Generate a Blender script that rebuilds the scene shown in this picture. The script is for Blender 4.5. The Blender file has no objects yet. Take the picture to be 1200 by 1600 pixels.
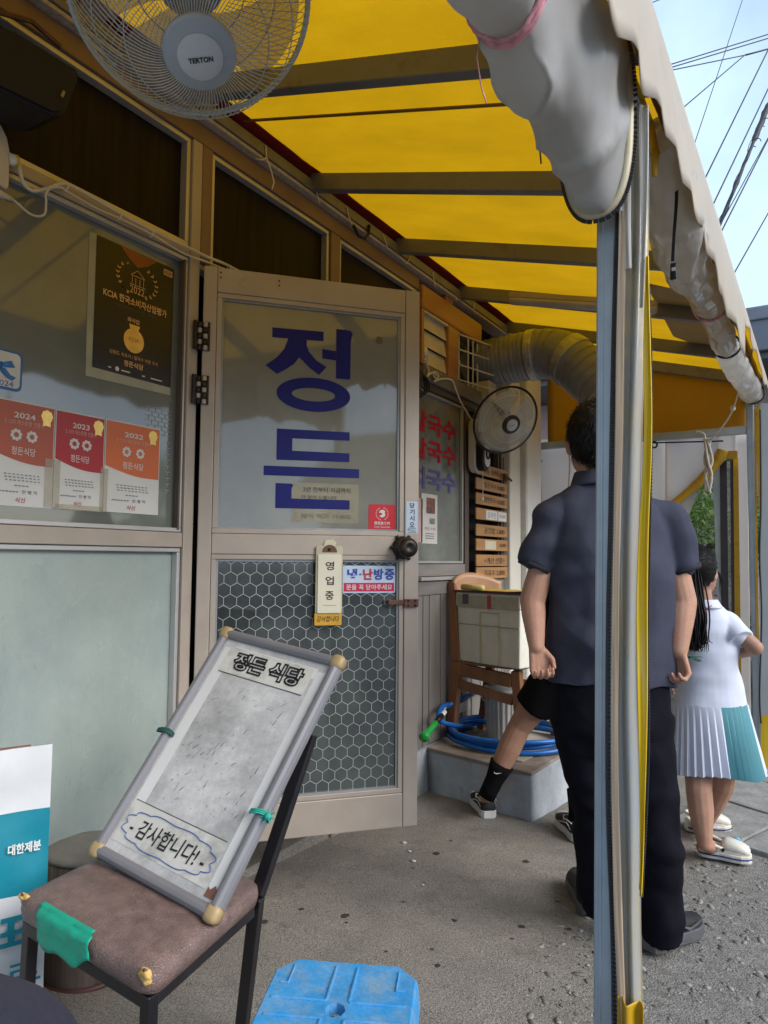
import bpy, bmesh, math, random
from mathutils import Vector, Matrix, noise
SC = bpy.context.scene
COL = SC.collection
rnd = random.Random(7)
# ---------------------------------------------------------------- camera, sky, sun, exposure
cam_d = bpy.data.cameras.new("camera")
cam = bpy.data.objects.new("camera", cam_d); COL.objects.link(cam)
cam_d.sensor_fit = 'VERTICAL'; cam_d.sensor_height = 24.0; cam_d.lens = 24.0 * 1110 / 1600
cam_d.clip_start = 0.02; cam_d.clip_end = 2000
CR = Vector((0.8511428, 0.52486886, 0.00828296)); CU = Vector((0.02765832, -0.0605975, 0.99777901)); CF = Vector((-0.52420506, 0.84902333, 0.06609412))
cam.matrix_world = Matrix(((CR.x, CU.x, -CF.x, 2.0), (CR.y, CU.y, -CF.y, 0.0), (CR.z, CU.z, -CF.z, 1.2), (0, 0, 0, 1)))
SC.camera = cam
W = bpy.data.worlds.new("World"); SC.world = W; W.use_nodes = True
wn, wl = W.node_tree.nodes, W.node_tree.links
wn.clear()
w_out = wn.new('ShaderNodeOutputWorld'); w_bg = wn.new('ShaderNodeBackground')
sky = wn.new('ShaderNodeTexSky'); sky.sky_type = 'NISHITA'; sky.sun_disc = False
SUN_EL, SUN_AZ = math.radians(32), math.radians(92)     # azimuth measured clockwise from +Y
sky.sun_elevation = SUN_EL; sky.sun_rotation = SUN_AZ
sky.air_density = 1.0; sky.dust_density = 1.5; sky.ozone_density = 2.0
tc = wn.new('ShaderNodeTexCoord'); mp = wn.new('ShaderNodeMapping'); mp.inputs['Scale'].default_value = (1.0, 1.0, 1.5)
nz = wn.new('ShaderNodeTexNoise'); nz.inputs['Scale'].default_value = 1.7; nz.inputs['Detail'].default_value = 7; nz.inputs['Roughness'].default_value = .55
cr = wn.new('ShaderNodeValToRGB'); cr.color_ramp.elements[0].position = .30; cr.color_ramp.elements[1].position = .66
mx = wn.new('ShaderNodeMixRGB'); mx.inputs[2].default_value = (3.0, 4.0, 5.3, 1)
wl.new(tc.outputs['Generated'], mp.inputs[0]); wl.new(mp.outputs[0], nz.inputs['Vector']); wl.new(nz.outputs['Fac'], cr.inputs[0])
wl.new(cr.outputs[0], mx.inputs[0]); wl.new(sky.outputs[0], mx.inputs[1]); wl.new(mx.outputs[0], w_bg.inputs[0])
w_bg.inputs[1].default_value = 0.11; wl.new(w_bg.outputs[0], w_out.inputs[0])
sd = bpy.data.lights.new("sun", 'SUN'); sd.energy = 1.5; sd.angle = math.radians(40); sd.color = (1.0, .97, .93)
so = bpy.data.objects.new("sun", sd); COL.objects.link(so)
sdir = Vector((math.sin(SUN_AZ) * math.cos(SUN_EL), math.cos(SUN_AZ) * math.cos(SUN_EL), math.sin(SUN_EL)))
so.rotation_euler = sdir.to_track_quat('Z', 'Y').to_euler(); so.location = (8, -4, 9)
SC.view_settings.view_transform = 'Standard'; SC.view_settings.look = 'None'
SC.view_settings.exposure = 1.25; SC.view_settings.gamma = 1.0; SC.view_settings.use_curve_mapping = False
SC.cycles.max_bounces = 8; SC.cycles.transparent_max_bounces = 12; SC.cycles.use_denoising = True
SC.cycles.caustics_reflective = False; SC.cycles.caustics_refractive = False

# ---------------------------------------------------------------- helpers
FW = Vector((-0.525, 0.851, 0)); RT = Vector((0.851, 0.525, 0)); UP = Vector((0, 0, 1))
GS = -0.0375
def gz(x, y): return GS * y
def V(p): return Vector(p)
def A(p, d=0.0, r=0.0, z=0.0): return V(p) + FW * d + RT * r + UP * z

class MB:
    def __init__(s, T=None): s.v = []; s.f = []; s.T = T
    def add(s, vs, fs):
        o = len(s.v)
        for p in vs:
            p = V(p); s.v.append(s.T @ p if s.T else p)
        s.f += [tuple(i + o for i in f) for f in fs]
    def box(s, lo, hi):
        a, b = lo, hi
        s.add([(a[0],a[1],a[2]),(b[0],a[1],a[2]),(b[0],b[1],a[2]),(a[0],b[1],a[2]),(a[0],a[1],b[2]),(b[0],a[1],b[2]),(b[0],b[1],b[2]),(a[0],b[1],b[2])],
              [(3,2,1,0),(4,5,6,7),(0,1,5,4),(1,2,6,5),(2,3,7,6),(3,0,4,7)])
    def obox(s, c, ax, ay, az):
        c, ax, ay, az = V(c), V(ax), V(ay), V(az)
        s.add([c-ax-ay-az, c+ax-ay-az, c+ax+ay-az, c-ax+ay-az, c-ax-ay+az, c+ax-ay+az, c+ax+ay+az, c-ax+ay+az],
              [(3,2,1,0),(4,5,6,7),(0,1,5,4),(1,2,6,5),(2,3,7,6),(3,0,4,7)])
    def bar(s, p0, p1, w, h, up=(0,0,1)):
        p0, p1 = V(p0), V(p1); d = (p1-p0).normalized(); sx = d.cross(V(up)).normalized(); uz = sx.cross(d)
        s.obox((p0+p1)/2, (p1-p0)/2, sx*w/2, uz*h/2)
    def taper(s, p0, p1, w0, h0, w1, h1, up=(0,0,1)):
        p0, p1 = V(p0), V(p1); d = (p1-p0).normalized(); sx = d.cross(V(up)).normalized(); uz = sx.cross(d)
        r = lambda p, w, h: [p-sx*w/2-uz*h/2, p+sx*w/2-uz*h/2, p+sx*w/2+uz*h/2, p-sx*w/2+uz*h/2]
        s.add(r(p0,w0,h0)+r(p1,w1,h1), [(3,2,1,0),(4,5,6,7),(0,1,5,4),(1,2,6,5),(2,3,7,6),(3,0,4,7)])
    def tube(s, pts, r, n=8, closed=False, cap=True):
        pts = [V(p) for p in pts]; N = len(pts); rs = r if isinstance(r, (list, tuple)) else [r]*N
        t0 = (pts[1]-pts[0]).normalized(); ref = Vector((0,0,1)) if abs(t0.z) < .9 else Vector((1,0,0))
        u = t0.cross(ref).normalized(); vs = []; 
        for i in range(N):
            a = pts[i-1] if (i > 0 or closed) else pts[0]; b = pts[(i+1) % N] if (i < N-1 or closed) else pts[-1]
            t = (b-a); t = t.normalized() if t.length > 1e-9 else t0
            u = (u - t*u.dot(t)); u = u.normalized() if u.length > 1e-6 else t.orthogonal().normalized()
            w = t.cross(u)
            for k in range(n):
                an = 2*math.pi*k/n; vs.append(pts[i] + (u*math.cos(an)+w*math.sin(an))*rs[i])
        fs = []
        for i in range(N if closed else N-1):
            j = (i+1) % N
            for k in range(n): fs.append((i*n+k, i*n+(k+1) % n, j*n+(k+1) % n, j*n+k))
        if cap and not closed: fs += [tuple(reversed(range(n))), tuple((N-1)*n+k for k in range(n))]
        s.add(vs, fs)
    def lathe(s, prof, org, axis=(0,0,1), n=24, cap=True):
        org, ax = V(org), V(axis).normalized(); u = ax.orthogonal().normalized(); w = ax.cross(u); vs = []
        for (r, h) in prof:
            for k in range(n):
                a = 2*math.pi*k/n; vs.append(org + ax*h + (u*math.cos(a)+w*math.sin(a))*r)
        fs = [(i*n+k, i*n+(k+1) % n, (i+1)*n+(k+1) % n, (i+1)*n+k) for i in range(len(prof)-1) for k in range(n)]
        if cap: fs += [tuple(reversed(range(n))), tuple((len(prof)-1)*n+k for k in range(n))]
        s.add(vs, fs)
    def prism(s, poly, ext):
        n = len(poly); e = V(ext); p = [V(q) for q in poly]
        s.add(p + [q+e for q in p], [tuple(reversed(range(n))), tuple(range(n, 2*n))] + [(i, (i+1) % n, n+(i+1) % n, n+i) for i in range(n)])
    def poly(s, p): s.add(p, [tuple(range(len(p)))])
    def grid(s, fn, nu, nv):
        s.add([fn(i/nu, j/nv) for j in range(nv+1) for i in range(nu+1)],
              [(j*(nu+1)+i, j*(nu+1)+i+1, (j+1)*(nu+1)+i+1, (j+1)*(nu+1)+i) for j in range(nv) for i in range(nu)])
    def ell(s, c, ax, ay, az, n=16, m=10):
        c, ax, ay, az = V(c), V(ax), V(ay), V(az); vs = [c-az]; fs = []
        for j in range(1, m):
            t = -math.pi/2 + math.pi*j/m
            for k in range(n):
                a = 2*math.pi*k/n; vs.append(c + (ax*math.cos(a)+ay*math.sin(a))*math.cos(t) + az*math.sin(t))
        vs.append(c+az); L = len(vs)-1
        fs += [(0, 1+(k+1) % n, 1+k) for k in range(n)]
        for j in range(m-2):
            for k in range(n): fs.append((1+j*n+k, 1+j*n+(k+1) % n, 1+(j+1)*n+(k+1) % n, 1+(j+1)*n+k))
        fs += [(1+(m-2)*n+k, 1+(m-2)*n+(k+1) % n, L) for k in range(n)]
        s.add(vs, fs)
    def cap(s, p0, r0, p1, r1, n=12):
        p0, p1 = V(p0), V(p1); d = p1-p0; L = d.length
        if L < 1e-6: s.ell(p0, (r0,0,0), (0,r0,0), (0,0,r0), n, 8); return
        prof = [(max(1e-4, r0*math.sin(a)), -r0*math.cos(a)) for a in [math.pi/2*i/4 for i in range(5)]]
        prof += [(max(1e-4, r1*math.cos(a)), L+r1*math.sin(a)) for a in [math.pi/2*i/4 for i in range(5)]]
        s.lathe(prof, p0, d, n)
    def loft(s, rings, n=24, cap=True):
        # rings: (centre, half-width vector, half-depth vector[, superellipse power])
        vs = []
        for rg in rings:
            c, a, b = V(rg[0]), V(rg[1]), V(rg[2]); e = rg[3] if len(rg) > 3 else 2.0
            for k in range(n):
                t = 2*math.pi*k/n; ct, st = math.cos(t), math.sin(t)
                vs.append(c + a*math.copysign(abs(ct)**(2/e), ct) + b*math.copysign(abs(st)**(2/e), st))
        N = len(rings)
        fs = [(i*n+k, i*n+(k+1) % n, (i+1)*n+(k+1) % n, (i+1)*n+k) for i in range(N-1) for k in range(n)]
        if cap: fs += [tuple(reversed(range(n))), tuple((N-1)*n+k for k in range(n))]
        s.add(vs, fs)
    def build(s, name, mat, parent=None, smooth=False, bevel=0, sub=0, org=None, fix=True, solid=0, **kw):
        root = parent
        while root is not None and root.parent is not None: root = root.parent
        me = bpy.data.meshes.new(name)
        if parent is not None and root is not None and root.type == 'EMPTY':
            mi = root.matrix_basis.inverted()
        elif root is not None: mi = root.matrix_basis.inverted()
        else: mi = Matrix.Translation(-V(org)) if org is not None else Matrix()
        me.from_pydata([mi @ p for p in s.v], [], s.f); me.update()
        if fix:
            bm = bmesh.new(); bm.from_mesh(me); bmesh.ops.recalc_face_normals(bm, faces=bm.faces); bm.to_mesh(me); bm.free()
        if smooth:
            for p in me.polygons: p.use_smooth = True
        ms = mat if isinstance(mat, (list, tuple)) else [mat]
        for m in ms: me.materials.append(m)
        o = bpy.data.objects.new(name, me); COL.objects.link(o)
        if parent is not None: o.parent = parent
        elif org is not None: o.location = V(org)
        if bevel:
            b = o.modifiers.new("bevel", 'BEVEL'); b.width = bevel; b.segments = 2; b.limit_method = 'ANGLE'; b.angle_limit = math.radians(40)
            if smooth is None or not smooth:
                pass
        if solid:
            b = o.modifiers.new("solid", 'SOLIDIFY'); b.thickness = solid; b.offset = 0
        if sub:
            b = o.modifiers.new("sub", 'SUBSURF'); b.levels = sub; b.render_levels = sub
        for k, x in kw.items(): o[k] = x
        return o

def tag(o, label=None, category=None, group=None, kind=None):
    if label: o['label'] = label
    if category: o['category'] = category
    if group: o['group'] = group
    if kind: o['kind'] = kind
    return o
def thing(name, loc, label, category, group=None, mat=None):
    o = bpy.data.objects.new(name, None); COL.objects.link(o); o.empty_display_size = .1
    if mat is not None: o.matrix_basis = mat
    else: o.location = V(loc)
    return tag(o, label, category, group)
def realize(o):
    dg = bpy.context.evaluated_depsgraph_get(); dg.update()
    me = bpy.data.meshes.new_from_object(o.evaluated_get(dg)); old = o.data
    o.modifiers.clear(); o.data = me; bpy.data.meshes.remove(old)
    return o
def remesh(o, vox, smooth=3, fac=.5):
    m = o.modifiers.new("rm", 'REMESH'); m.mode = 'VOXEL'; m.voxel_size = vox; m.use_smooth_shade = True
    if smooth:
        k = o.modifiers.new("sm", 'SMOOTH'); k.iterations = smooth; k.factor = fac
    realize(o)
    for p in o.data.polygons: p.use_smooth = True
    return o
def wrinkle(o, fn):
    me = o.data; ns = [v.normal.copy() for v in me.vertices]
    for v, n in zip(me.vertices, ns): v.co += n * fn(v.co)
    me.update()
def link(src, name=None, parent=None, delta=None):
    c = src.copy(); COL.objects.link(c); c.parent = parent if parent is not None else src.parent
    if delta is not None: c.location = src.location + V(delta)
    return c

# ---------------------------------------------------------------- materials (procedural)
MATS = {}
def M(name, col, rough=.5, metal=0.0, var=.12, scale=8, bump=0.0, bscale=None, spec=.5, coat=0.0, dirt=None, dscale=3, dlo=.55, dhi=.7, dfac=.6, trans=None, stretch=None, alpha=None, sss=0, speck=None):
    m = bpy.data.materials.new(name); m.use_nodes = True; nt = m.node_tree; N, L = nt.nodes, nt.links
    b = N['Principled BSDF']; out = N['Material Output']
    b.inputs['Roughness'].default_value = rough; b.inputs['Metallic'].default_value = metal
    b.inputs['Specular IOR Level'].default_value = spec; b.inputs['Coat Weight'].default_value = coat
    if sss: b.inputs['Subsurface Weight'].default_value = sss; b.inputs['Subsurface Radius'].default_value = (.02,.008,.004); b.inputs['Subsurface Scale'].default_value = .5
    t = N.new('ShaderNodeTexCoord'); mpn = N.new('ShaderNodeMapping')
    if stretch: mpn.inputs['Scale'].default_value = stretch
    L.new(t.outputs['Object'], mpn.inputs[0])
    n1 = N.new('ShaderNodeTexNoise'); n1.inputs['Scale'].default_value = scale; n1.inputs['Detail'].default_value = 6; n1.inputs['Roughness'].default_value = .6
    L.new(mpn.outputs[0], n1.inputs['Vector'])
    r1 = N.new('ShaderNodeValToRGB')
    lo = [max(0, c*(1-var*1.6)) for c in col]; hi = [min(1, c*(1+var*1.6)) for c in col]
    r1.color_ramp.elements[0].position = .25; r1.color_ramp.elements[1].position = .75
    r1.color_ramp.elements[0].color = (*lo, 1); r1.color_ramp.elements[1].color = (*hi, 1)
    L.new(n1.outputs['Fac'], r1.inputs[0]); c_out = r1.outputs[0]
    if dirt:
        n2 = N.new('ShaderNodeTexNoise'); n2.inputs['Scale'].default_value = dscale; n2.inputs['Detail'].default_value = 9; n2.inputs['Roughness'].default_value = .68
        L.new(mpn.outputs[0], n2.inputs['Vector'])
        r2 = N.new('ShaderNodeMapRange'); r2.inputs['From Min'].default_value = dlo; r2.inputs['From Max'].default_value = dhi; r2.inputs['To Max'].default_value = dfac
        L.new(n2.outputs['Fac'], r2.inputs['Value'])
        mm = N.new('ShaderNodeMixRGB'); mm.inputs[2].default_value = (*dirt, 1)
        L.new(r2.outputs[0], mm.inputs[0]); L.new(c_out, mm.inputs[1]); c_out = mm.outputs[0]
    if speck:
        n4 = N.new('ShaderNodeTexNoise'); n4.inputs['Scale'].default_value = speck[0]; n4.inputs['Detail'].default_value = 4; n4.inputs['Roughness'].default_value = .75
        L.new(mpn.outputs[0], n4.inputs['Vector'])
        r4 = N.new('ShaderNodeMapRange'); r4.inputs['From Min'].default_value = .33; r4.inputs['From Max'].default_value = .67; r4.inputs['To Min'].default_value = speck[1]; r4.inputs['To Max'].default_value = speck[2]
        L.new(n4.outputs['Fac'], r4.inputs['Value'])
        m4 = N.new('ShaderNodeMixRGB'); m4.blend_type = 'MULTIPLY'; m4.inputs[0].default_value = 1; L.new(c_out, m4.inputs[1]); L.new(r4.outputs[0], m4.inputs[2]); c_out = m4.outputs[0]
    L.new(c_out, b.inputs['Base Color'])
    rr = N.new('ShaderNodeMapRange'); rr.inputs['To Min'].default_value = max(.02, rough*.8); rr.inputs['To Max'].default_value = min(1, rough*1.2)
    L.new(n1.outputs['Fac'], rr.inputs['Value']); L.new(rr.outputs[0], b.inputs['Roughness'])
    if bump:
        n3 = N.new('ShaderNodeTexNoise'); n3.inputs['Scale'].default_value = bscale or scale*6; n3.inputs['Detail'].default_value = 5
        L.new(mpn.outputs[0], n3.inputs['Vector'])
        bp = N.new('ShaderNodeBump'); bp.inputs['Strength'].default_value = bump; bp.inputs['Distance'].default_value = .01
        L.new(n3.outputs['Fac'], bp.inputs['Height']); L.new(bp.outputs[0], b.inputs['Normal'])
    sh = b.outputs[0]
    if trans:   # translucent sheet: light from behind shows through
        tr = N.new('ShaderNodeBsdfTranslucent'); ms = N.new('ShaderNodeMixShader'); ms.inputs[0].default_value = trans[1]
        if trans[0]: tr.inputs[0].default_value = (*trans[0], 1)
        else: L.new(c_out, tr.inputs[0])
        L.new(sh, ms.inputs[1]); L.new(tr.outputs[0], ms.inputs[2]); sh = ms.outputs[0]
    if alpha is not None:
        tp = N.new('ShaderNodeBsdfTransparent'); ms = N.new('ShaderNodeMixShader'); ms.inputs[0].default_value = alpha
        L.new(tp.outputs[0], ms.inputs[1]); L.new(sh, ms.inputs[2]); sh = ms.outputs[0]
    L.new(sh, out.inputs['Surface'])
    MATS[name] = m; m['c'] = 1
    return m
ALU = M('bronze_aluminium', (.41,.35,.295), .42, .15, .07, 5, .02, 300, dirt=(.16,.13,.11), dscale=14, dlo=.63, dhi=.78, dfac=.5)
ALUL = M('bright_aluminium', (.55,.53,.52), .35, .5, .06, 6)
ALUD = M('dark_bronze', (.10,.075,.06), .5, .1, .1, 6)
GALV = M('galvanised_steel', (.36,.41,.45), .42, .35, .10, 9, .03, 60, dirt=(.6,.62,.62), dscale=22, dlo=.66, dhi=.75, dfac=.35)
STEEL = M('grey_painted_steel', (.17,.165,.16), .5, .2, .1, 7, dirt=(.09,.06,.045), dscale=9)
BRN = M('brown_beam', (.20,.125,.085), .5, 0, .12, 5, dirt=(.33,.25,.2), dscale=20, dlo=.62, dhi=.8, dfac=.5)
DARKP = M('dark_woodgrain_film', (.013,.008,.007), .5, 0, .6, 30, stretch=(1,1,.06), spec=.15)
GLUP = M('window_glass_grey', (.155,.17,.155), .06, 0, .16, 2.2, spec=1.0, dirt=(.2,.215,.2), dscale=2.5, dlo=.45, dhi=.75, dfac=.6)
GLFR = M('frosted_window_film', (.36,.42,.39), .28, 0, .08, 1.5, spec=.8, dirt=(.13,.19,.23), dscale=1.3, dlo=.42, dhi=.70, dfac=.65, stretch=(1,1.2,.8), speck=(90,.96,1.04))
GLDO = M('door_glass_film', (.22,.22,.19), .05, 0, .10, 3, spec=1.0, dirt=(.26,.25,.2), dscale=3, dlo=.48, dhi=.7, dfac=.5)
GLHX = M('dark_glass', (.035,.042,.045), .07, 0, .3, 2.0, spec=.9, dirt=(.11,.128,.12), dscale=1.5, dlo=.42, dhi=.66, dfac=.7)
HEXL = M('white_pattern_film', (.5,.53,.52), .5)
NAVY = M('navy_vinyl_letter', (.008,.011,.15), .45, 0, .08, spec=.25)
BLUEV = M('faded_blue_vinyl', (.10,.10,.34), .5)
REDV = M('red_vinyl_letter', (.50,.012,.035), .5, spec=.2)
WHITE = M('white_plastic', (.72,.72,.70), .4, 0, .04)
PAPER = M('white_paper', (.66,.66,.64), .65, 0, .04, 6)
CREAM = M('aged_paper', (.60,.55,.40), .65, 0, .08, 9)
BLACK = M('black_plastic', (.012,.012,.016), .45, 0, .2, spec=.25)
BLKM = M('black_metal', (.012,.011,.014), .35, .0, .3, 12, dirt=(.11,.045,.025), dscale=10, dlo=.66, dhi=.72, dfac=.7)
INK = M('black_ink', (.012,.012,.012), .6)
REDINK = M('red_ink', (.45,.02,.03), .6)
BLUINK = M('blue_ink', (.03,.06,.33), .6)
GOLDI = M('gold_ink', (.75,.42,.16), .45, 0, .06)
GOLD = M('gold_foil', (.8,.52,.13), .3, .5, .1, 20)
PBLK = M('poster_black', (.012,.010,.010), .25, 0, .2, 3, spec=.5)
CRUST = M('certificate_rust', (.42,.085,.04), .4, 0, .04, 4)
CRED = M('certificate_red', (.42,.016,.022), .4, 0, .04, 4)
CORNG = M('certificate_orange', (.62,.14,.035), .4, 0, .04, 4)
STRED = M('sticker_red', (.55,.012,.025), .35, 0, .05, 4)
PINKR = M('sticker_crimson', (.52,.012,.07), .35, 0, .04)
SBLUE = M('sticker_blue', (.005,.10,.36), .35, 0, .05)
LBLUE = M('pale_blue_plastic', (.50,.60,.74), .4, 0, .04)
YELT = M('yellow_tag', (.55,.30,.02), .5, 0, .1, 20)
RUST = M('rusty_steel', (.13,.06,.04), .6, .2, .3, 30, .1, 200)
IRON = M('dark_cast_metal', (.035,.028,.024), .4, .6, .3, 30)
CORD = M('white_cord', (.62,.58,.50), .6)
PLY = M('varnished_plywood', (.36,.165,.06), .38, 0, .16, 6, .03, 60, stretch=(1,.25,2))
SLAT = M('pine_slat', (.40,.205,.075), .5, 0, .14, 8, .03, 80, stretch=(1,.2,2.5))
WOOD = M('chair_wood', (.23,.10,.042), .42, 0, .2, 9, .04, 80, stretch=(2,2,.3))
WOODL = M('pale_bent_wood', (.47,.27,.15), .42, 0, .08, 9, stretch=(2,.5,2))
STYRO = M('styrofoam', (.74,.74,.65), .7, 0, .05, 12, .15, 260, dirt=(.35,.30,.18), dscale=6, dlo=.6, dhi=.8, dfac=.4)
HOSE = M('blue_hose', (.008,.14,.50), .35, 0, .1, 20)
GREEN = M('green_plastic', (.02,.36,.06), .4)
CONC = M('painted_concrete', (.36,.385,.405), .8, 0, .16, 6, .5, 45, dirt=(.12,.125,.13), dscale=9, dlo=.56, dhi=.74, dfac=.6)
SLABT = M('worn_wood_slab', (.25,.20,.16), .7, 0, .2, 10, .2, 60, dirt=(.42,.39,.33), dscale=5)
GREYP = M('grey_wall_panel', (.22,.205,.19), .5, .1, .14, 7, stretch=(1,3,.2))
YROOF = M('yellow_canopy_vinyl', (.52,.275,.004), .5, 0, .10, 2.2, .12, 160, dirt=(.13,.075,.012), dscale=30, dlo=.66, dhi=.74, dfac=.6, trans=(None, .62), stretch=(1,2.2,1), speck=(420,.80,1.16))
YEND = M('yellow_end_tarp', (.50,.285,.016), .5, 0, .08, 3, .08, 40, dirt=(.3,.13,.02), dscale=8, dlo=.6, dhi=.8, dfac=.4, trans=((.72,.41,.02), .45))
REDH = M('red_hem', (.26,.022,.015), .5, 0, .15, 9, trans=((.3,.02,.01), .3))
VALO = M('valance_vinyl', (.54,.47,.37), .5, 0, .06, 4, .1, 30, dirt=(.40,.28,.15), dscale=6, dlo=.58, dhi=.76, dfac=.55, trans=((.35,.17,.06), .25))
PVCW = M('white_pvc_sheet', (.80,.77,.73), .5, 0, .05, 3, .15, 12, dirt=(.36,.34,.3), dscale=6, dlo=.6, dhi=.8, dfac=.4, trans=((.96,.91,.87), .66))
PVCG = M('grey_pvc_curtain', (.45,.445,.44), .42, 0, .14, 3.5, .12, 14, spec=.45, dirt=(.26,.19,.11), dscale=5, dlo=.60, dhi=.8, dfac=.5, trans=((.62,.62,.61), .45))
PVCR = M('rolled_clear_pvc', (.70,.69,.66), .16, 0, .12, 9, .4, 14, spec=.8, coat=.6, dirt=(.28,.26,.23), dscale=12, dlo=.45, dhi=.62, dfac=.25, stretch=(2.2,.5,1.4), trans=((.85,.84,.81), .5))
PVCC = M('clear_pvc_strip', (.42,.44,.45), .2, 0, .06, 3, .25, 10, spec=.7, dirt=(.56,.43,.18), dscale=6, dlo=.42, dhi=.60, dfac=.75, stretch=(3,3,.3), alpha=.60)
BEIGE = M('beige_vinyl_hem', (.55,.40,.27), .5, 0, .1, 12, dirt=(.2,.1,.05), dscale=7, dlo=.62, dhi=.75, dfac=.6, stretch=(3,3,.3))
YSTR = M('yellow_vinyl_strip', (.72,.47,.006), .42, 0, .1, 6, .1, 30, dirt=(.6,.5,.25), dscale=6, stretch=(3,3,.4))
YOCH = M('ochre_vinyl_strip', (.48,.27,.008), .45, 0, .1, 6, dirt=(.2,.1,.03), dscale=12)
ZIP = M('black_zipper', (.02,.02,.024), .5)
ROPE = M('pale_rope', (.45,.41,.35), .8, 0, .15, 40)
PINKS = M('pink_string', (.62,.28,.33), .7, 0, .3, 40)
FANW = M('fan_grey_plastic', (.36,.40,.46), .4, 0, .04)
FANB = M('fan_badge', (.55,.57,.62), .3, 0, .04)
BLADE = M('smoky_clear_blade', (.33,.25,.2), .15, 0, .05, 4, spec=.6, alpha=.42)
BLADB = M('pale_clear_blade', (.62,.64,.64), .15, 0, .05, 4, spec=.6, alpha=.45)
WIRE = M('grey_wire_guard', (.42,.46,.48), .35, .2, .05)
WIRED = M('pale_wire_guard', (.74,.73,.66), .35, .2, .05)
DUCT = M('duct_foil', (.23,.24,.265), .42, .15, .12, 8, .05, 40, stretch=(.5,2,2))
DUCTT = M('foil_tape', (.40,.40,.39), .25, .5, .2, 20, .5, 60)
SEATL = M('brown_leatherette', (.16,.108,.098), .42, 0, .22, 30, 0, spec=.5)
TAPEG = M('green_cloth_tape', (.005,.30,.20), .5, 0, .08, 40, .1, 300)
TWINE = M('green_twine', (.02,.33,.26), .7)
FOAM = M('yellow_foam', (.55,.36,.12), .9, 0, .2, 60, .3, 200)
BRDF = M('board_frame_grey', (.20,.198,.215), .45, .15, .05, 7)
BRDC = M('board_corner_beige', (.36,.26,.13), .45, 0, .1, 12)
STOOL = M('blue_stool_plastic', (.03,.27,.60), .45, 0, .12, 9, .06, 90, dirt=(.27,.36,.40), dscale=16, dlo=.42, dhi=.72, dfac=.7, speck=(140,.85,1.12))
SACKW = M('white_sack_paper', (.62,.64,.66), .6, 0, .05, 6, .25, 9)
SACKT = M('teal_print', (.0,.20,.28), .55, 0, .08, 5, .25, 9)
POTB = M('brown_striped_pot', (.13,.10,.085), .5, 0, .35, 14, stretch=(4,4,.3))
KNEE = M('dark_navy_cloth', (.018,.018,.035), .85, 0, .15, 90, .1, 400)
SKIN = M('skin', (.45,.25,.17), .55, 0, .10, 9, .12, 220, spec=.3, sss=.1, dirt=(.42,.17,.12), dscale=14, dlo=.45, dhi=.75, dfac=.45, speck=(170,.90,1.08))
SKIN2 = M('skin_young', (.42,.235,.16), .55, 0, .09, 9, .10, 220, spec=.3, sss=.1, dirt=(.38,.16,.115), dscale=13, dlo=.45, dhi=.75, dfac=.4, speck=(170,.92,1.07))
HAIR = M('black_hair', (.006,.005,.005), .5, 0, .5, 60, .3, 260, stretch=(3,3,.3), spec=.25)
NAVT = M('navy_cotton', (.050,.053,.078), .9, 0, .10, 9, .15, 500, spec=.12, speck=(320,.88,1.1))
NAVD = M('dark_navy_trim', (.012,.012,.02), .85)
JEAN = M('black_denim', (.007,.007,.011), .9, 0, .3, 12, .2, 400, spec=.08)
BLKC = M('black_cloth', (.005,.005,.006), .9, 0, .2, 30, spec=.1)
SHOEB = M('black_shoe_mesh', (.012,.012,.014), .7, 0, .25, 60, .3, 300)
SHOES = M('dark_grey_sole', (.09,.09,.095), .55, 0, .2, 12)
CANV = M('black_canvas', (.014,.014,.018), .8, 0, .2, 50)
RUBW = M('white_rubber', (.62,.61,.57), .5, 0, .06, 15)
DRESS = M('white_dress_cloth', (.60,.63,.74), .8, 0, .03, 10, .05, 300)
TEALC = M('teal_cloth', (.09,.27,.31), .8, 0, .05, 10, .05, 300)
CLOG = M('cream_clog_foam', (.66,.63,.54), .5, 0, .04, 10)
ASPH = M('asphalt', (.22,.208,.188), .9, 0, .22, 26, .8, 150, dirt=(.08,.075,.068), dscale=70, dlo=.50, dhi=.64, dfac=.7, speck=(260, .55, 1.5))
SLABC = M('broken_concrete', (.26,.255,.24), .85, 0, .18, 8, .6, 40, dirt=(.14,.135,.125), dscale=6)
CONF = M('concrete_floor', (.225,.207,.182), .88, 0, .14, 4, .7, 220, dirt=(.09,.082,.07), dscale=9, dlo=.54, dhi=.76, dfac=.6, speck=(170, .42, 1.65))
STONE = M('pale_pebble', (.25,.24,.22), .8, 0, .3, 30)
STOND = M('dark_pebble', (.15,.145,.135), .8, 0, .3, 30)
PINKB = M('pink_building_wall', (.58,.40,.38), .8, 0, .05, 2)
GREYR = M('grey_metal_roof', (.16,.17,.20), .5, .2, .06, 3)
GREYS = M('grey_soffit', (.13,.13,.135), .6)
LEAF = M('tree_leaf', (.10,.165,.04), .6, 0, .4, 3, trans=((.22,.36,.06), .4))
BARK = M('tree_bark', (.10,.075,.055), .9, 0, .3, 10, .5, 40)
POLEW = M('pale_steel_pole', (.62,.66,.68), .5, .1, .04)
WALLW = M('white_wall', (.62,.61,.57), .7, 0, .06, 2)
ROOFD = M('dark_tile_roof', (.06,.055,.055), .7, 0, .2, 5)
WINDK = M('dark_window_glass', (.03,.04,.05), .08, 0, .1, 2, spec=.8)
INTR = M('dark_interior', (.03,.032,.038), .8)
CABLE = M('black_cable', (.012,.012,.014), .6)
TRUCKB = M('blue_truck_paint', (.06,.28,.55), .4, 0, .05)
VANW = M('white_vehicle_paint', (.62,.63,.62), .3, 0, .03, 2, coat=.4)
TYRE = M('black_tyre', (.015,.015,.016), .8)
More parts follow.
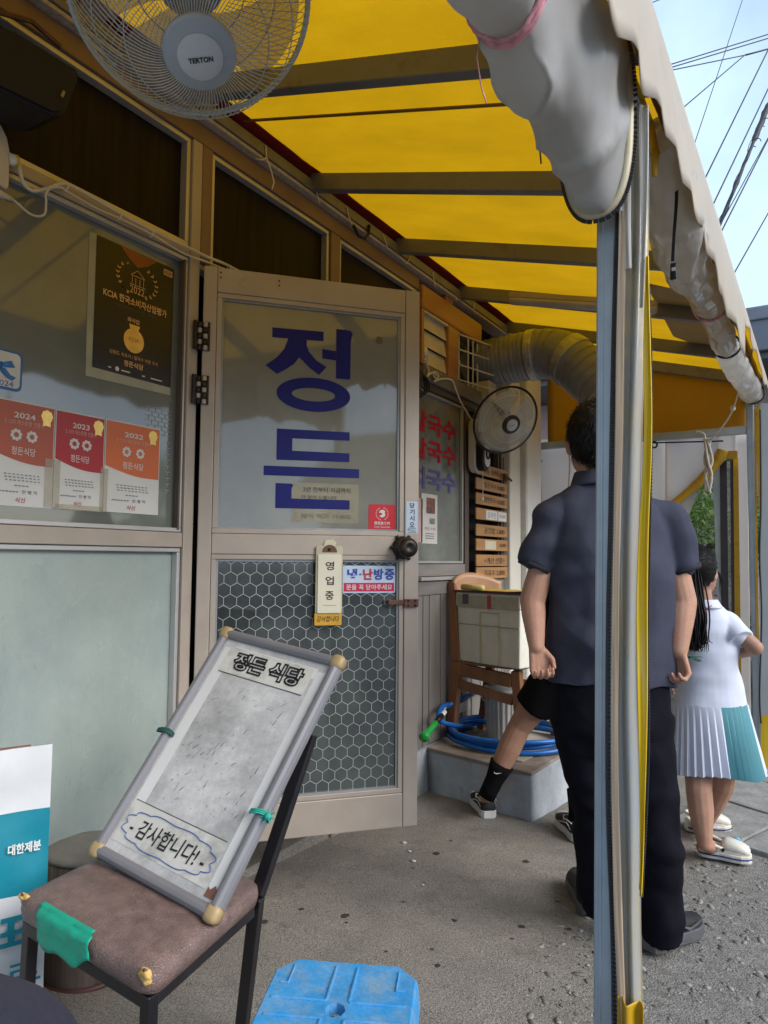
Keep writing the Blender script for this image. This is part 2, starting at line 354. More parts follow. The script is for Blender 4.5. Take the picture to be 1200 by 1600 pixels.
BRICKB = M('brick_wall', (.22,.11,.08), .85, 0, .2, 9)
# leather grain on the seat
def leather(m, sc=150, st=.4):
    nt = m.node_tree; N, L = nt.nodes, nt.links; b = N['Principled BSDF']
    t = N.new('ShaderNodeTexCoord'); v = N.new('ShaderNodeTexVoronoi'); v.feature = 'DISTANCE_TO_EDGE'; v.inputs['Scale'].default_value = sc
    nn = N.new('ShaderNodeTexNoise'); nn.inputs['Scale'].default_value = 25; ad = N.new('ShaderNodeMixRGB'); ad.inputs[0].default_value = .006
    L.new(t.outputs['Object'], nn.inputs['Vector']); L.new(t.outputs['Object'], ad.inputs[1]); L.new(nn.outputs['Color'], ad.inputs[2])
    L.new(ad.outputs[0], v.inputs['Vector'])
    r = N.new('ShaderNodeMapRange'); r.inputs['From Max'].default_value = .18; L.new(v.outputs['Distance'], r.inputs['Value'])
    bp = N.new('ShaderNodeBump'); bp.inputs['Strength'].default_value = st; bp.inputs['Distance'].default_value = .004
    L.new(r.outputs[0], bp.inputs['Height']); L.new(bp.outputs[0], b.inputs['Normal'])
leather(SEATL)
# pattern of fine dark specks on a sheet
def text(body, mat, parent, c, xd, yd, h=None, w=None, bold=0.0, off=.0016, name='lettering', outline=0.0, shear=0.0):
    cu = bpy.data.curves.new('t', 'FONT'); cu.body = body; cu.offset = bold; cu.resolution_u = 3; cu.shear = shear
    cu.align_x = 'CENTER'; cu.space_line = 1.05
    o = bpy.data.objects.new('t', cu); COL.objects.link(o)
    dg = bpy.context.evaluated_depsgraph_get(); me = bpy.data.meshes.new_from_object(o.evaluated_get(dg))
    xs = [v.co.x for v in me.vertices]; ys = [v.co.y for v in me.vertices]
    x0, x1, y0, y1 = min(xs), max(xs), min(ys), max(ys)
    sy = (h/(y1-y0)) if h else None; sx = (w/(x1-x0)) if w else None
    if sy is None: sy = sx
    if sx is None: sx = sy
    c, xd, yd = V(c), V(xd).normalized(), V(yd).normalized(); nn = xd.cross(yd)
    P = lambda v: c + xd*((v.x-(x0+x1)/2)*sx) + yd*((v.y-(y0+y1)/2)*sy) + nn*off
    m = MB()
    if outline:
        bm = bmesh.new(); bm.from_mesh(me); bmesh.ops.remove_doubles(bm, verts=bm.verts, dist=1e-5)
        for e in bm.edges:
            if len(e.link_faces) == 1:
                a, b = P(e.verts[0].co), P(e.verts[1].co); d = (b-a)
                if d.length < 1e-7: continue
                d.normalize(); s = d.cross(nn)*outline/2; ex = d*outline*.35
                m.add([a-ex-s, b+ex-s, b+ex+s, a-ex+s], [(0,1,2,3)])
        bm.free()
    else:
        m.add([P(v.co) for v in me.vertices], [tuple(p.vertices) for p in me.polygons])
    COL.objects.unlink(o); bpy.data.objects.remove(o); bpy.data.curves.remove(cu); bpy.data.meshes.remove(me)
    return m.build(name, mat, parent, fix=False)
def rrect(c, xd, yd, w, h, r, n=5):
    c, xd, yd = V(c), V(xd).normalized(), V(yd).normalized(); out = []
    for sx, sy, a0 in ((1,-1,-90),(1,1,0),(-1,1,90),(-1,-1,180)):
        for k in range(n+1):
            a = math.radians(a0+90*k/n); out.append(c + xd*(sx*(w/2-r)+r*math.cos(a)) + yd*(sy*(h/2-r)+r*math.sin(a)))
    return out
def sheet(name, mat, parent, c, xd, yd, w, h, off=.001, th=.0006, r=0, **kw):
    nn = V(xd).normalized().cross(V(yd).normalized()); c = V(c)+nn*off
    m = MB(); m.prism(rrect(c-nn*th, xd, yd, w, h, max(r, .0005), 4 if r else 1), nn*th)
    return m.build(name, mat, parent, **kw)
def disc(name, mat, parent, c, xd, yd, r, off=.002, rim=None, n=24, **kw):
    nn = V(xd).normalized().cross(V(yd).normalized()); c = V(c)+nn*off; xd = V(xd).normalized(); yd = V(yd).normalized()
    m = MB(); pts = []
    for k in range(n):
        a = 2*math.pi*k/n; rr = r*(1+(rim*math.cos(a*8) if rim else 0)); pts.append(c + xd*rr*math.cos(a) + yd*rr*math.sin(a))
    m.poly(pts); return m.build(name, mat, parent, **kw)

# ================================================================ ground
def gn(x, y): return .006*noise.noise((x*1.3, y*1.3, 0)) + .003*noise.noise((x*6, y*6, 3))
m = MB()
xs = [-60,-30,-15,-8,-4] + [-2+.08*i for i in range(76)] + [5,7,10,15,25,45,80]
ys = [-60,-30,-15,-8,-4,-2] + [-1+.09*i for i in range(90)] + [8,10,13,18,28,50,90]
def gh(x, y): return GS*max(min(y, 9), -6) + (gn(x, y) if -2 <= x <= 4.2 and -1 <= y <= 7.2 else 0)
m.add([(x, y, gh(x, y)) for y in ys for x in xs], [(j*len(xs)+i, j*len(xs)+i+1, (j+1)*len(xs)+i+1, (j+1)*len(xs)+i) for j in range(len(ys)-1) for i in range(len(xs)-1)])
o = m.build('asphalt_ground', ASPH, smooth=True, kind='structure', fix=False)
# concrete floor in front of the shop, its outer edge ragged
m = MB(); nx, ny = 44, 130
def edge_x(y): return 1.38 + .10*noise.noise((0, y*1.7, 5)) + .04*noise.noise((0, y*6, 1)) + .05*max(0, y-2)
def fl(u, v):
    y = -1.2 + 7.4*v; x = -.12 + (edge_x(y)+.12)*u
    return (x, y, gh(x, y) + .010 - .009*max(0, (u-.82)/.18))
m.grid(fl, nx, ny); m.build('concrete_floor', CONF, smooth=True, kind='structure', fix=False)
# broken concrete slab by the far post, cut by cracks into plates
slab = tag(thing('cracked_concrete_slab', (1.9, 4.6, gh(1.9, 4.6)), None, None), kind='structure')
plates = [[(1.30,3.95),(1.62,3.80),(1.78,4.35),(1.40,4.55)],[(1.63,3.80),(2.15,3.62),(2.3,4.1),(1.80,4.34)],[(1.41,4.57),(1.79,4.37),(1.86,5.0),(1.45,5.2)],
          [(1.81,4.36),(2.31,4.12),(2.7,4.9),(1.88,5.0)],[(1.45,5.22),(1.86,5.02),(1.95,5.9),(1.4,6.0)],[(1.88,5.02),(2.7,4.92),(3.0,6.0),(1.97,5.9)],[(2.17,3.62),(2.9,3.5),(3.3,4.8),(2.33,4.12)]]
for pl in plates:
    m = MB(); q = []
    for i in range(len(pl)):
        a, b = pl[i], pl[(i+1) % len(pl)]
        for k in range(6):
            t = k/6; x = a[0]+(b[0]-a[0])*t; y = a[1]+(b[1]-a[1])*t
            d = .018*noise.noise((x*5, y*5, 2)) if k else 0; q.append((x+d, y+d))
    h = .022+.008*rnd.random()
    m.prism([(x, y, gh(x, y)-.02) for x, y in q], (0, 0, .02+h)); m.build('slab_piece', SLABC, slab, bevel=.006)
# loose and embedded stones in the asphalt
m = MB(); r2 = random.Random(3)
ico = [(0,0,-1)] + [(.9*math.cos(a), .9*math.sin(a), -.2) for a in [i*math.pi*2/5 for i in range(5)]] + [(.75*math.cos(a), .75*math.sin(a), .5) for a in [i*math.pi*2/5+.6 for i in range(5)]] + [(0,0,.75)]
icf = [(0,2,1),(0,3,2),(0,4,3),(0,5,4),(0,1,5)] + [f for i in range(5) for f in ((1+i, 1+(i+1) % 5, 6+i), (6+i, 1+(i+1) % 5, 6+(i+1) % 5))] + [(11, 6+i, 6+(i+1) % 5) for i in range(5)]
mstones = [MB(), MB()]
for k in range(15000):
    y = 1.2 + 4.2*r2.random()**1.25; x = edge_x(y) - .45 + (2.5*r2.random()**1.15)
    if 3.75 < y < 5.9 and x > 1.35: continue
    zin = .006 if x < edge_x(y)-.04 else 0
    s = .0020 + .0135*r2.random()**6.5; a = r2.gauss(2.3,.6); sx, sy, sz = s*(1.1+1.3*r2.random()), s, s*.34
    z = gh(x, y) + s*.02 + zin; ca, sa = math.cos(a), math.sin(a)
    mstones[k % 2].add([(x+(p[0]*sx*ca-p[1]*sy*sa), y+(p[0]*sx*sa+p[1]*sy*ca), z+p[2]*sz) for p in ico], icf)
mstones[0].build('pale_stones', STONE, kind='stuff', label='pale grit stones set in the rough asphalt', smooth=True, fix=False)
mstones[1].build('dark_stones', STOND, kind='stuff', label='dark grit stones set in the rough asphalt', smooth=True, fix=False)
# a few pale chips and leaves on the concrete floor
m = MB()
for k in range(5200):
    y = 1.1+2.6*r2.random(); x = .15 + 1.25*r2.random()**.7; s = .0011+.0030*r2.random()**4
    m.add([(x+p[0]*s*1.3, y+p[1]*s, gh(x, y)+.0105+p[2]*s*.4) for p in ico], icf)
m.build('fine_grit', STONE, kind='stuff', label='fine pale grit scattered over the concrete floor', smooth=True, fix=False)
m = MB()
for (x, y, s) in [(.33,2.9,.012),(.40,2.83,.009),(.47,2.74,.011),(.2,3.2,.01),(.62,2.55,.006)]:
    m.add([(x+p[0]*s*1.4, y+p[1]*s, gh(x, y)+.013+p[2]*s*.4) for p in ico], icf)
m.build('white_chips', RUBW, kind='stuff', label='small white chips lying by the concrete step', smooth=True)
m = MB()
for k in range(26):
    y = 1.3+1.9*r2.random(); x = .3+1.1*r2.random(); s = .005+.014*r2.random()**2; a = r2.random()*6.28
    pts = [(x+math.cos(a+t)*s*(.5+r2.random()), y+math.sin(a+t)*s*(.5+r2.random()), gh(x, y)+.0125) for t in [i*.9 for i in range(7)]]
    m.poly(pts)
m.build('dark_leaf_scraps', M('dark_leaf_scrap', (.04,.03,.022), .8), kind='stuff', label='dark leaf scraps and gum spots on the concrete floor')

# ================================================================ shop front
shop = thing('shop_front', (0, 1.8, 0), 'bronze framed glass front of the noodle restaurant, dark panels above', 'shop front')
def fr(name, lo, hi, mat=ALU, bev=.003, par=None): 
    m = MB(); m.box(lo, hi); return m.build(name, mat, par or shop, bevel=bev)
# header beam, ledge and wall above
fr('header_beam', (-.06, -1.2, 2.79), (.012, 3.60, 2.866), BRN)
fr('ledge', (-.06, -1.2, 2.869), (.045, 4.9, 2.885), M('speckled_ledge', (.40,.35,.31), .7, 0, .2, 60, dirt=(.2,.17,.15), dscale=50))
fr('upper_wall', (-.35, -1.2, 2.888), (-.02, 5.75, 3.6), M('dark_wall_paint', (.05,.045,.04), .8))
# left bay: sash frame, panes, rails
fr('mullion', (-.05, 1.825, .12), (.012, 1.872, 2.788))
fr('mullion', (-.05, -1.2, .12), (.012, -1.15, 2.788))
fr('transom_rail', (-.05, -1.148, 2.325), (.010, 1.823, 2.362))
fr('middle_rail', (-.05, -1.148, 1.236), (.010, 1.823, 1.290))
fr('bottom_rail', (-.05, -1.148, .17), (.010, 1.823, .29))
fr('curb', (-.2, -1.2, -.15), (.02, 1.872, .118), CONF, .01)
def pane(y0, y1, z0, z1, mat, frame=ALUL, x=-.028, fw=.016, nm='glass_pane'):
    p = fr(nm, (x-.005, y0+.004, z0+.004), (x, y1-.004, z1-.004), mat, 0)
    m = MB(); d0, d1 = x+.001, .001
    m.box((d0, y0+.001, z1-fw), (d1, y1-.001, z1-.001)); m.box((d0, y0+.001, z0+.001), (d1, y1-.001, z0+fw))
    m.box((d0, y0+.001, z0+fw+.0005), (d1, y0+fw, z1-fw-.0005)); m.box((d0, y1-fw, z0+fw+.0005), (d1, y1-.001, z1-fw-.0005))
    m.build('sash', frame, shop, bevel=.002); return p
pane(-1.148, 1.824, 1.291, 2.324, GLUP)
pane(-1.148, 1.824, .291, 1.235, GLFR)
m = MB(); r8 = random.Random(5)
for k in range(60):
    y0, z0 = 1.02+.72*r8.random(), .75+.46*r8.random()**.6; a = r8.choice((.9, 1.0, .05, 2.6))+.25*r8.gauss(0,1); L = .012+.10*r8.random()**3; w = .0005+.0011*r8.random()
    d = Vector((0, math.cos(a), math.sin(a))); s_ = Vector((0, -math.sin(a), math.cos(a)))*w; p = Vector((-.0272, y0, z0)); e = p+d*L
    if not (1.0 < e.y < 1.79 and .32 < e.z < 1.21): continue
    m.add([p-s_, e-s_*.3, e+s_*.3, p+s_], [(0,1,2,3)])
m.build('glass_scratches', M('pale_scratch', (.56,.60,.57), .5, alpha=.6), shop, kind='stuff', fix=False)
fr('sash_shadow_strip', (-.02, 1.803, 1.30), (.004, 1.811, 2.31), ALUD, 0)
# row of dark upper panels
ys_ = [(-1.148, 1.824), (1.928, 2.712), (2.792, 3.598)]
z0s = [2.363, 2.325, 2.325]
for (a, b), z0 in zip(ys_, z0s): pane(a, b, z0, 2.789, DARKP, frame=ALUL, x=-.035, fw=.02, nm='upper_panel')
fr('mullion', (-.05, 1.8735, 2.325), (.012, 1.926, 2.788), BRN)
fr('mullion', (-.05, 2.714, 2.302), (.012, 2.790, 2.788), BRN)
fr('door_head', (-.05, 1.8735, 2.302), (.0, 2.712, 2.323))
fr('door_jamb', (-.05, 2.714, .02), (.010, 2.760, 2.300))
fr('threshold', (-.12, 1.8735, -.25), (.01, 2.762, -.04), CONF, .008)
# side wall bay between the doorway and the far window
fr('side_panel', (-.06, 2.762, -.15), (-.004, 3.598, 2.300), GREYP, .002)
# dark room behind
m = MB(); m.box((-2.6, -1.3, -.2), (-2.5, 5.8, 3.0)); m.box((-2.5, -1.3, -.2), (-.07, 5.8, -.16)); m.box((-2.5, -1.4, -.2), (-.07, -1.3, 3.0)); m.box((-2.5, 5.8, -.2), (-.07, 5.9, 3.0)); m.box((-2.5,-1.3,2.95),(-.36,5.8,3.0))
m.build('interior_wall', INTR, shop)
# far bay: plywood, louvre opening, vent, window, ribbed boards
fr('plywood_header', (-.06, 3.602, 2.685), (.030, 4.47, 2.83), PLY, .012)
fr('plywood_block', (-.06, 3.93, 2.833), (.02, 4.03, 2.868), PLY, .003)
fr('plywood_post', (-.06, 3.955, 2.350), (.028, 4.095, 2.682), PLY, .004)
fr('plywood_post', (-.06, 3.602, 2.350), (.028, 3.632, 2.682), PLY, .004)
for k in range(3):
    m = MB(); z = 2.365+.105*k
    m.add([(-.004,3.634,z+.104),(-.004,3.953,z+.104),(.012,3.953,z+.008),(.012,3.634,z+.008),(.014,3.634,z),(.014,3.953,z),(-.010,3.953,z+.09),(-.010,3.634,z+.09)],
          [(0,1,2,3),(3,2,5,4),(4,5,6,7),(0,3,4,7),(1,6,5,2),(0,7,6,1)])
    m.build('louvre_blade', M('louvre_blade_%d' % k, (.55,.50,.43), .5), shop)
fr('louvre_frame', (-.01, 3.634, 2.668), (.026, 3.953, 2.681), ALUL, .002)
# vent cowl with white bars and a small fan
m = MB(); m.box((-.06, 4.10, 2.345), (-.05, 4.42, 2.68)); m.build('vent_back', M('vent_grey', (.16,.17,.19), .4, .3), shop)
m = MB()
for y in (4.115, 4.26, 4.335, 4.41): m.bar((.02, y, 2.345), (.02, y, 2.68), .008, .008, (1,0,0))
m.build('vent_grille', WHITE, shop)
for k in range(4):
    m = MB(); z = 2.36+.10*k; m.bar((.03, 4.10, z), (.115, 4.47, z), .012, .006); m.build('vent_bar', M('vent_bar_%d' % k, (.62,.62,.58), .4), shop)
m = MB(); m.lathe([(.035,0),(.035,.025),(.02,.03)], (-.045, 4.19, 2.50), (1,0,0), 16); m.build('vent_motor', WHITE, shop, smooth=True)
for a in (70, 190, 310):
    a = math.radians(a); c, s_ = math.cos(a), math.sin(a); m = MB()
    m.add([(-.03, 4.19+.03*c-.015*s_, 2.50+.03*s_+.015*c), (-.02, 4.19+.03*c+.015*s_, 2.50+.03*s_-.015*c), (-.01, 4.19+.14*c+.04*s_, 2.50+.14*s_-.04*c), (-.03, 4.19+.14*c-.04*s_, 2.50+.14*s_+.04*c)], [(0,1,2,3)])
    m.build('vent_blade', BLACK, shop, solid=.003)
fr('vent_side', (-.06, 4.422, 2.30), (.10, 4.55, 2.42), M('vent_side_cream', (.52,.47,.36), .5), .004)
# lintel rails over the far window
fr('lintel', (-.06, 3.602, 2.255), (.045, 4.90, 2.345), M('lintel_grey', (.17,.165,.16), .5, .1), .006)
fr('lintel_lip', (-.03, 3.602, 2.215), (.022, 4.90, 2.252), ALUD, .003)
pane(3.602, 4.232, 1.175, 2.212, M('far_window_glass', (.15,.16,.14), .08, 0, .15, 3, spec=.9, dirt=(.26,.29,.28), dscale=2.2, dlo=.45, dhi=.65), frame=ALUL, x=-.022)
fr('mullion', (-.05, 4.234, .95), (.012, 4.275, 2.212), ALUD, .002)
fr('sill', (-.05, 3.602, 1.100), (.012, 4.232, 1.172), M('sill_grey', (.27,.25,.235), .5, .2, .15, 8, stretch=(1,.3,3)), .003)
fr('sill_lip', (-.05, 3.602, 1.075), (.035, 4.90, 1.097), ALUL, .003)
fr('rail_board', (-.05, 3.602, .99), (.014, 4.90, 1.072), M('rail_board_grey', (.20,.185,.17), .5, .1, .2, 9, stretch=(1,.3,3)), .003)
y = 3.602
while y < 4.88:
    w = .074; m = MB(); m.box((-.05, y+.003, .12), (.004+.004*(int(y*100) % 3)*.5, min(y+w-.003, 4.90), .988)); m.build('board', GREYP, shop, bevel=.004); y += w
fr('board_backing', (-.075, 2.79, .02), (-.052, 4.90, 1.0), BLACK, 0)
fr('base_strip', (-.05, 3.15, -.30), (.0255, 4.90, .115), CONC, .004)
fr('base_strip', (-.05, 2.765, -.30), (.0205, 3.148, .09), CONF, .004)
fr('dark_bay', (-.08, 4.277, 1.10), (-.06, 4.9, 2.25), BLACK, 0)
for yy in (4.30, 4.82, 4.87):
    fr('bay_bar', (-.04, yy, 1.10), (.0, yy+.018, 2.25), ALUD, .002)
fr('end_jamb', (-.10, 4.905, -.2), (.06, 5.12, 2.9), M('cream_jamb', (.66,.63,.56), .45, 0, .04, 4), .01)
fr('end_jamb_edge', (-.10, 5.122, -.2), (.10, 5.16, 2.9), M('cream_jamb_edge', (.50,.49,.46), .45), .006)
fr('end_jamb_cap', (-.10, 5.163, -.2), (.09, 5.50, 2.9), M('white_jamb', (.70,.69,.66), .45, 0, .03), .006)
m = MB(); p = (0.0600, 4.7776, 1.7978); m.box((.06, p[1]-.02, p[2]-.03), (.085, p[1]+.03, p[2]+.02)); m.tube([(.085, p[1], p[2]), (.11, p[1]+.03, p[2]-.03)], .008, 6); m.build('latch', RUST, shop)
# noodle names painted on the far window
def frow(body, py, mat, h=.155):
    c = V((0.0000, 3.8619, 2.0440)); c.z = py; return c
YW = (0, 1, 0)
text('칼국수', REDV, shop, (-.020, 3.86, V((0.0000, 3.8792, 2.0269)).z), YW, UP, h=.128, w=.60, bold=.03)
text('칼국수', REDV, shop, (-.020, 3.86, V((0.0000, 3.8803, 1.8634)).z), YW, UP, h=.128, w=.60, bold=.03)
text('치국수', BLUEV, shop, (-.020, 3.86, V((0.0000, 3.8815, 1.6887)).z), YW, UP, h=.128, w=.60, bold=.03)
# ================================================================ door, swung open
DU = Vector((.6636, .7485, 0)); DN = Vector((.7485, -.6636, 0)); DO = Vector((.03, 1.877, 0))
door = thing('glazed_door', (.03, 1.877, .15), 'open bronze framed glass door with big blue letters and honeycomb film', 'door')
T_D = Matrix(((DU.x, -DN.x, 0, DO.x), (DU.y, -DN.y, 0, DO.y), (0, 0, 1, 0), (0, 0, 0, 1)))   # local: x along door, y away from viewer, z up
def dp(u, z, out=0.0): return DO + DU*u + DN*out + UP*z
def dfr(name, lo, hi, mat=ALU, bev=.003, par=None):
    m = MB(T_D); m.box(lo, hi); return m.build(name, mat, par or door, bevel=bev)
ZB, ZT, DW = .150, 2.309, .868
dfr('stile', (0, 0, ZB), (.050, .038, ZT)); dfr('stile', (.808, 0, ZB), (DW, .038, ZT))
dfr('rail', (.0512, .001, 2.212), (.8068, .037, ZT-.001)); dfr('rail', (.0512, .001, 1.214), (.8068, .037, 1.291)); dfr('rail', (.0512, .001, ZB+.001), (.8068, .037, .281))
def dpane(z0, z1, mat, nm):
    p = dfr(nm, (.056, .020, z0+.004), (.804, .025, z1-.004), mat, 0)
    m = MB(T_D); f = .019
    m.box((.0515, .004, z1-f), (.8065, .034, z1-.0005)); m.box((.0515, .004, z0+.0005), (.8065, .034, z0+f))
    m.box((.0515, .004, z0+f+.0003), (.0515+f, .034, z1-f-.0003)); m.box((.8065-f, .004, z0+f+.0003), (.8065, .034, z1-f-.0003))
    m.build('glazing_bead', ALU, door, bevel=.002)
    m = MB(T_D); g = f+.008
    m.box((.0515+f, .012, z1-g), (.8065-f, .0195, z1-f)); m.box((.0515+f, .012, z0+f), (.8065-f, .0195, z0+g)); m.box((.0515+f, .012, z0+g), (.0515+g, .0195, z1-g)); m.box((.8065-g, .012, z0+g), (.8065-f, .0195, z1-g))
    m.build('gasket', M('gasket_%s' % nm, (.30,.31,.32), .4, .3), door)
    return p
dpane(1.2915, 2.2115, GLDO, 'upper_glass'); dpane(.2815, 1.2135, GLHX, 'lower_glass')
# screw holes
for (u, z) in ((.062,2.288),(.062,2.268),(.285,2.282),(.285,2.264)):
    disc('screw_hole', BLACK, door, dp(u, z), DU, UP, .0035, off=.0006, n=10)
# honeycomb film lines
m = MB(); wpx = .0484; hh = wpx/math.sqrt(3); u0, u1, z0, z1 = .083, .775, .305, 1.190
def seg(a, b, w=.0016):
    # clip to the film
    def ins(p): return u0 <= p[0] <= u1 and z0 <= p[1] <= z1
    if not ins(a) and not ins(b): return
    if not (ins(a) and ins(b)):
        if not ins(a): a, b = b, a
        t = 1.0
        for i, (lo, hi) in enumerate(((u0, u1), (z0, z1))):
            d = b[i]-a[i]
            if abs(d) > 1e-9: t = min(t, ((hi if d > 0 else lo)-a[i])/d if (b[i] > hi or b[i] < lo) else 1)
        b = (a[0]+(b[0]-a[0])*t, a[1]+(b[1]-a[1])*t)
    A_, B_ = dp(a[0], a[1], -.0190), dp(b[0], b[1], -.0190); d = (B_-A_)
    if d.length < 1e-5: return
    s = d.normalized().cross(DN)*w/2; m.add([A_-s, B_-s, B_+s, A_+s], [(0,1,2,3)])
row = 0; z = z1
while z > z0-hh*2:
    off = wpx/2 if row % 2 else 0; u = u0-wpx+off+.018
    while u < u1+wpx:
        seg((u, z), (u+wpx/2, z-hh/2)); seg((u, z), (u-wpx/2, z-hh/2)); seg((u-wpx/2, z-hh/2), (u-wpx/2, z-hh*1.5)); u += wpx
    z -= hh*1.5; row += 1
m.build('honeycomb_film', HEXL, door, kind='stuff', fix=False)
# the two big syllables, cut from vinyl
def vin(name, polys):
    m = MB()
    for p in polys: m.poly([dp(u, z, -.0185) for u, z in p])
    return m.build(name, NAVY, door)
vin('letter', [[(.264,2.101),(.468,2.104),(.468,2.066),(.264,2.062)], [(.327,2.063),(.402,2.064),(.400,2.045),(.385,2.010),(.351,1.963),(.318,1.938),(.285,1.918),(.240,1.949),(.285,1.985),(.312,2.020)],
   [(.385,2.010),(.400,2.045),(.410,2.018),(.440,1.985),(.482,1.962),(.452,1.928),(.415,1.952),(.372,1.992)],
   [(.520,2.121),(.560,2.121),(.580,2.118),(.588,2.108),(.583,2.092),(.580,2.07),(.580,1.920),(.521,1.919)], [(.464,2.034),(.5195,2.030),(.5195,1.992),(.464,1.996)]])
ring = []
for k in range(40):
    a0, a1 = 2*math.pi*k/40, 2*math.pi*(k+1)/40
    ring.append([(.4325+.148*math.cos(a0), 1.8465+.068*math.sin(a0)), (.4325+.148*math.cos(a1), 1.8465+.068*math.sin(a1)), (.4315+.087*math.cos(a1), 1.8465+.0265*math.sin(a1)), (.4315+.087*math.cos(a0), 1.8465+.0265*math.sin(a0))])
vin('letter', ring)
vin('letter', [[(.289,1.703),(.580,1.705),(.580,1.671),(.350,1.668),(.350,1.619),(.580,1.620),(.580,1.585),(.289,1.581)]])
vin('letter', [[(.241,1.556),(.621,1.558),(.621,1.522),(.241,1.519)]])
vin('letter', [[(.288,1.490),(.350,1.490),(.357,1.485),(.352,1.475),(.350,1.468),(.350,1.432),(.583,1.432),(.583,1.395),(.288,1.393)]])
note = sheet('old_note', M('old_note_paper', (.40,.37,.26), .5, 0, .12, 5, dirt=(.25,.23,.18), dscale=9, alpha=.6), door, dp(.485, 1.418, -.0197), DU, UP, .27, .155, off=0)
text('2년 전부터 지금까지', INK, note, dp(.49, 1.470, -.0185), DU, UP, w=.19, h=.02, off=.0004)
text('더 담아 드립니다', INK, note, dp(.46, 1.440, -.0185), DU, UP, w=.14, h=.014, off=.0004)
text('많이 먹고 가세요', M('faded_ink', (.16,.15,.12), .6), note, dp(.49, 1.366, -.0185), DU, UP, w=.2, h=.018, off=.0004)
disc('suction_spot', M('grey_rubber', (.11,.10,.08), .5), door, dp(.700, 2.092, -.0194), DU, UP, .016, off=.001)
# handle
hd = MB(); kc = dp(.800, 1.246)
hd.lathe([(.044,0),(.046,.008),(.036,.016),(.022,.022),(.020,.040),(.034,.048),(.040,.062),(.038,.078),(.028,.086),(.014,.090),(.010,.086)], kc, DN, 20)
h = hd.build('knob', IRON, door, smooth=True)
rs = MB()
for k in range(6):
    a = math.pi*2*k/6; c = kc + DU*.048*math.cos(a) + UP*.048*math.sin(a); rs.ell(c+DN*.006, DU*.009, UP*.009, DN*.008, 8, 6)
rs.build('rosette', IRON, h, smooth=True)
ht = MB(); ht.obox(dp(.836, 1.025, .006), DU*.030, UP*.016, DN*.006); ht.obox(dp(.775, 1.028, .003), DU*.034, UP*.010, DN*.003)
hb = ht.build('hasp', RUST, door, bevel=.002)
for (u, z) in ((.822,1.034),(.822,1.016),(.852,1.034),(.852,1.016)):
    q = MB(); q.lathe([(.005,0),(.004,.003)], dp(u, z, .012), DN, 8); q.build('rivet', IRON, hb)
q = MB(); q.tube([dp(.745+.018*math.cos(a), 1.026+.012*math.sin(a), -.012) for a in [i*.5 for i in range(13)]], .004, 6); q.build('hasp_loop', M('dull_steel', (.10,.11,.11), .5, .4), door)
for zc in (2.033, 1.828):
    q = MB()
    for k in range(5):
        pass
    q.obox((.022, 1.852, zc), (.004,0,0), (0,.012,0), (0,0,.055)); q.obox(dp(.014, zc, .003), DU*.013, UP*.055, DN*.003)
    hg = q.build('hinge', IRON, door, bevel=.001)
    for k in range(5):
        for dx in (-.006, .010):
            q = MB(); q.lathe([(.0075, 0), (.0085, .003), (.0085, .015), (.0075, .018)], (.034+dx, 1.870+dx*.8, zc-.055+.022*k), (0,0,1), 10); q.build('hinge_knuckle', ALU if (k+(dx > 0)) % 2 else IRON, hg, smooth=True)
    q = MB()
    for k in range(3): q.ell(dp(.018, zc-.036+.036*k, .007), DU*.006, UP*.006, DN*.003, 8, 6)
    q.build('hinge_screw', BLACK, hg)

# ---- stickers and plates on the door (things of their own)
st = thing('red_sticker', dp(.718, 1.367, -.0195), 'square red gourmet guide sticker in the corner of the door glass', 'sticker')
sheet('sticker_sheet', STRED, st, dp(.718, 1.367, -.0195), DU, UP, .112, .106, r=.008)
q = MB(); cc = dp(.718, 1.382, -.0175)
for k in range(22):
    if k in (5, 6, 16, 17): continue
    a = 2*math.pi*k/22+.1; q.obox(cc + DU*.025*math.cos(a)+UP*.025*math.sin(a), (DU*math.cos(a)+UP*math.sin(a))*.0022, (UP*math.cos(a)-DU*math.sin(a))*.0013, DN*.0003)
q.prism([cc+DU*x+UP*y for x, y in [(-.014,.004),(-.008,.014),(.004,.016),(.013,.010),(.010,.004),(.014,-.004),(.008,-.013),(-.004,-.015),(-.012,-.008),(-.004,-.006),(.002,.0),(-.006,.004)]], DN*.0004)
q.build('emblem', PAPER, st)
text('携程美食林', PAPER, st, dp(.718, 1.344, -.018), DU, UP, w=.066, h=.014, bold=.01)
text('Ctrip Gourmet', PAPER, st, dp(.718, 1.328, -.018), DU, UP, w=.066, h=.011)
st = thing('pull_sticker', dp(.840, 1.369), 'small upright pale blue pull sticker on the right edge of the door', 'sticker')
sheet('sticker_sheet', LBLUE, st, dp(.839, 1.369), DU, UP, .050, .130)
for k, ch in enumerate('당기시오'): text(ch, INK, st, dp(.839, 1.418-.026*k), DU, UP, h=.021, w=.021, bold=.02)
sheet('rule', INK, st, dp(.839, 1.3255), DU, UP, .036, .0018, off=.0014, th=.0003); sheet('rule', INK, st, dp(.839, 1.3085), DU, UP, .036, .0018, off=.0014, th=.0003)
text('PULL', INK, st, dp(.839, 1.317), DU, UP, w=.036, h=.010)
st = thing('notice_sticker', dp(.667, 1.12, -.0195), 'white and crimson heating notice sticker on the lower door pane', 'sticker')
sheet('sticker_sheet', LBLUE, st, dp(.667, 1.119, -.0195), DU, UP, .217, .108, r=.006)
sheet('band', PINKR, st, dp(.667, 1.088, -.0178), DU, UP, .207, .034, off=.0002, th=.0003)
for ch, u, mt in (('냉',.597,BLUINK),('난',.661,REDINK),('방',.706,BLUINK),('중',.751,BLUINK)): text(ch, mt, st, dp(u, 1.139, -.018), DU, UP, h=.044, w=.040, bold=.035)
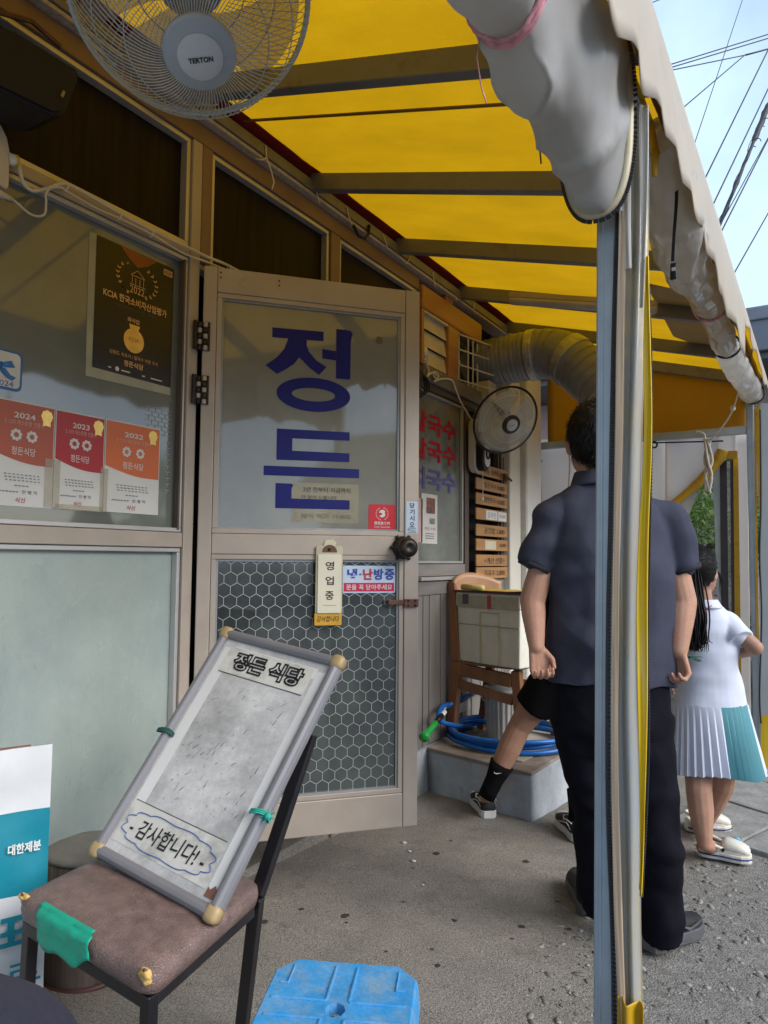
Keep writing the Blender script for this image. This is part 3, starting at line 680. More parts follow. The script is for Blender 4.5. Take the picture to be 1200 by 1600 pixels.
disc('dot', BLUINK, st, dp(.630, 1.139, -.018), DU, UP, .004, off=.0016)
text('문을 꼭 닫아주세요', PAPER, st, dp(.667, 1.088, -.0176), DU, UP, w=.19, h=.022, bold=.012)
st = thing('open_plate', dp(.497, 1.1), 'narrow cream open sign plate hung on the middle rail of the door', 'sign')
q = MB(); q.prism(rrect(dp(.4975, 1.118, .001), DU, UP, .106, .262, .008), DN*.010); q.build('backing', M('aged_acrylic', (.50,.46,.33), .35, 0, .14, 10), st, bevel=.002)
q = MB(); q.prism(rrect(dp(.4975, 1.103, .0115), DU, UP, .092, .226, .004), DN*.005); q.build('plate', M('ivory_plate', (.64,.61,.48), .45, 0, .04), st, bevel=.001)
for k, ch in enumerate('영업중'): text(ch, INK, st, dp(.4985, 1.172-.057*k, .0165), DU, UP, h=.033, w=.033, bold=.012)
sheet('small_print', M('grey_print', (.35,.34,.28), .6), st, dp(.4985, 1.020, .0165), DU, UP, .050, .003, off=.0008, th=.0003)
q = MB(); q.poly([dp(.498+.030*math.cos(a), 1.224+.030*math.sin(a), .0117) for a in [math.pi*i/10 for i in range(11)]]); q.build('rust_stain', RUST, st)
q = MB(); q.lathe([(.006,0),(.004,.008)], dp(.498, 1.236, .0117), DN, 8); q.build('nail', IRON, st)
q = MB(); q.prism([dp(.476,1.248,.002), dp(.52,1.248,.002), dp(.527,1.262,.002), dp(.513,1.275,.002), dp(.482,1.272,.002)], DN*.002); q.build('tape', CREAM, st)
st = thing('yellow_tag', dp(.496, .966), 'yellow scribbled tag below the cream open plate', 'tag')
q = MB(); q.prism(rrect(dp(.4955, .966, .002), DU, UP, .108, .048, .005), DN*.008); q.build('tag_plate', YELT, st, bevel=.002)
text('감사합니다', INK, st, dp(.4955, .968, .0102), DU, UP, w=.088, h=.022, shear=.2)

# ================================================================ posters on the left window (glass outer face at x = -.028)
XG = -.0275
def wp(y, z, o=0.0): return Vector((XG+o, y, z))
po = thing('award_poster', wp(1.615, 2.045), 'black and gold award poster taped at the top of the left window', 'poster')
q = MB(); q.prism([wp(1.421,2.270,.0005), wp(1.448,2.270,.0005), wp(1.448,1.822,.0005), wp(1.778,1.822,.0005), wp(1.780,1.794,.0005), wp(1.426,1.788,.0005)], (.0006,0,0)); q.build('backing_tape', M('clear_tape_yellowed', (.34,.34,.25), .35, 0, .1, 12), po)
sheet('poster_sheet', PBLK, po, wp(1.615, 2.046, .0015), YW, UP, .328, .447, off=0, th=.0006)
q = MB(); gl = M('poster_glow', (.32,.085,.02), .4, 0, .3, 8)
q.add([wp(1.545,2.268,.0022), wp(1.70,2.268,.0022), wp(1.66,2.235,.0022), wp(1.615,2.215,.0022), wp(1.575,2.24,.0022)], [(0,1,2,3,4)]); q.build('orange_glow', gl, po)
text('2022', GOLDI, po, wp(1.617, 2.133, .002), YW, UP, w=.062, h=.026, off=.0008)
text('KCIA 한국소비자산업평가', GOLDI, po, wp(1.615, 2.088, .002), YW, UP, w=.27, h=.028, bold=.025, off=.0008)
text('KOREA CUSTOMER INDUSTRY APPRAISAL', M('dim_print', (.12,.09,.07), .5), po, wp(1.615, 2.060, .002), YW, UP, w=.18, h=.008, off=.0008)
text('외식업', GOLDI, po, wp(1.605, 2.022, .002), YW, UP, w=.05, h=.017, bold=.02, off=.0008)
text('강원도 속초시 / 칼국수 부문 우수', GOLDI, po, wp(1.615, 1.893, .002), YW, UP, w=.205, h=.014, off=.0008)
text('정든식당', GOLDI, po, wp(1.612, 1.866, .002), YW, UP, w=.082, h=.021, bold=.02, off=.0008)
text('KCIA', INK, sheet('corner_logo', GOLDI, po, wp(1.752, 2.244, .002), YW, UP, .040, .022, off=.0004, th=.0003), wp(1.752, 2.244, .0028), YW, UP, w=.034, h=.013, bold=.03, off=.0005)
md = disc('medal', GOLD, po, wp(1.610, 1.952, .002), YW, UP, .043, off=.0006)
text('KCIA', M('medal_print', (.4,.22,.04), .4, .4), md, wp(1.610, 1.956, .0028), YW, UP, w=.045, h=.013, off=.0005)
q = MB(); q.poly([wp(1.592,1.992,.0027), wp(1.628,1.992,.0027), wp(1.634,2.008,.0027), wp(1.588,2.008,.0027)]); q.build('medal_clasp', GOLD, po)
q = MB()
for sgn in (-1, 1):
    for k in range(8):
        a = math.radians(-70+18*k); c = wp(1.617+sgn*(.075*math.cos(a)+.008), 2.158+.055*math.sin(a)+.010, .0029)
        for s2 in (-1, 1):
            d = (YW[1]*Vector((0,1,0))*(-sgn*math.sin(a)+s2*.8*math.cos(a)) + UP*(math.cos(a)+s2*.5*math.sin(a))).normalized(); w_ = Vector((1,0,0)).cross(d)
            q.poly([c, c+d*.006+w_*.0028, c+d*.013, c+d*.006-w_*.0028])
q.build('laurel', GOLDI, po)
q = MB()
for a, b in (((1.588,2.182),(1.617,2.204)),((1.617,2.204),(1.648,2.182)),((1.585,2.150),(1.652,2.150)),((1.594,2.152),(1.594,2.182)),((1.643,2.152),(1.643,2.182)),((1.609,2.152),(1.609,2.176)),((1.627,2.152),(1.627,2.176)),((1.588,2.182),(1.648,2.182))):
    q.bar(wp(*a, .003), wp(*b, .003), .0018, .0006, (1,0,0))
q.build('house_emblem', GOLDI, po)
disc('round_logo', PAPER, po, wp(1.545, 1.838, .002), YW, UP, .008, off=.0006)
for (y, w_) in ((1.580,.036),(1.712,.05),(1.515,.012),(1.655,.012)): sheet('small_print', PAPER, po, wp(y, 1.837, .002), YW, UP, w_, .004, off=.0008, th=.0003)

def cert(y0, y1, z0, z1, col, year, lab, ox=0.0):
    yc, w_, h_ = (y0+y1)/2, y1-y0, z1-z0
    c = thing('certificate', wp(yc, (z0+z1)/2), lab, 'certificate', 'star restaurant certificates on the left window')
    sheet('paper_sheet', PAPER, c, wp(yc, (z0+z1)/2, .0012+ox), YW, UP, w_, h_, off=0, th=.0006)
    m = MB(); pts = [wp(y0+.003, z1-.004, .0019+ox), wp(y1-.003, z1-.004, .0019+ox), wp(y1-.003, z1-h_*.595, .0019+ox)]
    for k in range(1, 15):
        t = k/14; pts.append(wp(y1-.003-(w_-.006)*t, z1-h_*(.50+.095*math.sin(min(1, (1-t)/.78)*math.pi/2)), .0019+ox))
    m.poly(list(reversed(pts))); m.build('colour_field', col, c)
    text(year, PAPER, c, wp(yc-.012*0, z1-h_*.135, .002+ox), YW, UP, w=w_*.34, h=.017, bold=.015, off=.0006)
    text('2 스타 레스토랑 인증서', M('pale_print_'+year, (.62,.42,.36), .6), c, wp(yc, z1-h_*.205, .002+ox), YW, UP, w=w_*.62, h=.015, off=.0006)
    for s_ in (-1, 1):
        q = MB(); fc = wp(yc+s_*w_*.125, z1-h_*.325, .0027+ox)
        for k in range(8):
            a = 2*math.pi*k/8+.2; cc = fc + Vector((0, math.cos(a), math.sin(a)))*.0128
            q.poly([cc + Vector((0, math.cos(t), math.sin(t)))*.0056 for t in [2*math.pi*i/10 for i in range(10)]])
        q.build('flower', PAPER, c)
    text('정든식당', PAPER, c, wp(yc, z1-h_*.475, .002+ox), YW, UP, w=w_*.38, h=.024, bold=.005, off=.0006)
    sl = disc('gold_seal', GOLD, c, wp(y1-w_*.14, z1-h_*.10, .002+ox), YW, UP, .019, off=.0008, rim=.06, n=48)
    q = MB(); q.poly([wp(y1-w_*.14-.012, z1-h_*.14, .0025+ox), wp(y1-w_*.14-.013, z1-h_*.20, .0025+ox), wp(y1-w_*.14, z1-h_*.19, .0025+ox), wp(y1-w_*.14+.013, z1-h_*.20, .0025+ox), wp(y1-w_*.14+.012, z1-h_*.14, .0025+ox)]); q.build('seal_ribbon', GOLD, c)
    gp = MATS.get('grey_small_print') or M('grey_small_print', (.22,.22,.23), .6)
    for k in range(3):
        for j in range(9):
            q = w_*.06; sheet('print_line', gp, c, wp(yc-w_*.26+j*w_*.065+.002*(k-1), z1-h_*(.70+.028*k), .002+ox), YW, UP, w_*.05*(.6+.4*rnd.random()), .0034, off=.0006, th=.0002)
    for j in range(4): sheet('print_line', gp, c, wp(yc-w_*.10+j*w_*.06, z1-h_*.805, .002+ox), YW, UP, w_*.045, .0034, off=.0006, th=.0002)
    for j in range(6): sheet('print_line', gp, c, wp(yc-w_*.34+j*w_*.052, z1-h_*.865, .002+ox), YW, UP, w_*.04, .0036, off=.0006, th=.0002)
    text('안 병 익', INK, c, wp(yc+w_*.12, z1-h_*.862, .002+ox), YW, UP, w=w_*.24, h=.011, off=.0006)
    text('식신', REDINK, c, wp(yc-.004, z1-h_*.94, .002+ox), YW, UP, w=w_*.16, h=.016, bold=.01, off=.0006, shear=.15)
    return c
cert(1.128, 1.325, 1.347, 1.661, CRUST, '2024', 'rust coloured 2024 restaurant certificate, leftmost on the window')
cert(1.327, 1.506, 1.349, 1.660, CRED, '2023', 'deep red 2023 restaurant certificate between the other two', .0004)
cert(1.509, 1.738, 1.350, 1.661, CORNG, '2022', 'orange 2022 restaurant certificate, rightmost on the window')
# yellowed tape between the certificates
for (y, w_, z, h_, nm) in ((1.322,.052,1.425,.15,'tape'),(1.508,.03,1.42,.145,'tape'),(1.42,.17,1.355,.018,'tape')):
    tp = sheet('yellowed_tape', M('yellowed_tape_%d' % int(y*1000), (.55,.50,.38), .3, 0, .1, 20, alpha=.30), None, wp(y, z, .0042), YW, UP, w_, h_, off=0, th=.0004, org=wp(y, z))
    tag(tp, {1322: 'yellowed clear tape strip between rust and red certificates', 1508: 'yellowed clear tape strip between red and orange certificates', 1420: 'yellowed clear tape along the foot of the red certificate'}[int(round(y*1000))], 'tape', 'tape strips on the certificates')
# blue ribbon sticker
st = thing('ribbon_sticker', wp(1.125, 1.745), 'white sticker with a blue ribbon bow and blue border at the left edge', 'sticker')
sheet('border', SBLUE, st, wp(1.118, 1.746, .001), YW, UP, .190, .118, off=0, r=.018)
sheet('field', M('sticker_white', (.62,.62,.60), .4), st, wp(1.118, 1.747, .0018), YW, UP, .176, .104, off=0, th=.0006, r=.014)
bw = M('ribbon_print', (.004,.13,.42), .35, 0, .35, 40)
q = MB(); B = lambda y, z: wp(y, z, .0026)
for pl in ([(1.060,1.790),(1.125,1.770),(1.132,1.748),(1.060,1.735)], [(1.120,1.770),(1.150,1.766),(1.152,1.746),(1.124,1.744)], [(1.146,1.764),(1.178,1.776),(1.190,1.757),(1.162,1.752),(1.148,1.752)], [(1.136,1.748),(1.160,1.750),(1.176,1.733),(1.194,1.728),(1.182,1.716),(1.164,1.722),(1.148,1.735)]): q.poly([B(*p) for p in pl])
q.build('ribbon', bw, st)
text('2024', BLUINK, st, wp(1.158, 1.705, .002), YW, UP, w=.056, h=.016, off=.0006)
# brick pattern film fragments
fm = thing('brick_film', wp(1.72, 1.67), 'torn film with a white brick outline behind the orange certificate', 'film')
q = MB()
for k in range(7):
    z = 1.735-.0155*k; q.bar(wp(1.672+.006*(k > 3)*k, z, .0008), wp(1.788, z, .0008), .0018, .0004, (1,0,0))
    for j in range(4):
        y = 1.685+.030*j+(.015 if k % 2 else 0)
        if y < 1.788 and k < 6: q.bar(wp(y, z, .0009), wp(y, z-.0155, .0009), .0018, .0004, (1,0,0))
q.build('brick_outline', M('faint_white_film', (.36,.37,.36), .5), fm)
q = MB()
for k in range(9): q.bar(wp(1.768, 1.62-.022*k, .0008), wp(1.786, 1.62-.022*k, .0008), .003, .0004, (1,0,0)); q.bar(wp(1.776, 1.62-.022*k, .0009), wp(1.776, 1.607-.022*k, .0009), .003, .0004, (1,0,0))
q.build('film_edge', M('faint_white_film_b', (.30,.31,.31), .5), fm)
# leaflet on the far window
st = thing('leaflet', (-.021, 3.79, 1.44), 'white leaflet with small pictures on the far window', 'leaflet')
sheet('paper_sheet', PAPER, st, (-.0205, 3.795, 1.445), YW, UP, .205, .30)
sheet('picture', M('food_picture', (.22,.10,.08), .5, 0, .6, 40), st, (-.019, 3.81, 1.525), YW, UP, .11, .095, off=.0004, th=.0003)
sheet('picture', M('food_picture_grey', (.24,.24,.24), .5, 0, .5, 50), st, (-.019, 3.83, 1.432), YW, UP, .07, .035, off=.0004, th=.0003)
text('맛집 소개', REDINK, st, (-.0192, 3.80, 1.385), YW, UP, w=.13, h=.018, off=.0006)
for k in range(3): sheet('print_line', MATS['grey_small_print'], st, (-.019, 3.80, 1.355-.014*k), YW, UP, .11, .006, off=.0004, th=.0003)
st = sheet('pink_flyer', M('pink_paper', (.56,.38,.38), .6), None, (-.0205, 3.60+.07, 1.43), YW, UP, .075, .26, org=(-.02, 3.67, 1.43)); tag(st, 'pink flyer half hidden behind the open door edge', 'flyer')
# ================================================================ menu boards
mb = thing('menu_board', (.03, 4.6, 1.1), 'hanging menu of eight pine slats with handwritten prices', 'menu board')
rows = ['메뉴  들깨칼국수', '얼큰국수 9,000', '칼만둣국 10,000', '', '공깃밥 1,000', '8,000', '<계산 선불>', '음료수 2,000']
ztop = [1.853, 1.753, 1.652, 1.550, 1.440, 1.342, 1.236, 1.150]
for k, (rw, zt) in enumerate(zip(rows, ztop)):
    q = MB(); q.box((.030, 4.345, zt-.078), (.042, 4.885+.004*(k % 3), zt)); p_ = q.build('slat', SLAT, mb, bevel=.002)
    zc = zt-.040
    if k == 3:
        sheet('paper_label', PAPER, p_, (.0425, 4.60, zc), YW, UP, .20, .064, th=.0005); sheet('paper_label', PAPER, p_, (.0425, 4.79, zc), YW, UP, .15, .064, th=.0005)
        text('감자전', MATS['grey_small_print'], p_, (.0435, 4.60, zc), YW, UP, w=.15, h=.04, off=.0008); text('10,000', MATS['grey_small_print'], p_, (.0435, 4.79, zc), YW, UP, w=.11, h=.024, off=.0008)
    elif k == 5:
        sheet('paper_label', CREAM, p_, (.0425, 4.58, zc), YW, UP, .19, .062, th=.0005); text('8,000', INK, p_, (.0425, 4.80, zc), YW, UP, w=.11, h=.026)
    else: text(rw, INK, p_, (.0425, 4.65, zc), YW, UP, w=.36, h=.042)
for yy in (4.40, 4.85):
    q = MB(); q.tube([(.0275, yy, 1.06), (.0275, yy, 1.95)], .003, 5); q.build('hanging_cord', BLACK, mb)
q = MB(); q.tube([(.062, 4.40, 1.98), (.062, 4.405, 1.62)], .0025, 5); q.ell((.062, 4.405, 1.61), (.008,0,0), (0,.008,0), (0,0,.012), 8, 6)
PULL = q
# ================================================================ canopy
can = thing('canopy', (1.58, 1.6, gz(0, 1.6)), 'yellow vinyl lean-to canopy on grey steel rafters and posts', 'canopy')
def rz(x): return 2.96 - .28*(x-.1)
RY = [-.55, .22, 1.0, 1.77, 2.53, 3.30, 4.10, 4.90, 5.60]
def roofp(u, v):
    x = .015 + 1.675*u; y = -1.3 + 7.0*v
    d = min(abs(y-r) for r in RY); sag = .018*math.sin(min(1, d/.39)*math.pi/2)*math.sin(math.pi*u)
    return (x, y, rz(x)+.003+sag*.6 + .004*noise.noise((x*4, y*4, 1)) + .004*(1-min(1, 4*abs(noise.noise((x*2.2+y*.8, y*2.6, 6))))))
m = MB(); m.grid(roofp, 24, 110); m.build('roof_sheet', YROOF, can, smooth=True, fix=False)
for y in RY[2:] + RY[:2]:
    m = MB(); m.bar((.03, y, rz(.03)-.043), (1.655, y, rz(1.655)-.043), .045, .078); m.build('rafter', STEEL, can, bevel=.005)
m = MB(); m.bar((.03, 2.055, rz(.03)-.004), (1.66, 2.055, rz(1.66)-.004), .016, .004); m.build('seam', M('brown_seam', (.22,.11,.02), .6), can)
m = MB(); m.box((.012, -1.2, 2.888), (.052, 5.68, 2.938)); m.build('wall_purlin', STEEL, can, bevel=.004)
m = MB(); m.bar((.048, -1.2, rz(.048)-.004), (.048, 5.68, rz(.048)-.004), .075, .004); m.build('red_hem', REDH, can)
m = MB(); m.bar((1.60, -1.2, 2.435), (1.60, 5.66, 2.435), .045, .045); m.build('eave_beam', GALV, can, bevel=.004)
m = MB(); m.add([V(p)-UP*.006 for p in [(1.2605, 3.7354, 2.6351), (1.5480, 3.8845, 2.5546), (1.5262, 5.2070, 2.5607), (1.2228, 4.7693, 2.6456)]], [(0,1,2,3)]); m.build('shade_patch', M('ochre_shade', (.36,.24,.08), .6, 0, .1), can, solid=.002)  # shaded stretch of the roof, painted as a darker ochre sheet below it
# scalloped valance
vb = [(1.7000, 1.2165, 2.1890), (1.7000, 1.2417, 2.1634), (1.7000, 1.2784, 2.1598), (1.7000, 1.3937, 2.2250), (1.7000, 1.4512, 2.2418), (1.7000, 1.4590, 2.1834), (1.7000, 1.4944, 2.1738), (1.7000, 1.6473, 2.2551), (1.7000, 1.7078, 2.2632), (1.7000, 1.7265, 2.2103), (1.7000, 1.8742, 2.2546), (1.7000, 1.9632, 2.2032), (1.7000, 2.1279, 2.2556), (1.7000, 2.1803, 2.2121), (1.7000, 2.2406, 2.2083), (1.7000, 2.4075, 2.2631), (1.7000, 2.4716, 2.2076), (1.7000, 2.6332, 2.2349), (1.7000, 2.7451, 2.1818), (1.7000, 2.9218, 2.2112), (1.7000, 3.0378, 2.1639), (1.7000, 3.3331, 2.2216), (1.7000, 3.4805, 2.1653), (1.7000, 3.8216, 2.1918)]
vb = sorted([(p[1], p[2]) for p in vb])
def vbot(y):
    if y <= vb[0][0]:
        return 2.42 - .035*abs(math.sin((y-vb[0][0])*8))
    for (a, za), (b, zb) in zip(vb, vb[1:]):
        if a <= y <= b: return za + (zb-za)*(y-a)/max(1e-6, b-a)
    return 2.40 - .04*abs(math.sin(y*7))
def valp(u, v):
    y = -1.2 + 6.88*u; zt = rz(1.69)+.004; zb = min(vbot(y), zt-.02)
    x = 1.692 + .016*math.sin(v*math.pi*.55) + .010*noise.noise((y*5, v*1.5, 3))*v
    return (x, y, zt + (zb-zt)*v)
m = MB(); m.grid(valp, 330, 8); m.build('valance', VALO, can, smooth=True, solid=.0025, fix=False)
m = MB(); m.grid(lambda u, v: (1.655+.012*noise.noise((u*30, v, 0)), -1.2+6.85*u, rz(1.655)-.01-.115*v), 120, 3)
m.build('curtain_header', M('stained_brown_vinyl', (.20,.10,.035), .5, 0, .25, 9, .1, 20), can, smooth=True, solid=.003, fix=False)
# posts
def post(x0, x1, y, z0, z1, nm='post'):
    m = MB(); m.bar((x0, y, z0), (x1, y, z1), .05, .05, (0,1,0)); p = m.build(nm, GALV, can, bevel=.005)
    q = MB(); d = .0253
    for sx in (-.010, .012):
        q.bar((x0+sx, y-.0262, z0), (x1+sx, y-.0262, z1), .004, .003, (0,1,0))
    q.build('channel_ridge', GALV, p)
    return p
post(1.571, 1.610, 1.625, gz(0,1.6)-.05, 2.41)
post(1.586, 1.588, 5.60, -.23, 2.41)
m = MB(); m.bar((.05, 5.60, 2.135), (1.56, 5.60, 2.135), .05, .055); m.build('end_beam', GALV, can, bevel=.004)
m = MB(); m.grid(lambda u, v: (.10+1.46*u, 5.632+.012*noise.noise((u*5, v*3, 1)), 2.11 + (rz(.10+1.46*u)-.05-2.11)*v), 24, 10); m.build('end_tarp', YEND, can, smooth=True, solid=.002, fix=False)
# ---- roof cords tied round the wall purlin
cords = [[(0.0550, 1.8999, 2.9500), (0.0550, 1.8669, 2.9260), (0.0550, 1.7407, 2.8591), (0.0550, 1.7015, 2.8488)],
 [(0.0550, 2.1792, 2.9301), (0.0550, 2.1846, 2.8827), (0.0550, 2.2186, 2.8351), (0.0550, 2.2362, 2.7957), (0.0550, 2.2248, 2.7595)], [(0.0550, 2.1223, 2.8432), (0.0550, 2.1613, 2.8571), (0.0550, 2.1847, 2.8800)],
 [(0.0550, 2.5305, 2.8973), (0.0550, 2.5459, 2.8646), (0.0550, 2.5612, 2.8469)], [(0.0550, 2.7735, 2.9280), (0.0550, 2.7965, 2.8860), (0.0550, 2.8253, 2.8491)],
 [(0.0550, 3.1139, 2.9267), (0.0550, 3.1671, 2.8668), (0.0550, 3.3747, 2.8582), (0.0550, 3.4105, 2.9160)], [(0.0550, 3.6826, 2.9199), (0.0550, 3.6995, 2.8746), (0.0550, 3.7164, 2.8370)], [(0.0550, 3.9973, 2.8774), (0.0550, 4.0068, 2.8471)], [(0.0550, 4.2808, 2.9216), (0.0550, 4.2705, 2.8527)]]
cl = ['looped white lacing cord behind the near fan', 'frayed white cord end hanging from the purlin', 'short white cord tail wrapped beside the frayed one', 'white lacing cord just past the second visible rafter', 'straight white lacing cord before the black hook', 'forked white lacing cord after the black hook', 'white lacing cord above the door corner', 'tiny white lacing cord over the plywood header', 'white lacing cord above the plywood end']
for c_, l_ in zip(cords, cl):
    q = MB(); q.tube(c_, .0032, 6); tag(q.build('lacing_cord', CORD, None, smooth=True, org=c_[0]), l_, 'cord', 'cords lacing the canopy to the wall')
q = MB(); q.tube([(0.0600, 2.8292, 2.8528), (0.0600, 2.8756, 2.8191), (0.0600, 2.9341, 2.8259), (0.0600, 2.9694, 2.8636), (0.0600, 2.9746, 2.9132)], .008, 8)
tag(q.build('hook', BLACK, None, smooth=True, org=(0.0600, 2.8292, 2.8528)), 'black cable hook hanging from the wall purlin', 'hook')
# ---- near curtain, rolled up under the eave and tied with string
nc = thing('rolled_curtain', (1.57, 1.3, 2.0), 'big grey vinyl curtain bundled under the eave beside the near post', 'curtain')
secs = [(-.3,2.16,.075,.02),(.3,2.15,.075,.02),(.75,2.07,.092,-.006),(.98,2.075,.088,-.008),(1.085,2.095,.078,-.010),(1.12,2.085,.084,-.008),(1.20,2.050,.088,-.002),(1.30,2.045,.084,0),(1.40,2.025,.080,.0),(1.47,1.995,.076,.008),(1.52,1.972,.074,.014),(1.545,1.968,.072,.016)]
def csec(y):
    for a, b in zip(secs, secs[1:]):
        if a[0] <= y <= b[0]:
            t = (y-a[0])/(b[0]-a[0]); t = t*t*(3-2*t); return [a[i]+(b[i]-a[i])*t for i in range(4)]
    return secs[-1]
m = MB(); rings = []
for i in range(170):
    y = -.3 + 1.845*i/169; s_ = csec(y); zt = 2.415; zc = (s_[1]+zt)/2
    rings.append(((1.578+s_[3], y, zc), (s_[2], 0, 0), (0, 0, (zt-s_[1])/2), 2.6))
m.loft(rings, 96)
o = m.build('vinyl_roll', PVCG, nc, smooth=True)
def wfn(p):
    y = p.y + nc.location.y; z = p.z + nc.location.z; x = p.x + nc.location.x
    rd = lambda v: 1-2*abs(v)**.7
    k = max(0, 1-abs(y-1.19)/.17); s_ = .019*k*rd(math.sin(15*(z-2.1)+13*(y-1.1)+2.5*noise.noise((x*6, y*5, z*5))))
    k2 = max(0, 1-abs(y-1.42)/.25); f_ = .014*k2*rd(noise.noise((x*5+2, y*5-z*7, z*3))*1.6)
    return s_ + f_ + .010*noise.noise((x*7, y*6+3, z*5)) + .004*noise.noise((x*18, y*18, z*12))
wrinkle(o, wfn)
e = [V((1.578+.016+.071*math.copysign(abs(math.cos(t))**(2/2.6), math.cos(t)), 1.549, 2.19+.222*math.copysign(abs(math.sin(t))**(2/2.6), math.sin(t)))) for t in [math.pi*.86+ (math.pi*1.36)*k/40 for k in range(41)]]
q = MB(); q.tube(e, .011, 8); q.build('edge_hem', M('yellowed_hem', (.50,.44,.30), .45), nc, smooth=True)
q = MB()
for k in range(110):
    t = k/109*40; i = min(39, int(t)); p = e[i].lerp(e[i+1], t-i); d = (e[i+1]-e[i]).normalized(); nrm = V((0,1,0)).cross(d)
    q.obox(p + nrm*.013 + V((0,.002,0)), d*.0022, nrm*.005, V((0,.003,0)))
q.build('zipper_teeth', ZIP, nc, kind='stuff')
q = MB(); sm = [(1.578+.074*math.cos(t)*.8, 1.30+.2*math.sin(t)*.2, 2.2) for t in (0, 1)]
q.tube([V((1.578-.094+.004*math.sin(k), 1.16+.022*k, 2.33-.013*k-.004*k*math.sin(k*.9))) for k in range(16)], .002, 5); q.build('stitch_line', M('dark_stitch', (.12,.11,.09), .7), nc)
s_ = csec(1.088); ring = [V((1.578+s_[3]+(s_[2]+.014)*math.cos(t), 1.088+.006*math.sin(3*t), (s_[1]+2.415)/2+((2.415-s_[1])/2+.012)*math.sin(t))) for t in [2*math.pi*k/36 for k in range(36)]]
q = MB()
for dy in (-.006, .002, .009): q.tube([p+V((.002*math.sin(i*2.1+dy*300), dy, 0)) for i, p in enumerate(ring)], .0042, 6, closed=True)
q.tube([V((1.52,1.085,2.12)), V((1.512,1.085,2.07)), V((1.518,1.09,2.02)), V((1.528,1.09,1.985))], .0012, 4)
tag(q.build('pink_tie', PINKS, None, smooth=True, org=(1.578,1.088,2.14)), 'pink and white string tied round the grey vinyl curtain', 'string')
# ---- far curtain roll of clear pvc along the eave
fc = thing('rolled_curtain', (1.62, 3.6, 2.2), 'clear pvc curtain rolled along the eave behind the near post', 'curtain')
ctr = [(1.6200, 2.0391, 2.3958), (1.6200, 2.1468, 2.3603), (1.6200, 2.3493, 2.2944), (1.6200, 2.5656, 2.2614), (1.6200, 2.8577, 2.2702), (1.6200, 3.2567, 2.2855), (1.6200, 3.8456, 2.2740), (1.6200, 4.4831, 2.2853), (1.6200, 5.5284, 2.3630)]
rad = [.075, .080, .084, .080, .072, .058, .056, .062, .066]
def spl(pts, n):
    out = []; P = [V(p) for p in pts]; N = len(P)
    for i in range(n):
        t = i/(n-1)*(N-1); k = min(N-2, int(t)); f = t-k; p0, p1, p2, p3 = P[max(0,k-1)], P[k], P[k+1], P[min(N-1,k+2)]
        out.append(.5*((2*p1)+(-p0+p2)*f+(2*p0-5*p1+4*p2-p3)*f*f+(-p0+3*p1-3*p2+p3)*f**3))
    return out
cl_ = spl(ctr, 150); rr_ = [v.x for v in spl([(r, 0, 0) for r in rad], 150)]
cl3 = spl(ctr, 420); rr3 = [v.x for v in spl([(r, 0, 0) for r in rad], 420)]
m = MB(); m.tube(cl3, rr3, 72); o = m.build('pvc_roll', PVCR, fc, smooth=True)
def w2(p):
    q = (p.x*8, p.y*2.2, p.z*8); return .012*noise.noise(q) + .007*math.sin(26*p.z+16*p.x+9*p.y+9*noise.noise((p.x*7, p.y*3, p.z*7))) + .006*noise.noise((p.x*26, p.y*9, p.z*26)) + .003*noise.noise((p.x*60, p.y*22, p.z*60))
wrinkle(o, w2)
def tie(i, mat, lab, r=.006):
    p, d = cl_[i], (cl_[i+1]-cl_[i-1]).normalized(); u = d.orthogonal().normalized(); w = d.cross(u)
    q = MB(); q.tube([p+(u*math.cos(t)+w*math.sin(t))*(rr_[i]+.006) + d*.015*math.cos(t) for t in [2*math.pi*k/24 for k in range(24)]], r, 6, closed=True)
    tag(q.build('tie', mat, None, smooth=True, org=p), lab, 'tie', 'ties round the rolled clear curtain')
tie(93, PINKS, 'pinkish tie round the clear pvc roll'); tie(112, BLACK, 'black tie in the middle of the clear pvc roll'); tie(146, BLACK, 'black tie at the far end of the clear pvc roll')
# yellow and clear upper folds between the bundle and the roll
q = MB(); q.tube([(1.6465, 1.9000, 2.3491), (1.6548, 1.9000, 2.2678), (1.6506, 1.9000, 2.2081)], [.006,.011,.006], 8); q.build('yellow_fold', YOCH, fc, smooth=True)
# black pull strap with buckle
sp = thing('pull_strap', (1.6524, 2.1500, 2.0102), 'thin black strap with plastic buckle hanging from the eave', 'strap')
q = MB(); pts = [(1.6594, 2.1500, 2.4087), (1.6654, 2.1500, 2.3487), (1.6655, 2.1500, 2.2559), (1.6565, 2.1500, 2.1429), (1.6517, 2.1500, 2.0713)]
pp = spl(pts, 24)
for a, b in zip(pp, pp[1:]): q.bar(a, b, .009, .003, (0,1,0))
q.build('strap_band', BLACK, sp)
q = MB(); c = V((1.6529, 2.1500, 2.0405)); q.obox(c, (.008,0,0), (0,.005,0), (.001,0,.024)); q.obox(c+V((.003,-.004,-.014)), (.006,0,0), (0,.004,0), (0,0,.010)); q.build('buckle', BLACK, sp, bevel=.002)
q = MB(); q.obox(c+V((.002,-.0065,.004)), (.005,0,0), (0,.0012,0), (0,0,.005)); q.build('buckle_bar', ALUL, sp)

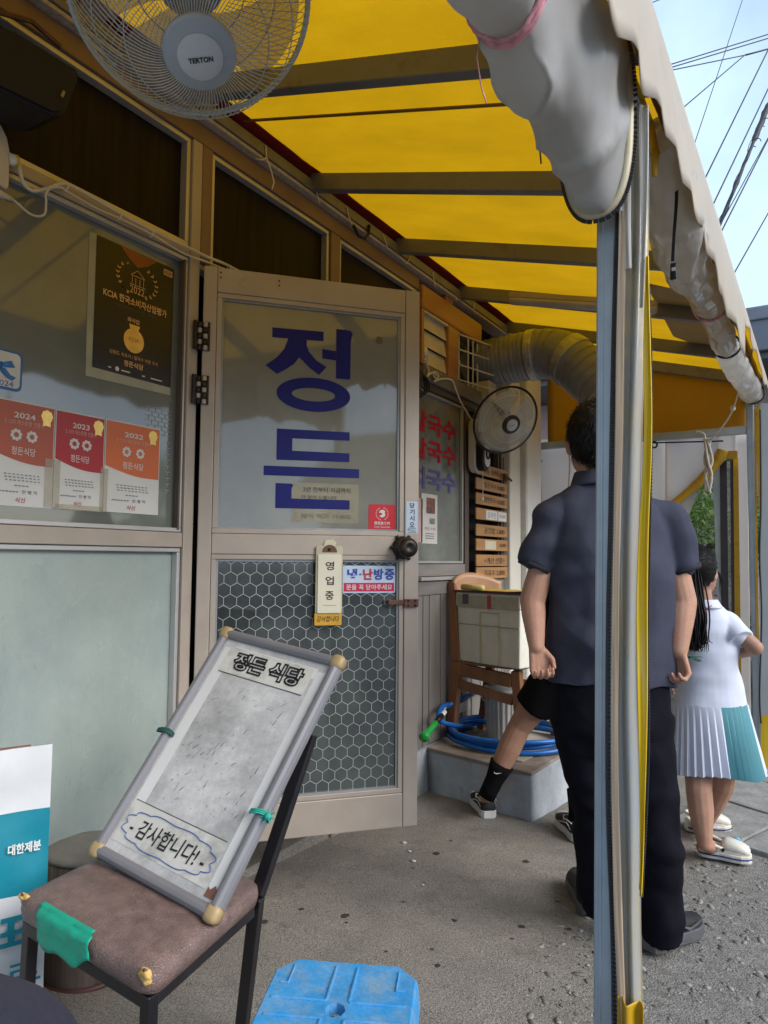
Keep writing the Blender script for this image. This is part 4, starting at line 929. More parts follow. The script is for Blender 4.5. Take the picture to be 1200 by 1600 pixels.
# ---- loose flap bundle hanging down the near post
fb = thing('hanging_flap', (1.64, 1.58, gz(0,1.6)), 'bundled clear pvc door flap with yellow edge hanging beside the near post', 'curtain')
def ribbon(nm, mat, L, R, fold=.0, nf=1.0, rows=70, cols=10, wob=.004, solid=.002, dy=0.0, seed=0):
    Ls, Rs = spl(L, rows+1), spl(R, rows+1)
    def fn(u, v):
        t = v*rows; i = min(rows-1, int(t)); f = t-i; a = Ls[i].lerp(Ls[i+1], f); b = Rs[i].lerp(Rs[i+1], f)
        p = a.lerp(b, u); zz = p.z
        p.y += dy + fold*math.sin(u*math.pi*2*nf+1.5*noise.noise((zz*1.5, seed, 0))) + wob*noise.noise((u*3, zz*4, seed))
        p.x += wob*.6*noise.noise((zz*3, seed+5, u))
        return p
    m = MB(); m.grid(fn, cols, rows); return m.build(nm, mat, fb, smooth=True, solid=solid, fix=False)
ribbon('white_strip', M('off_white_vinyl', (.58,.54,.47), .4, 0, .06, 6, dirt=(.3,.2,.1), dscale=6), [(1.6375, 1.5850, 2.2483), (1.6384, 1.5850, 2.0982), (1.6396, 1.5850, 1.9794), (1.6447, 1.5850, 1.8464)], [(1.6598, 1.5850, 2.2405), (1.6591, 1.5850, 2.0920), (1.6588, 1.5850, 1.9744), (1.6597, 1.5850, 1.8432)], .002)
ribbon('beige_hem', BEIGE, [(1.6333, 1.5880, 1.9823), (1.6245, 1.5880, 1.7350), (1.6166, 1.5880, 1.4484), (1.6043, 1.5880, 1.0285), (1.6000, 1.5880, 0.6883), (1.6041, 1.5880, 0.3853), (1.6113, 1.5880, 0.1302)], [(1.6513, 1.5880, 1.9776), (1.6410, 1.5880, 1.7321), (1.6317, 1.5880, 1.4473), (1.6193, 1.5880, 1.0295), (1.6148, 1.5880, 0.6909), (1.6200, 1.5880, 0.3898), (1.6243, 1.5880, 0.1350)], .0, wob=.002, solid=.006)
ribbon('clear_flap', PVCC, [(1.6563, 1.6000, 2.2278), (1.6501, 1.6000, 1.9832), (1.6344, 1.6000, 1.6497), (1.6196, 1.6000, 1.1673), (1.6114, 1.6000, 0.7544), (1.6150, 1.6000, 0.4223), (1.6187, 1.6000, 0.1132)], [(1.6962, 1.6000, 2.2142), (1.6911, 1.6000, 1.9726), (1.6779, 1.6000, 1.6434), (1.6601, 1.6000, 1.1680), (1.6567, 1.6000, 0.7615), (1.6531, 1.6000, 0.4326), (1.6523, 1.6000, 0.1258)], .011, 1.3, cols=24, seed=2)
ribbon('clear_flap', PVCC, [(1.6490, 1.6200, 2.2264), (1.6354, 1.6200, 1.6545), (1.6204, 1.6200, 1.1670), (1.6120, 1.6200, 0.7497), (1.6112, 1.6200, 0.0986)], [(1.6853, 1.6200, 2.2142), (1.6657, 1.6200, 1.6501), (1.6450, 1.6200, 1.1674), (1.6444, 1.6200, 0.7548), (1.6427, 1.6200, 0.1104)], .008, .8, cols=16, seed=7)
ribbon('flap_pleat', M('cloudy_pvc', (.50,.48,.42), .35, 0, .1, 4, .1, 20, alpha=.8), [(1.6825, 1.5800, 2.2075), (1.6816, 1.5800, 1.9664), (1.6757, 1.5800, 1.7522)], [(1.6987, 1.5800, 2.2020), (1.6936, 1.5800, 1.9633), (1.6824, 1.5800, 1.7510)], .004, .6)
ribbon('yellow_edge', YSTR, [(1.6917, 1.5750, 1.8613), (1.6834, 1.5750, 1.6645), (1.6774, 1.5750, 1.4420), (1.6662, 1.5750, 1.2229), (1.6595, 1.5750, 1.0334), (1.6617, 1.5750, 0.8341), (1.6607, 1.5750, 0.6768), (1.6582, 1.5750, 0.5084)], [(1.6983, 1.5750, 1.8598), (1.6979, 1.5750, 1.6623), (1.6944, 1.5750, 1.4408), (1.6871, 1.5750, 1.2229), (1.6815, 1.5750, 1.0348), (1.6785, 1.5750, 0.8363), (1.6709, 1.5750, 0.6787), (1.6607, 1.5750, 0.5090)], .004, .7, wob=.005)
ribbon('crumpled_foot', YOCH, [(1.6073, 1.5700, 0.2915), (1.6025, 1.5700, 0.1249)], [(1.6635, 1.5700, 0.2943), (1.6613, 1.5700, 0.1468)], .012, 1.4, rows=20, wob=.012)
def teeth(nm, pts, n, w, h, dp_):
    P = spl(pts, 200); q = MB()
    for k in range(n):
        t = k/(n-1)*199; i = min(198, int(t)); p = P[i].lerp(P[i+1], t-i); q.obox(p, (w/2,0,0), (0,dp_/2,0), (0,0,h/2))
    o = q.build(nm, ZIP, fb, kind='stuff'); q = MB()
    for a, b in zip(P[::4], P[4::4]): q.bar(a+V((-.003,.003,0)), b+V((-.003,.003,0)), .008, .002, (0,1,0))
    q.build('zipper_tape', M('zipper_tape_'+nm, (.05,.05,.055), .7), fb); return o
teeth('zipper_teeth', [(1.6332, 1.5920, 2.1557), (1.6296, 1.5920, 1.9850), (1.6197, 1.5920, 1.7662), (1.6129, 1.5920, 1.5640), (1.6055, 1.5920, 1.3076), (1.5965, 1.5920, 1.0276), (1.5922, 1.5920, 0.6858), (1.5983, 1.5920, 0.4212), (1.6009, 1.5920, 0.1113)], 300, .007, .0032, .006)
teeth('edge_zipper_teeth', [(1.6953, 1.5780, 1.7905), (1.6975, 1.5780, 1.6351), (1.6951, 1.5780, 1.4411), (1.6878, 1.5780, 1.2230), (1.6822, 1.5780, 1.0346), (1.6798, 1.5780, 0.8359), (1.6729, 1.5780, 0.6782), (1.6613, 1.5780, 0.5080)], 210, .005, .003, .005)

# ================================================================ end wall of vinyl sheets at y = 5.66
ec = thing('end_curtain', (.8, 5.66, -.21), 'off white vinyl end curtain pulled aside and tied, with yellow edged openings', 'curtain')
YE = 5.665
def esheet(nm, mat, pts, dy=0, solid=.002, amp=.008):
    P = [V(p) for p in pts]; P = [V((p.x, YE+dy, p.z)) for p in P]
    m = MB()
    if len(P) == 4:
        a, b, c, d = P
        def fn(u, v):
            p = a.lerp(b, u).lerp(d.lerp(c, u), v); p.y += amp*noise.noise((p.x*5, p.z*2, dy*9)) + amp*.6*math.sin(p.x*23+3*noise.noise((p.z, p.x, 4))); return p
        m.grid(fn, 20, 24)
    else: m.poly(P)
    return m.build(nm, mat, ec, smooth=len(P) == 4, solid=solid, fix=False)
esheet('white_sheet', PVCW, [(-0.3404, 5.6650, 2.2151), (1.0363, 5.6650, 2.1632), (0.9920, 5.6650, -0.4119), (-0.3479, 5.6650, -0.6877)])
esheet('gathered_sheet', PVCW, [(1.0089, 5.6650, 2.1656), (1.3973, 5.6650, 2.1605), (1.3764, 5.6650, 1.9735), (0.9988, 5.6650, 1.5718)], dy=-.012)
esheet('hanging_sheet', M('faded_pvc', (.55,.53,.49), .5, 0, .06, 3, trans=((.6,.55,.5), .4)), [(0.9814, 5.6650, 1.6208), (1.3070, 5.6650, 1.9310), (1.2707, 5.6650, 1.8479), (0.9907, 5.6650, 1.0906)], dy=.02)
q = MB(); q.tube([V(p)+V((0,-.02,0)) for p in spl([(0.9806, 5.6650, 1.5723), (1.0907, 5.6650, 1.6557), (1.2479, 5.6650, 1.7921), (1.3671, 5.6650, 1.9365), (1.4026, 5.6650, 2.0093)], 24)], [.028]*10+[.034]*8+[.04]*6, 10); q.build('rolled_hem', YOCH, ec, smooth=True)
esheet('top_sheet', PVCW, [(1.3802, 5.6650, 2.1573), (1.4898, 5.6650, 2.1569), (1.4862, 5.6650, 1.9938), (1.3766, 5.6650, 1.9829)], dy=.004)
esheet('side_sheet', PVCW, [(1.4814, 5.6650, 2.1530), (1.5642, 5.6650, 2.1549), (1.5326, 5.6650, -0.2780), (1.4438, 5.6650, -0.3013)], dy=.01)
esheet('clear_sheet', M('hazy_clear_pvc', (.5,.52,.53), .2, 0, .05, 3, alpha=.35), [(1.4094, 5.6650, 1.9337), (1.4431, 5.6650, 1.9315), (1.4449, 5.6650, -0.2482), (1.3959, 5.6650, -0.2559)], dy=.02)
for (a, b, c, d) in (((1.3940, 5.6650, 2.0052), (1.4988, 5.6650, 1.9976), (1.4976, 5.6650, 1.9465), (1.3927, 5.6650, 1.9442)), ((1.4685, 5.6650, 1.9485), (1.5018, 5.6650, 1.9462), (1.4804, 5.6650, -0.2865), (1.4399, 5.6650, -0.2931))):
    esheet('yellow_edge', YOCH, [a, b, c, d], dy=-.02, amp=.002)
esheet('zip_strip', M('dark_zip_strip', (.035,.03,.032), .6), [(1.4475, 5.6650, 1.9405), (1.4683, 5.6650, 1.9391), (1.4440, 5.6650, -0.2924), (1.4195, 5.6650, -0.2964)], dy=-.015, amp=.001)
esheet('zip_strip', M('dark_zip_strip_b', (.035,.03,.032), .6), [(1.3790, 5.6650, 1.8981), (1.4265, 5.6650, 1.9419), (1.4031, 5.6650, -0.2991), (1.3536, 5.6650, -0.3071)], dy=-.016, amp=.001)
for (a, b, c, d) in (((-0.0940, 5.6650, 2.0652), (0.0283, 5.6650, 2.0568), (0.0499, 5.6650, 2.0126), (-0.0886, 5.6650, 2.0108)), ((-0.0942, 5.6650, 2.0112), (-0.0607, 5.6650, 2.0090), (-0.0362, 5.6650, 1.4409), (-0.0805, 5.6650, 1.4415)), ((0.0004, 5.6650, 2.0051), (0.0335, 5.6650, 2.0137), (0.0515, 5.6650, 1.4397), (0.0078, 5.6650, 1.4403))):
    esheet('yellow_edge', YOCH, [a, b, c, d], dy=-.02, amp=.002)
esheet('zip_strip', BLACK, [(-0.0551, 5.6650, 2.0087), (-0.0051, 5.6650, 2.0055), (0.0078, 5.6650, 1.4403), (-0.0362, 5.6650, 1.4409)], dy=-.018, amp=.001)
m = MB(); a, b = V((1.3525, 5.6600, 1.8192)), V((1.3418, 5.6600, -0.3078)); m.bar((a.x, 5.72, 2.1), (a.x+.02, 5.72, -.25), .055, .05, (0,1,0)); m.build('inner_post', M('pale_blue_post', (.42,.50,.53), .45, .2), ec, bevel=.004)
m = MB(); m.tube([(-0.0658, 5.6200, 2.1327), (0.1792, 5.6200, 2.1248), (0.2847, 5.6200, 2.1219)], .006, 6); m.tube([(0.9147, 5.6200, 2.0980), (1.2812, 5.6200, 2.0783), (1.4088, 5.6200, 2.0728)], .006, 6); m.build('curtain_wire', IRON, ec)
for q_ in ((-0.0366, 5.6000, 2.0690), (0.9367, 5.6000, 2.0787)):
    q = MB(); q.tube([V(q_)+V((.022*math.cos(t), 0, .022*math.sin(t))) for t in [2*math.pi*k/16 for k in range(16)]], .007, 6, closed=True); q.build('eyelet', IRON, ec, smooth=True)
# yellow strips and wire at the far post
ff = thing('post_flap', (1.63, 5.58, -.2), 'narrow yellow and clear pvc flap hanging along the far post', 'curtain')
def fs(nm, mat, pts, dy):
    m = MB(); P = [V(p) for p in pts]; m.add([V((p.x, p.y+dy, p.z)) for p in P], [(0,1,2,3)]); return m.build(nm, mat, ff, solid=.003)
fs('yellow_strip', YOCH, [(1.6248, 5.5500, 2.2940), (1.6526, 5.5500, 2.2911), (1.6468, 5.5500, 1.5469), (1.6310, 5.5500, 1.5473)], 0)
fs('clear_strip', M('milky_pvc_strip', (.5,.53,.55), .25, 0, .05, 3, alpha=.75), [(1.6557, 5.5700, 2.3127), (1.7148, 5.5700, 2.3062), (1.6803, 5.5700, -0.2094), (1.5879, 5.5700, -0.2242)], 0)
fs('yellow_strip', YSTR, [(1.6144, 5.5400, 0.1584), (1.6644, 5.5400, 0.1644), (1.6733, 5.5400, -0.2495), (1.5994, 5.5400, -0.1512)], 0)
fs('yellow_strip', YOCH, [(1.6155, 5.5600, 2.2696), (1.6275, 5.5600, 2.2684), (1.6096, 5.5600, 0.6655), (1.5939, 5.5600, 0.6644)], 0)
q = MB(); q.tube(spl([(1.6577, 5.5200, 2.2578), (1.6469, 5.5200, 1.6335), (1.6297, 5.5200, 1.2369), (1.6320, 5.5200, 0.8439), (1.6081, 5.5200, 0.3240), (1.6107, 5.5200, 0.1103)], 40), .006, 6)
tag(q.build('hanging_wire', CABLE, None, smooth=True, org=(1.6107, 5.5200, 0.1103)), 'wavy black wire hanging down the far post', 'wire')
m = MB(); b_ = V((1.5735, 5.5000, -0.2221)); m.obox(b_+V((0,0,.03)), (.05,0,0), (0,.06,0), (0,0,.03)); m.lathe([(.02,0),(.02,.05)], b_+V((.03,-.06,.03)), (1,0,0), 10)
m.build('post_foot', ALUL, can, bevel=.004)
# rope bundle tied over the end beam
rp = thing('rope_bundle', (1.3111, 5.5000, 1.7361), 'grey rope knotted over the end beam and hanging down', 'rope')
q = MB()
for k in range(4):
    o_ = .012*k; q.tube(spl([V((1.3217, 5.5000, 2.0576))+V((o_-.02,0,.02)), V((1.3190, 5.5000, 1.9194))+V((.03*math.sin(k*2), .01*k, 0)), V((1.3209, 5.5000, 1.8044))+V((.02*math.cos(k*3),0,0)), V((1.3148, 5.5000, 1.7130))+V((o_-.02,0,-.01*k))], 18), .011, 6)
q.build('rope_strands', ROPE, rp, smooth=True)
q = MB(); q.tube(spl([(1.3362, 5.4500, 2.0491), (1.4447, 5.3000, 2.1287), (1.5154, 5.2000, 2.2134), (1.5612, 5.1000, 2.3084)], 16), .006, 6); q.ell((1.5156, 5.2000, 2.2220), (.018,0,0), (0,.018,0), (0,0,.02), 8, 6); q.tube(spl([(1.3051, 5.5000, 2.0681), (1.2976, 5.5000, 2.1151), (1.2471, 5.5000, 2.1381)], 8), .007, 5); q.build('rope_tail', CORD, rp, smooth=True)
q = MB(); q.tube(spl([(0.2961, 5.5500, 2.1472), (0.3045, 5.5500, 1.9412), (0.2812, 5.5500, 1.6357)], 14), .006, 6); q.tube(spl([(0.2647, 5.5500, 2.1136), (0.3012, 5.5500, 2.1365), (0.3211, 5.5500, 2.0682)], 8), .005, 5)
tag(q.build('greenish_rope', ROPE, None, smooth=True, org=(0.2961, 5.5500, 2.1472)), 'greenish cord hanging from the end beam beside the head of the man', 'cord')
# ================================================================ exhaust duct
du = thing('exhaust_duct', (.0, 4.55, 2.55), 'grey foil exhaust duct bending out from the wall under the canopy', 'duct')
dpth = spl([(-.03,4.56,2.575), (.12,4.58,2.585), (.30,4.60,2.60), (.45,4.60,2.595), (.58,4.58,2.545), (.70,4.56,2.44), (.82,4.54,2.31), (.93,4.52,2.19)], 140)
m = MB(); rr = [.165 + .0014*math.cos(i*2*math.pi/3.5) + (.006 if (42 < i < 52 or 80 < i < 90) else 0) for i in range(140)]
m.tube(dpth, rr, 36); m.build('duct_tube', DUCT, du, smooth=True)
for a, b in ((43, 52), (80, 90), (126, 139)):
    m = MB(); m.tube(dpth[a:b], [.1735+.001*math.sin(i*2.3) for i in range(b-a)], 36, cap=False); m.build('foil_tape', DUCTT, du, smooth=True, solid=.001)
for i in (10, 17, 24, 31, 37, 58, 66, 96, 103, 110, 117, 123):
    p, d = dpth[i], (dpth[i+1]-dpth[i-1]).normalized(); u = d.orthogonal().normalized(); w = d.cross(u)
    q = MB(); q.tube([p+(u*math.cos(t)+w*math.sin(t))*.1695 for t in [2*math.pi*k/40 for k in range(40)]], .0022, 5, closed=True); q.build('wire_rib', M('rib_%d' % i, (.28,.28,.27), .3, .7), du, smooth=True)
# fluorescent fitting
lf = thing('strip_light', (.9, 3.86, 2.6), 'unlit fluorescent strip light fixed under the canopy', 'lamp')
a, b = V((.47, 3.88, rz(.47)-.125)), V((1.30, 3.80, rz(1.30)-.125))
m = MB(); m.bar(a+V((0,0,.03)), b+V((0,0,.03)), .05, .03); m.build('housing', M('yellowed_housing', (.42,.33,.2), .5), lf, bevel=.004)
m = MB(); m.tube([a+(b-a)*t for t in (0,.02,.98,1)], [.020,.026,.026,.020], 14); m.build('tube_cover', M('frosted_cover', (.40,.39,.38), .3), lf, smooth=True)
for t in (.72, .9): m = MB(); m.obox(a+(b-a)*t+V((0,-.03,.02)), (.035,0,-.008), (0,.006,0), (0,0,.010)); m.build('clip', M('clip_%d' % int(t*100), (.5,.42,.3), .5), lf)

# ================================================================ fans
def fan(root, ctr, axis, up, R, df, db, nw, wm, rimm, badge, badge_rim, blade, nb, rim_r, wr, hubr, spiral=.0):
    ax = V(axis).normalized(); ux = V(up); ux = (ux-ax*ux.dot(ax)).normalized(); rx = ux.cross(ax); c = V(ctr)
    P = lambda r, t, h: c + (rx*math.cos(t)+ux*math.sin(t))*r + ax*h
    q = MB(); q.tube([P(R, 2*math.pi*k/64, 0) for k in range(64)], rim_r, 8, closed=True); q.build('rim', rimm, root, smooth=True)
    q = MB()
    for k in range(nw):
        t = 2*math.pi*k/nw; pts = []
        for i in range(9):
            s = i/8; r = hubr*.9+(R-hubr*.9)*s; h = df*math.cos(s*math.pi/2)**.75 if s < 1 else 0; pts.append(P(r, t+spiral*(1-s), h))
        pts.append(P(R+rim_r*1.4, t, -.006)); q.tube(pts, wr, 4, cap=False)
    for s in (.42, .74):
        r = hubr*.9+(R-hubr*.9)*s; h = df*math.cos(s*math.pi/2)**.75-.002; q.tube([P(r, 2*math.pi*k/56, h) for k in range(56)], wr*1.3, 5, closed=True)
    q.build('front_guard', wm, root, fix=False)
    q = MB()
    for k in range(int(nw*.7)):
        t = 2*math.pi*k/int(nw*.7); pts = []
        for i in range(7):
            s = i/6; r = R*.35+(R*.65)*s; pts.append(P(r, t+spiral*(1-s)*-1, -db*math.cos(s*math.pi/2)**.7 if s < 1 else 0))
        q.tube(pts, wr, 4, cap=False)
    for s in (.2, .6):
        r = R*.35+R*.65*s; q.tube([P(r, 2*math.pi*k/48, -db*math.cos(s*math.pi/2)**.7) for k in range(48)], wr*1.4, 5, closed=True)
    q.build('rear_guard', wm, root, fix=False)
    q = MB(); q.lathe([(hubr, -.004), (hubr, .004), (hubr*.93, .010), (hubr*.66, .011), (hubr*.64, .014), (.001, .016)], c+ax*df, ax, 40); hb = q.build('badge', badge_rim, root, smooth=True, bevel=0)
    q = MB(); q.lathe([(hubr*.63, .0145), (hubr*.60, .018), (.001, .0195)], c+ax*df, ax, 40); q.build('badge_centre', badge, hb, smooth=True)
    q = MB(); q.lathe([(R*.13, -.03), (R*.14, .03), (R*.06, .045)], c, ax, 20); q.build('blade_hub', blade, root, smooth=True)
    for k in range(nb):
        a = 2*math.pi*k/nb+.35; q = MB()
        def bf(u, v):
            r = R*.13+(R*.78)*v; wd = .55+.55*math.sin(min(1, v*1.25)*math.pi/2)-(.25*max(0, v-.8)/.2); t = a+(u-.5)*wd*1.1+.25*v
            return P(r, t, .03*(u-.5)*2*(1-.3*v))
        q.grid(bf, 8, 10); q.build('blade', blade, root, smooth=True, solid=.002, fix=False)
    q = MB(); q.lathe([(R*.30, -db-.005), (R*.32, -db-.05), (R*.27, -db-.13), (R*.12, -db-.16)], c, ax, 24); q.build('motor_housing', rimm, root, smooth=True)
    return c, ax, ux, rx, hb
c1 = V((1.0455, 0.8624, 2.2202)); h1 = V((1.1165, 0.8185, 2.0619))
f1 = thing('wall_fan', c1+V((0,.1,.25)), 'grey wire guard fan hanging close overhead below the canopy', 'fan')
c, ax, ux, rx, hb = fan(f1, c1, h1-c1, (0,.3,1), .213, (h1-c1).length, .06, 104, WIRE, WIRE, FANB, FANW, BLADE, 4, .0055, .0009, .062, .35)
cx_, ux_ = RT, None
tx = (RT - ax*RT.dot(ax)).normalized(); ty = ax.cross(tx)
text('TERTON', BLACK, hb, h1+ax*.0195-ty*.002, tx, ty, w=.042, h=.009, bold=.03, off=.0008)
for k in range(6):
    q = MB(); t = 2*math.pi*k/6+.2; q.tube([c+(rx*math.cos(t)+ux*math.sin(t))*.215+ax*.005, c+(rx*math.cos(t+.12)+ux*math.sin(t+.12))*.16+ax*.105], .0022, 5); q.build('guard_clip', WIRE, f1, fix=False)
q = MB(); q.tube([c-ax*.20, c-ax*.26+V((0,.05,.12)), V((c.x, 1.0, rz(c.x)-.08))], .022, 10); q.build('mount_arm', FANW, f1, smooth=True)
f2 = thing('wall_fan', (.05, 4.29, 1.98), 'black rimmed wall fan with white badge beside the far window', 'fan')
c2 = V((0.2925, 4.2400, 2.0928)); cd = (-CF*.80 + CR*.30 - CU*.42).normalized()
c, ax, ux, rx, hb = fan(f2, c2, cd, (0,0,1), .222, .075, .05, 120, WIRED, BLACK, FANB, M('black_badge_ring', (.015,.018,.02), .35), BLADB, 5, .008, .0010, .062, .5)
tx = (CR - ax*CR.dot(ax)).normalized(); ty = ax.cross(tx)
q = MB(); q.tube([c+ax*.093-tx*.018-ty*.002, c+ax*.0945-ty*.004, c+ax*.093+tx*.012+ty*.006], .0022, 5); q.build('badge_mark', BLUINK, hb)
b = V((.03, 4.30, 1.955)); q = MB()
q.prism(rrect(b, YW, UP, .13, .36, .06, 6), (.05,0,0)); q.build('wall_base', M('fan_white', (.58,.57,.52), .4), f2, bevel=.008)
q = MB(); q.prism(rrect(b+V((.051,.004,0)), YW, UP, .11, .34, .05, 6), (.05,0,0)); q.build('base_cover', BLACK, f2, bevel=.008)
q = MB(); q.prism(rrect(b+V((.102,.01,-.045)), YW, UP, .085, .20, .04, 6), (.006,0,0)); fp = q.build('face_plate', M('fan_plate', (.55,.56,.55), .4), f2)
q = MB(); q.tube([b+V((.111,.01,-.06))+V((0,.026*math.cos(t),.03*math.sin(t))) for t in [2*math.pi*k/24 for k in range(24)]], .006, 6, closed=True); q.build('dial', BLACK, fp, smooth=True)
PULL.build('pull_cord', WHITE, f2)
q = MB(); q.tube([b+V((.07,0,.08)), b+V((.14,-.02,.10)), c-ax*.12], .03, 10); q.build('arm', BLACK, f2, smooth=True)
# speaker hung on the dark panel
sk = thing('loudspeaker', (.1, 1.15, 2.6), 'black loudspeaker hung in front of the dark upper panel', 'speaker')
pts = [(0.2000, 0.8803, 2.5574), (0.2000, 1.0113, 2.5906), (0.2000, 1.1982, 2.5981), (0.2000, 1.2111, 2.5867), (0.2000, 1.1823, 2.4870), (0.2000, 1.1638, 2.4481), (0.2000, 1.1331, 2.4291), (0.2000, 0.8872, 2.4074)]
q = MB(); q.prism(pts, (-.15, 0, 0)); q.build('cabinet', BLACK, sk, bevel=.012)
q = MB(); q.prism([V(p)*.94+(V(pts[3])*.5+V(pts[0])*.5)*.06+V((.004,0,0)) for p in pts], (.006,0,0)); q.build('grille', M('speaker_cloth', (.010,.010,.013), .9, 0, .2, 60), sk)
sheet('logo_plate', M('dull_silver', (.22,.2,.19), .4, .5), sk, V((0.2150, 1.1515, 2.4981)), V((0,.35,.93)), V((0,-.93,.35)), .022, .008, off=.002)
q = MB(); q.tube([(.05,1.0,2.72), (.05,1.15,2.78), (.04,1.25,2.77)], .008, 6); q.build('bracket', RUST, sk)
# power adapter and cables along the transom
pa = thing('power_adapter', (.03, 1.1, 2.35), 'white power outlet box with a plug at the left edge', 'outlet')
q = MB(); q.prism([(0.0400, 1.0026, 2.4670), (0.0400, 1.0819, 2.4255), (0.0400, 1.1000, 2.3990), (0.0400, 1.1090, 2.3655), (0.0400, 1.1117, 2.2619), (0.0400, 1.1067, 2.2482), (0.0400, 1.0748, 2.2541), (0.0400, 1.0125, 2.2521)], (-.035,0,0)); q.build('box', M('cream_plastic', (.60,.55,.47), .45), pa, bevel=.006)
q = MB(); a, b = V((0.0300, 1.1083, 2.3433)), V((0.0300, 1.1368, 2.3498)); q.tube([a, a.lerp(b,.6), b], [.017,.017,.013], 14); q.build('plug', WHITE, pa, smooth=True)
q = MB(); q.tube([a.lerp(b,.62), a.lerp(b,.92)], .0178, 14); q.build('yellow_label', M('yellow_label', (.6,.5,.02), .5), pa, smooth=True)
cm = spl([(0.0300, 1.1408, 2.3479), (0.0300, 1.1480, 2.3165), (0.0300, 1.1609, 2.2915), (0.0300, 1.1891, 2.2850), (0.0300, 1.2351, 2.3142), (0.0300, 1.2870, 2.3525), (0.0300, 1.3541, 2.3566), (0.0300, 1.4874, 2.3470), (0.0300, 1.6344, 2.3432), (0.0300, 1.7818, 2.3450), (0.0300, 1.8942, 2.3459), (0.0300, 1.9795, 2.3520), (0.0300, 2.1071, 2.3506)], 90)
q = MB(); q.tube(cm, .0058, 8); tag(q.build('power_cable', CORD, None, smooth=True, org=cm[0]), 'thick white power cable running along the transom above the left window', 'cable')
cm = spl([(0.0300, 1.0540, 2.2378), (0.0300, 1.0983, 2.2301), (0.0300, 1.1286, 2.2304), (0.0300, 1.1782, 2.2116), (0.0300, 1.2084, 2.2147), (0.0300, 1.2282, 2.2312), (0.0300, 1.2310, 2.2643), (0.0300, 1.2296, 2.2956), (0.0300, 1.2454, 2.3189), (0.0300, 1.2768, 2.3355), (0.0300, 1.3099, 2.3322), (0.0300, 1.4022, 2.3252), (0.0300, 1.5008, 2.3284), (0.0300, 1.6349, 2.3272), (0.0300, 1.7675, 2.3153), (0.0300, 1.8784, 2.3250), (0.0300, 1.9801, 2.3317), (0.0300, 2.0333, 2.3404)], 110)
q = MB(); q.tube(cm, .0036, 8); q.tube([(0.0300, 1.0540, 2.2378), (0.0300, 1.0983, 2.2301), (0.0300, 1.1247, 2.2306)], [.012,.010,.006], 8); tag(q.build('thin_cable', CORD, None, smooth=True, org=cm[0]), 'thin white cable looping below the thick power cable', 'cable')
for k, p in enumerate(((0.0300, 1.2960, 2.3485), (0.0300, 1.4927, 2.3404), (0.0300, 1.6262, 2.3352), (0.0300, 2.0079, 2.3469))):
    q = MB(); q.tube([V(p)+V((.009*math.cos(t), .003*math.sin(t), .014*math.sin(t)-.004)) for t in [2*math.pi*i/12 for i in range(12)]], .0018, 5, closed=True)
    tag(q.build('cable_tie', WHITE, None, org=p), ['white cable tie nearest the power outlet', 'second white cable tie along the transom cables', 'third white cable tie above the award poster', 'white cable tie above the door hinge side'][k], 'cable tie', 'ties holding the transom cables')
# cord and tangle by the far lintel
cm = spl([(0.0600, 3.5819, 2.3598), (0.0600, 3.6298, 2.3029), (0.0600, 3.6063, 2.2670), (0.0600, 3.6781, 2.3064), (0.0600, 3.7441, 2.2904), (0.0600, 3.6948, 2.2561), (0.0600, 3.7947, 2.2939), (0.0600, 3.9346, 2.3170), (0.0600, 3.9893, 2.2718), (0.0600, 4.0639, 2.2047), (0.0600, 4.1600, 2.1518), (0.0600, 4.2393, 2.1108)], 80)
q = MB(); q.tube(cm, .006, 6); q.tube([V((0.0650, 3.7095, 2.2975))+V((0, .035*math.cos(t), .02*math.sin(t))) for t in [2*math.pi*k/16 for k in range(16)]], .005, 5, closed=True)
tag(q.build('fan_cord', CORD, None, smooth=True, org=cm[-1]), 'knotted white cord running along the lintel to the black rimmed fan', 'cord')
q = MB()
for k in range(3): q.tube([V((0.0500, 3.5398, 2.2084))+V((.01*k, (.06+.01*k)*math.cos(t), (.075-.012*k)*math.sin(t))) for t in [2*math.pi*i/20 for i in range(20)]], .006, 5, closed=True)
tag(q.build('cable_coil', CABLE, None, smooth=True, org=(0.0500, 3.5398, 2.2084)), 'coil of dark cable hung behind the open door edge', 'cable')
q = MB(); q.lathe([(.03,0),(.032,.015),(.012,.02)], (0.0000, 3.6761, 2.4384), (1,0,0), 14); q.tube(spl([V((0.0250, 3.6302, 2.4229)), V((0.0400, 3.6583, 2.4163)), V((0.0300, 3.6694, 2.3663))], 10), .004, 5); tag(q.build('socket', WHITE, None, smooth=True, org=(0.0000, 3.6761, 2.4384)), 'round white socket with cord on the cream louvre', 'socket')
# ================================================================ concrete step with wooden chair, box, bin and hose
pf = thing('concrete_step', (.35, 4.1, -.15), 'low grey painted concrete step with a worn board edge against the wall', 'step')
top = [(.028,3.695),(.700,3.552),(.735,4.25),(.74,4.86),(.028,4.86)]
m = MB(); N_ = []
bot = [(.028,3.70),(.715,3.535),(.80,4.27),(.80,4.86),(.028,4.86)]
def ring(pl, z, jit=0.0, seed=0):
    out = []
    for i in range(len(pl)):
        a, b = pl[i], pl[(i+1) % len(pl)]
        for k in range(14):
            t = k/14; x = a[0]+(b[0]-a[0])*t; y = a[1]+(b[1]-a[1])*t
            out.append((x+jit*noise.noise((x*7,y*7,seed)), y+jit*noise.noise((x*7,y*7,seed+9)), z+(gh(x, y) if z < 0 else 0)))
    return out
rg = [ring(bot, -.015, .035, 1), ring([(x*.985+.004, y+.004) for x, y in bot], -.005, .02, 2), ring(top, .085, .005, 3), ring(top, .102, .002, 4)]
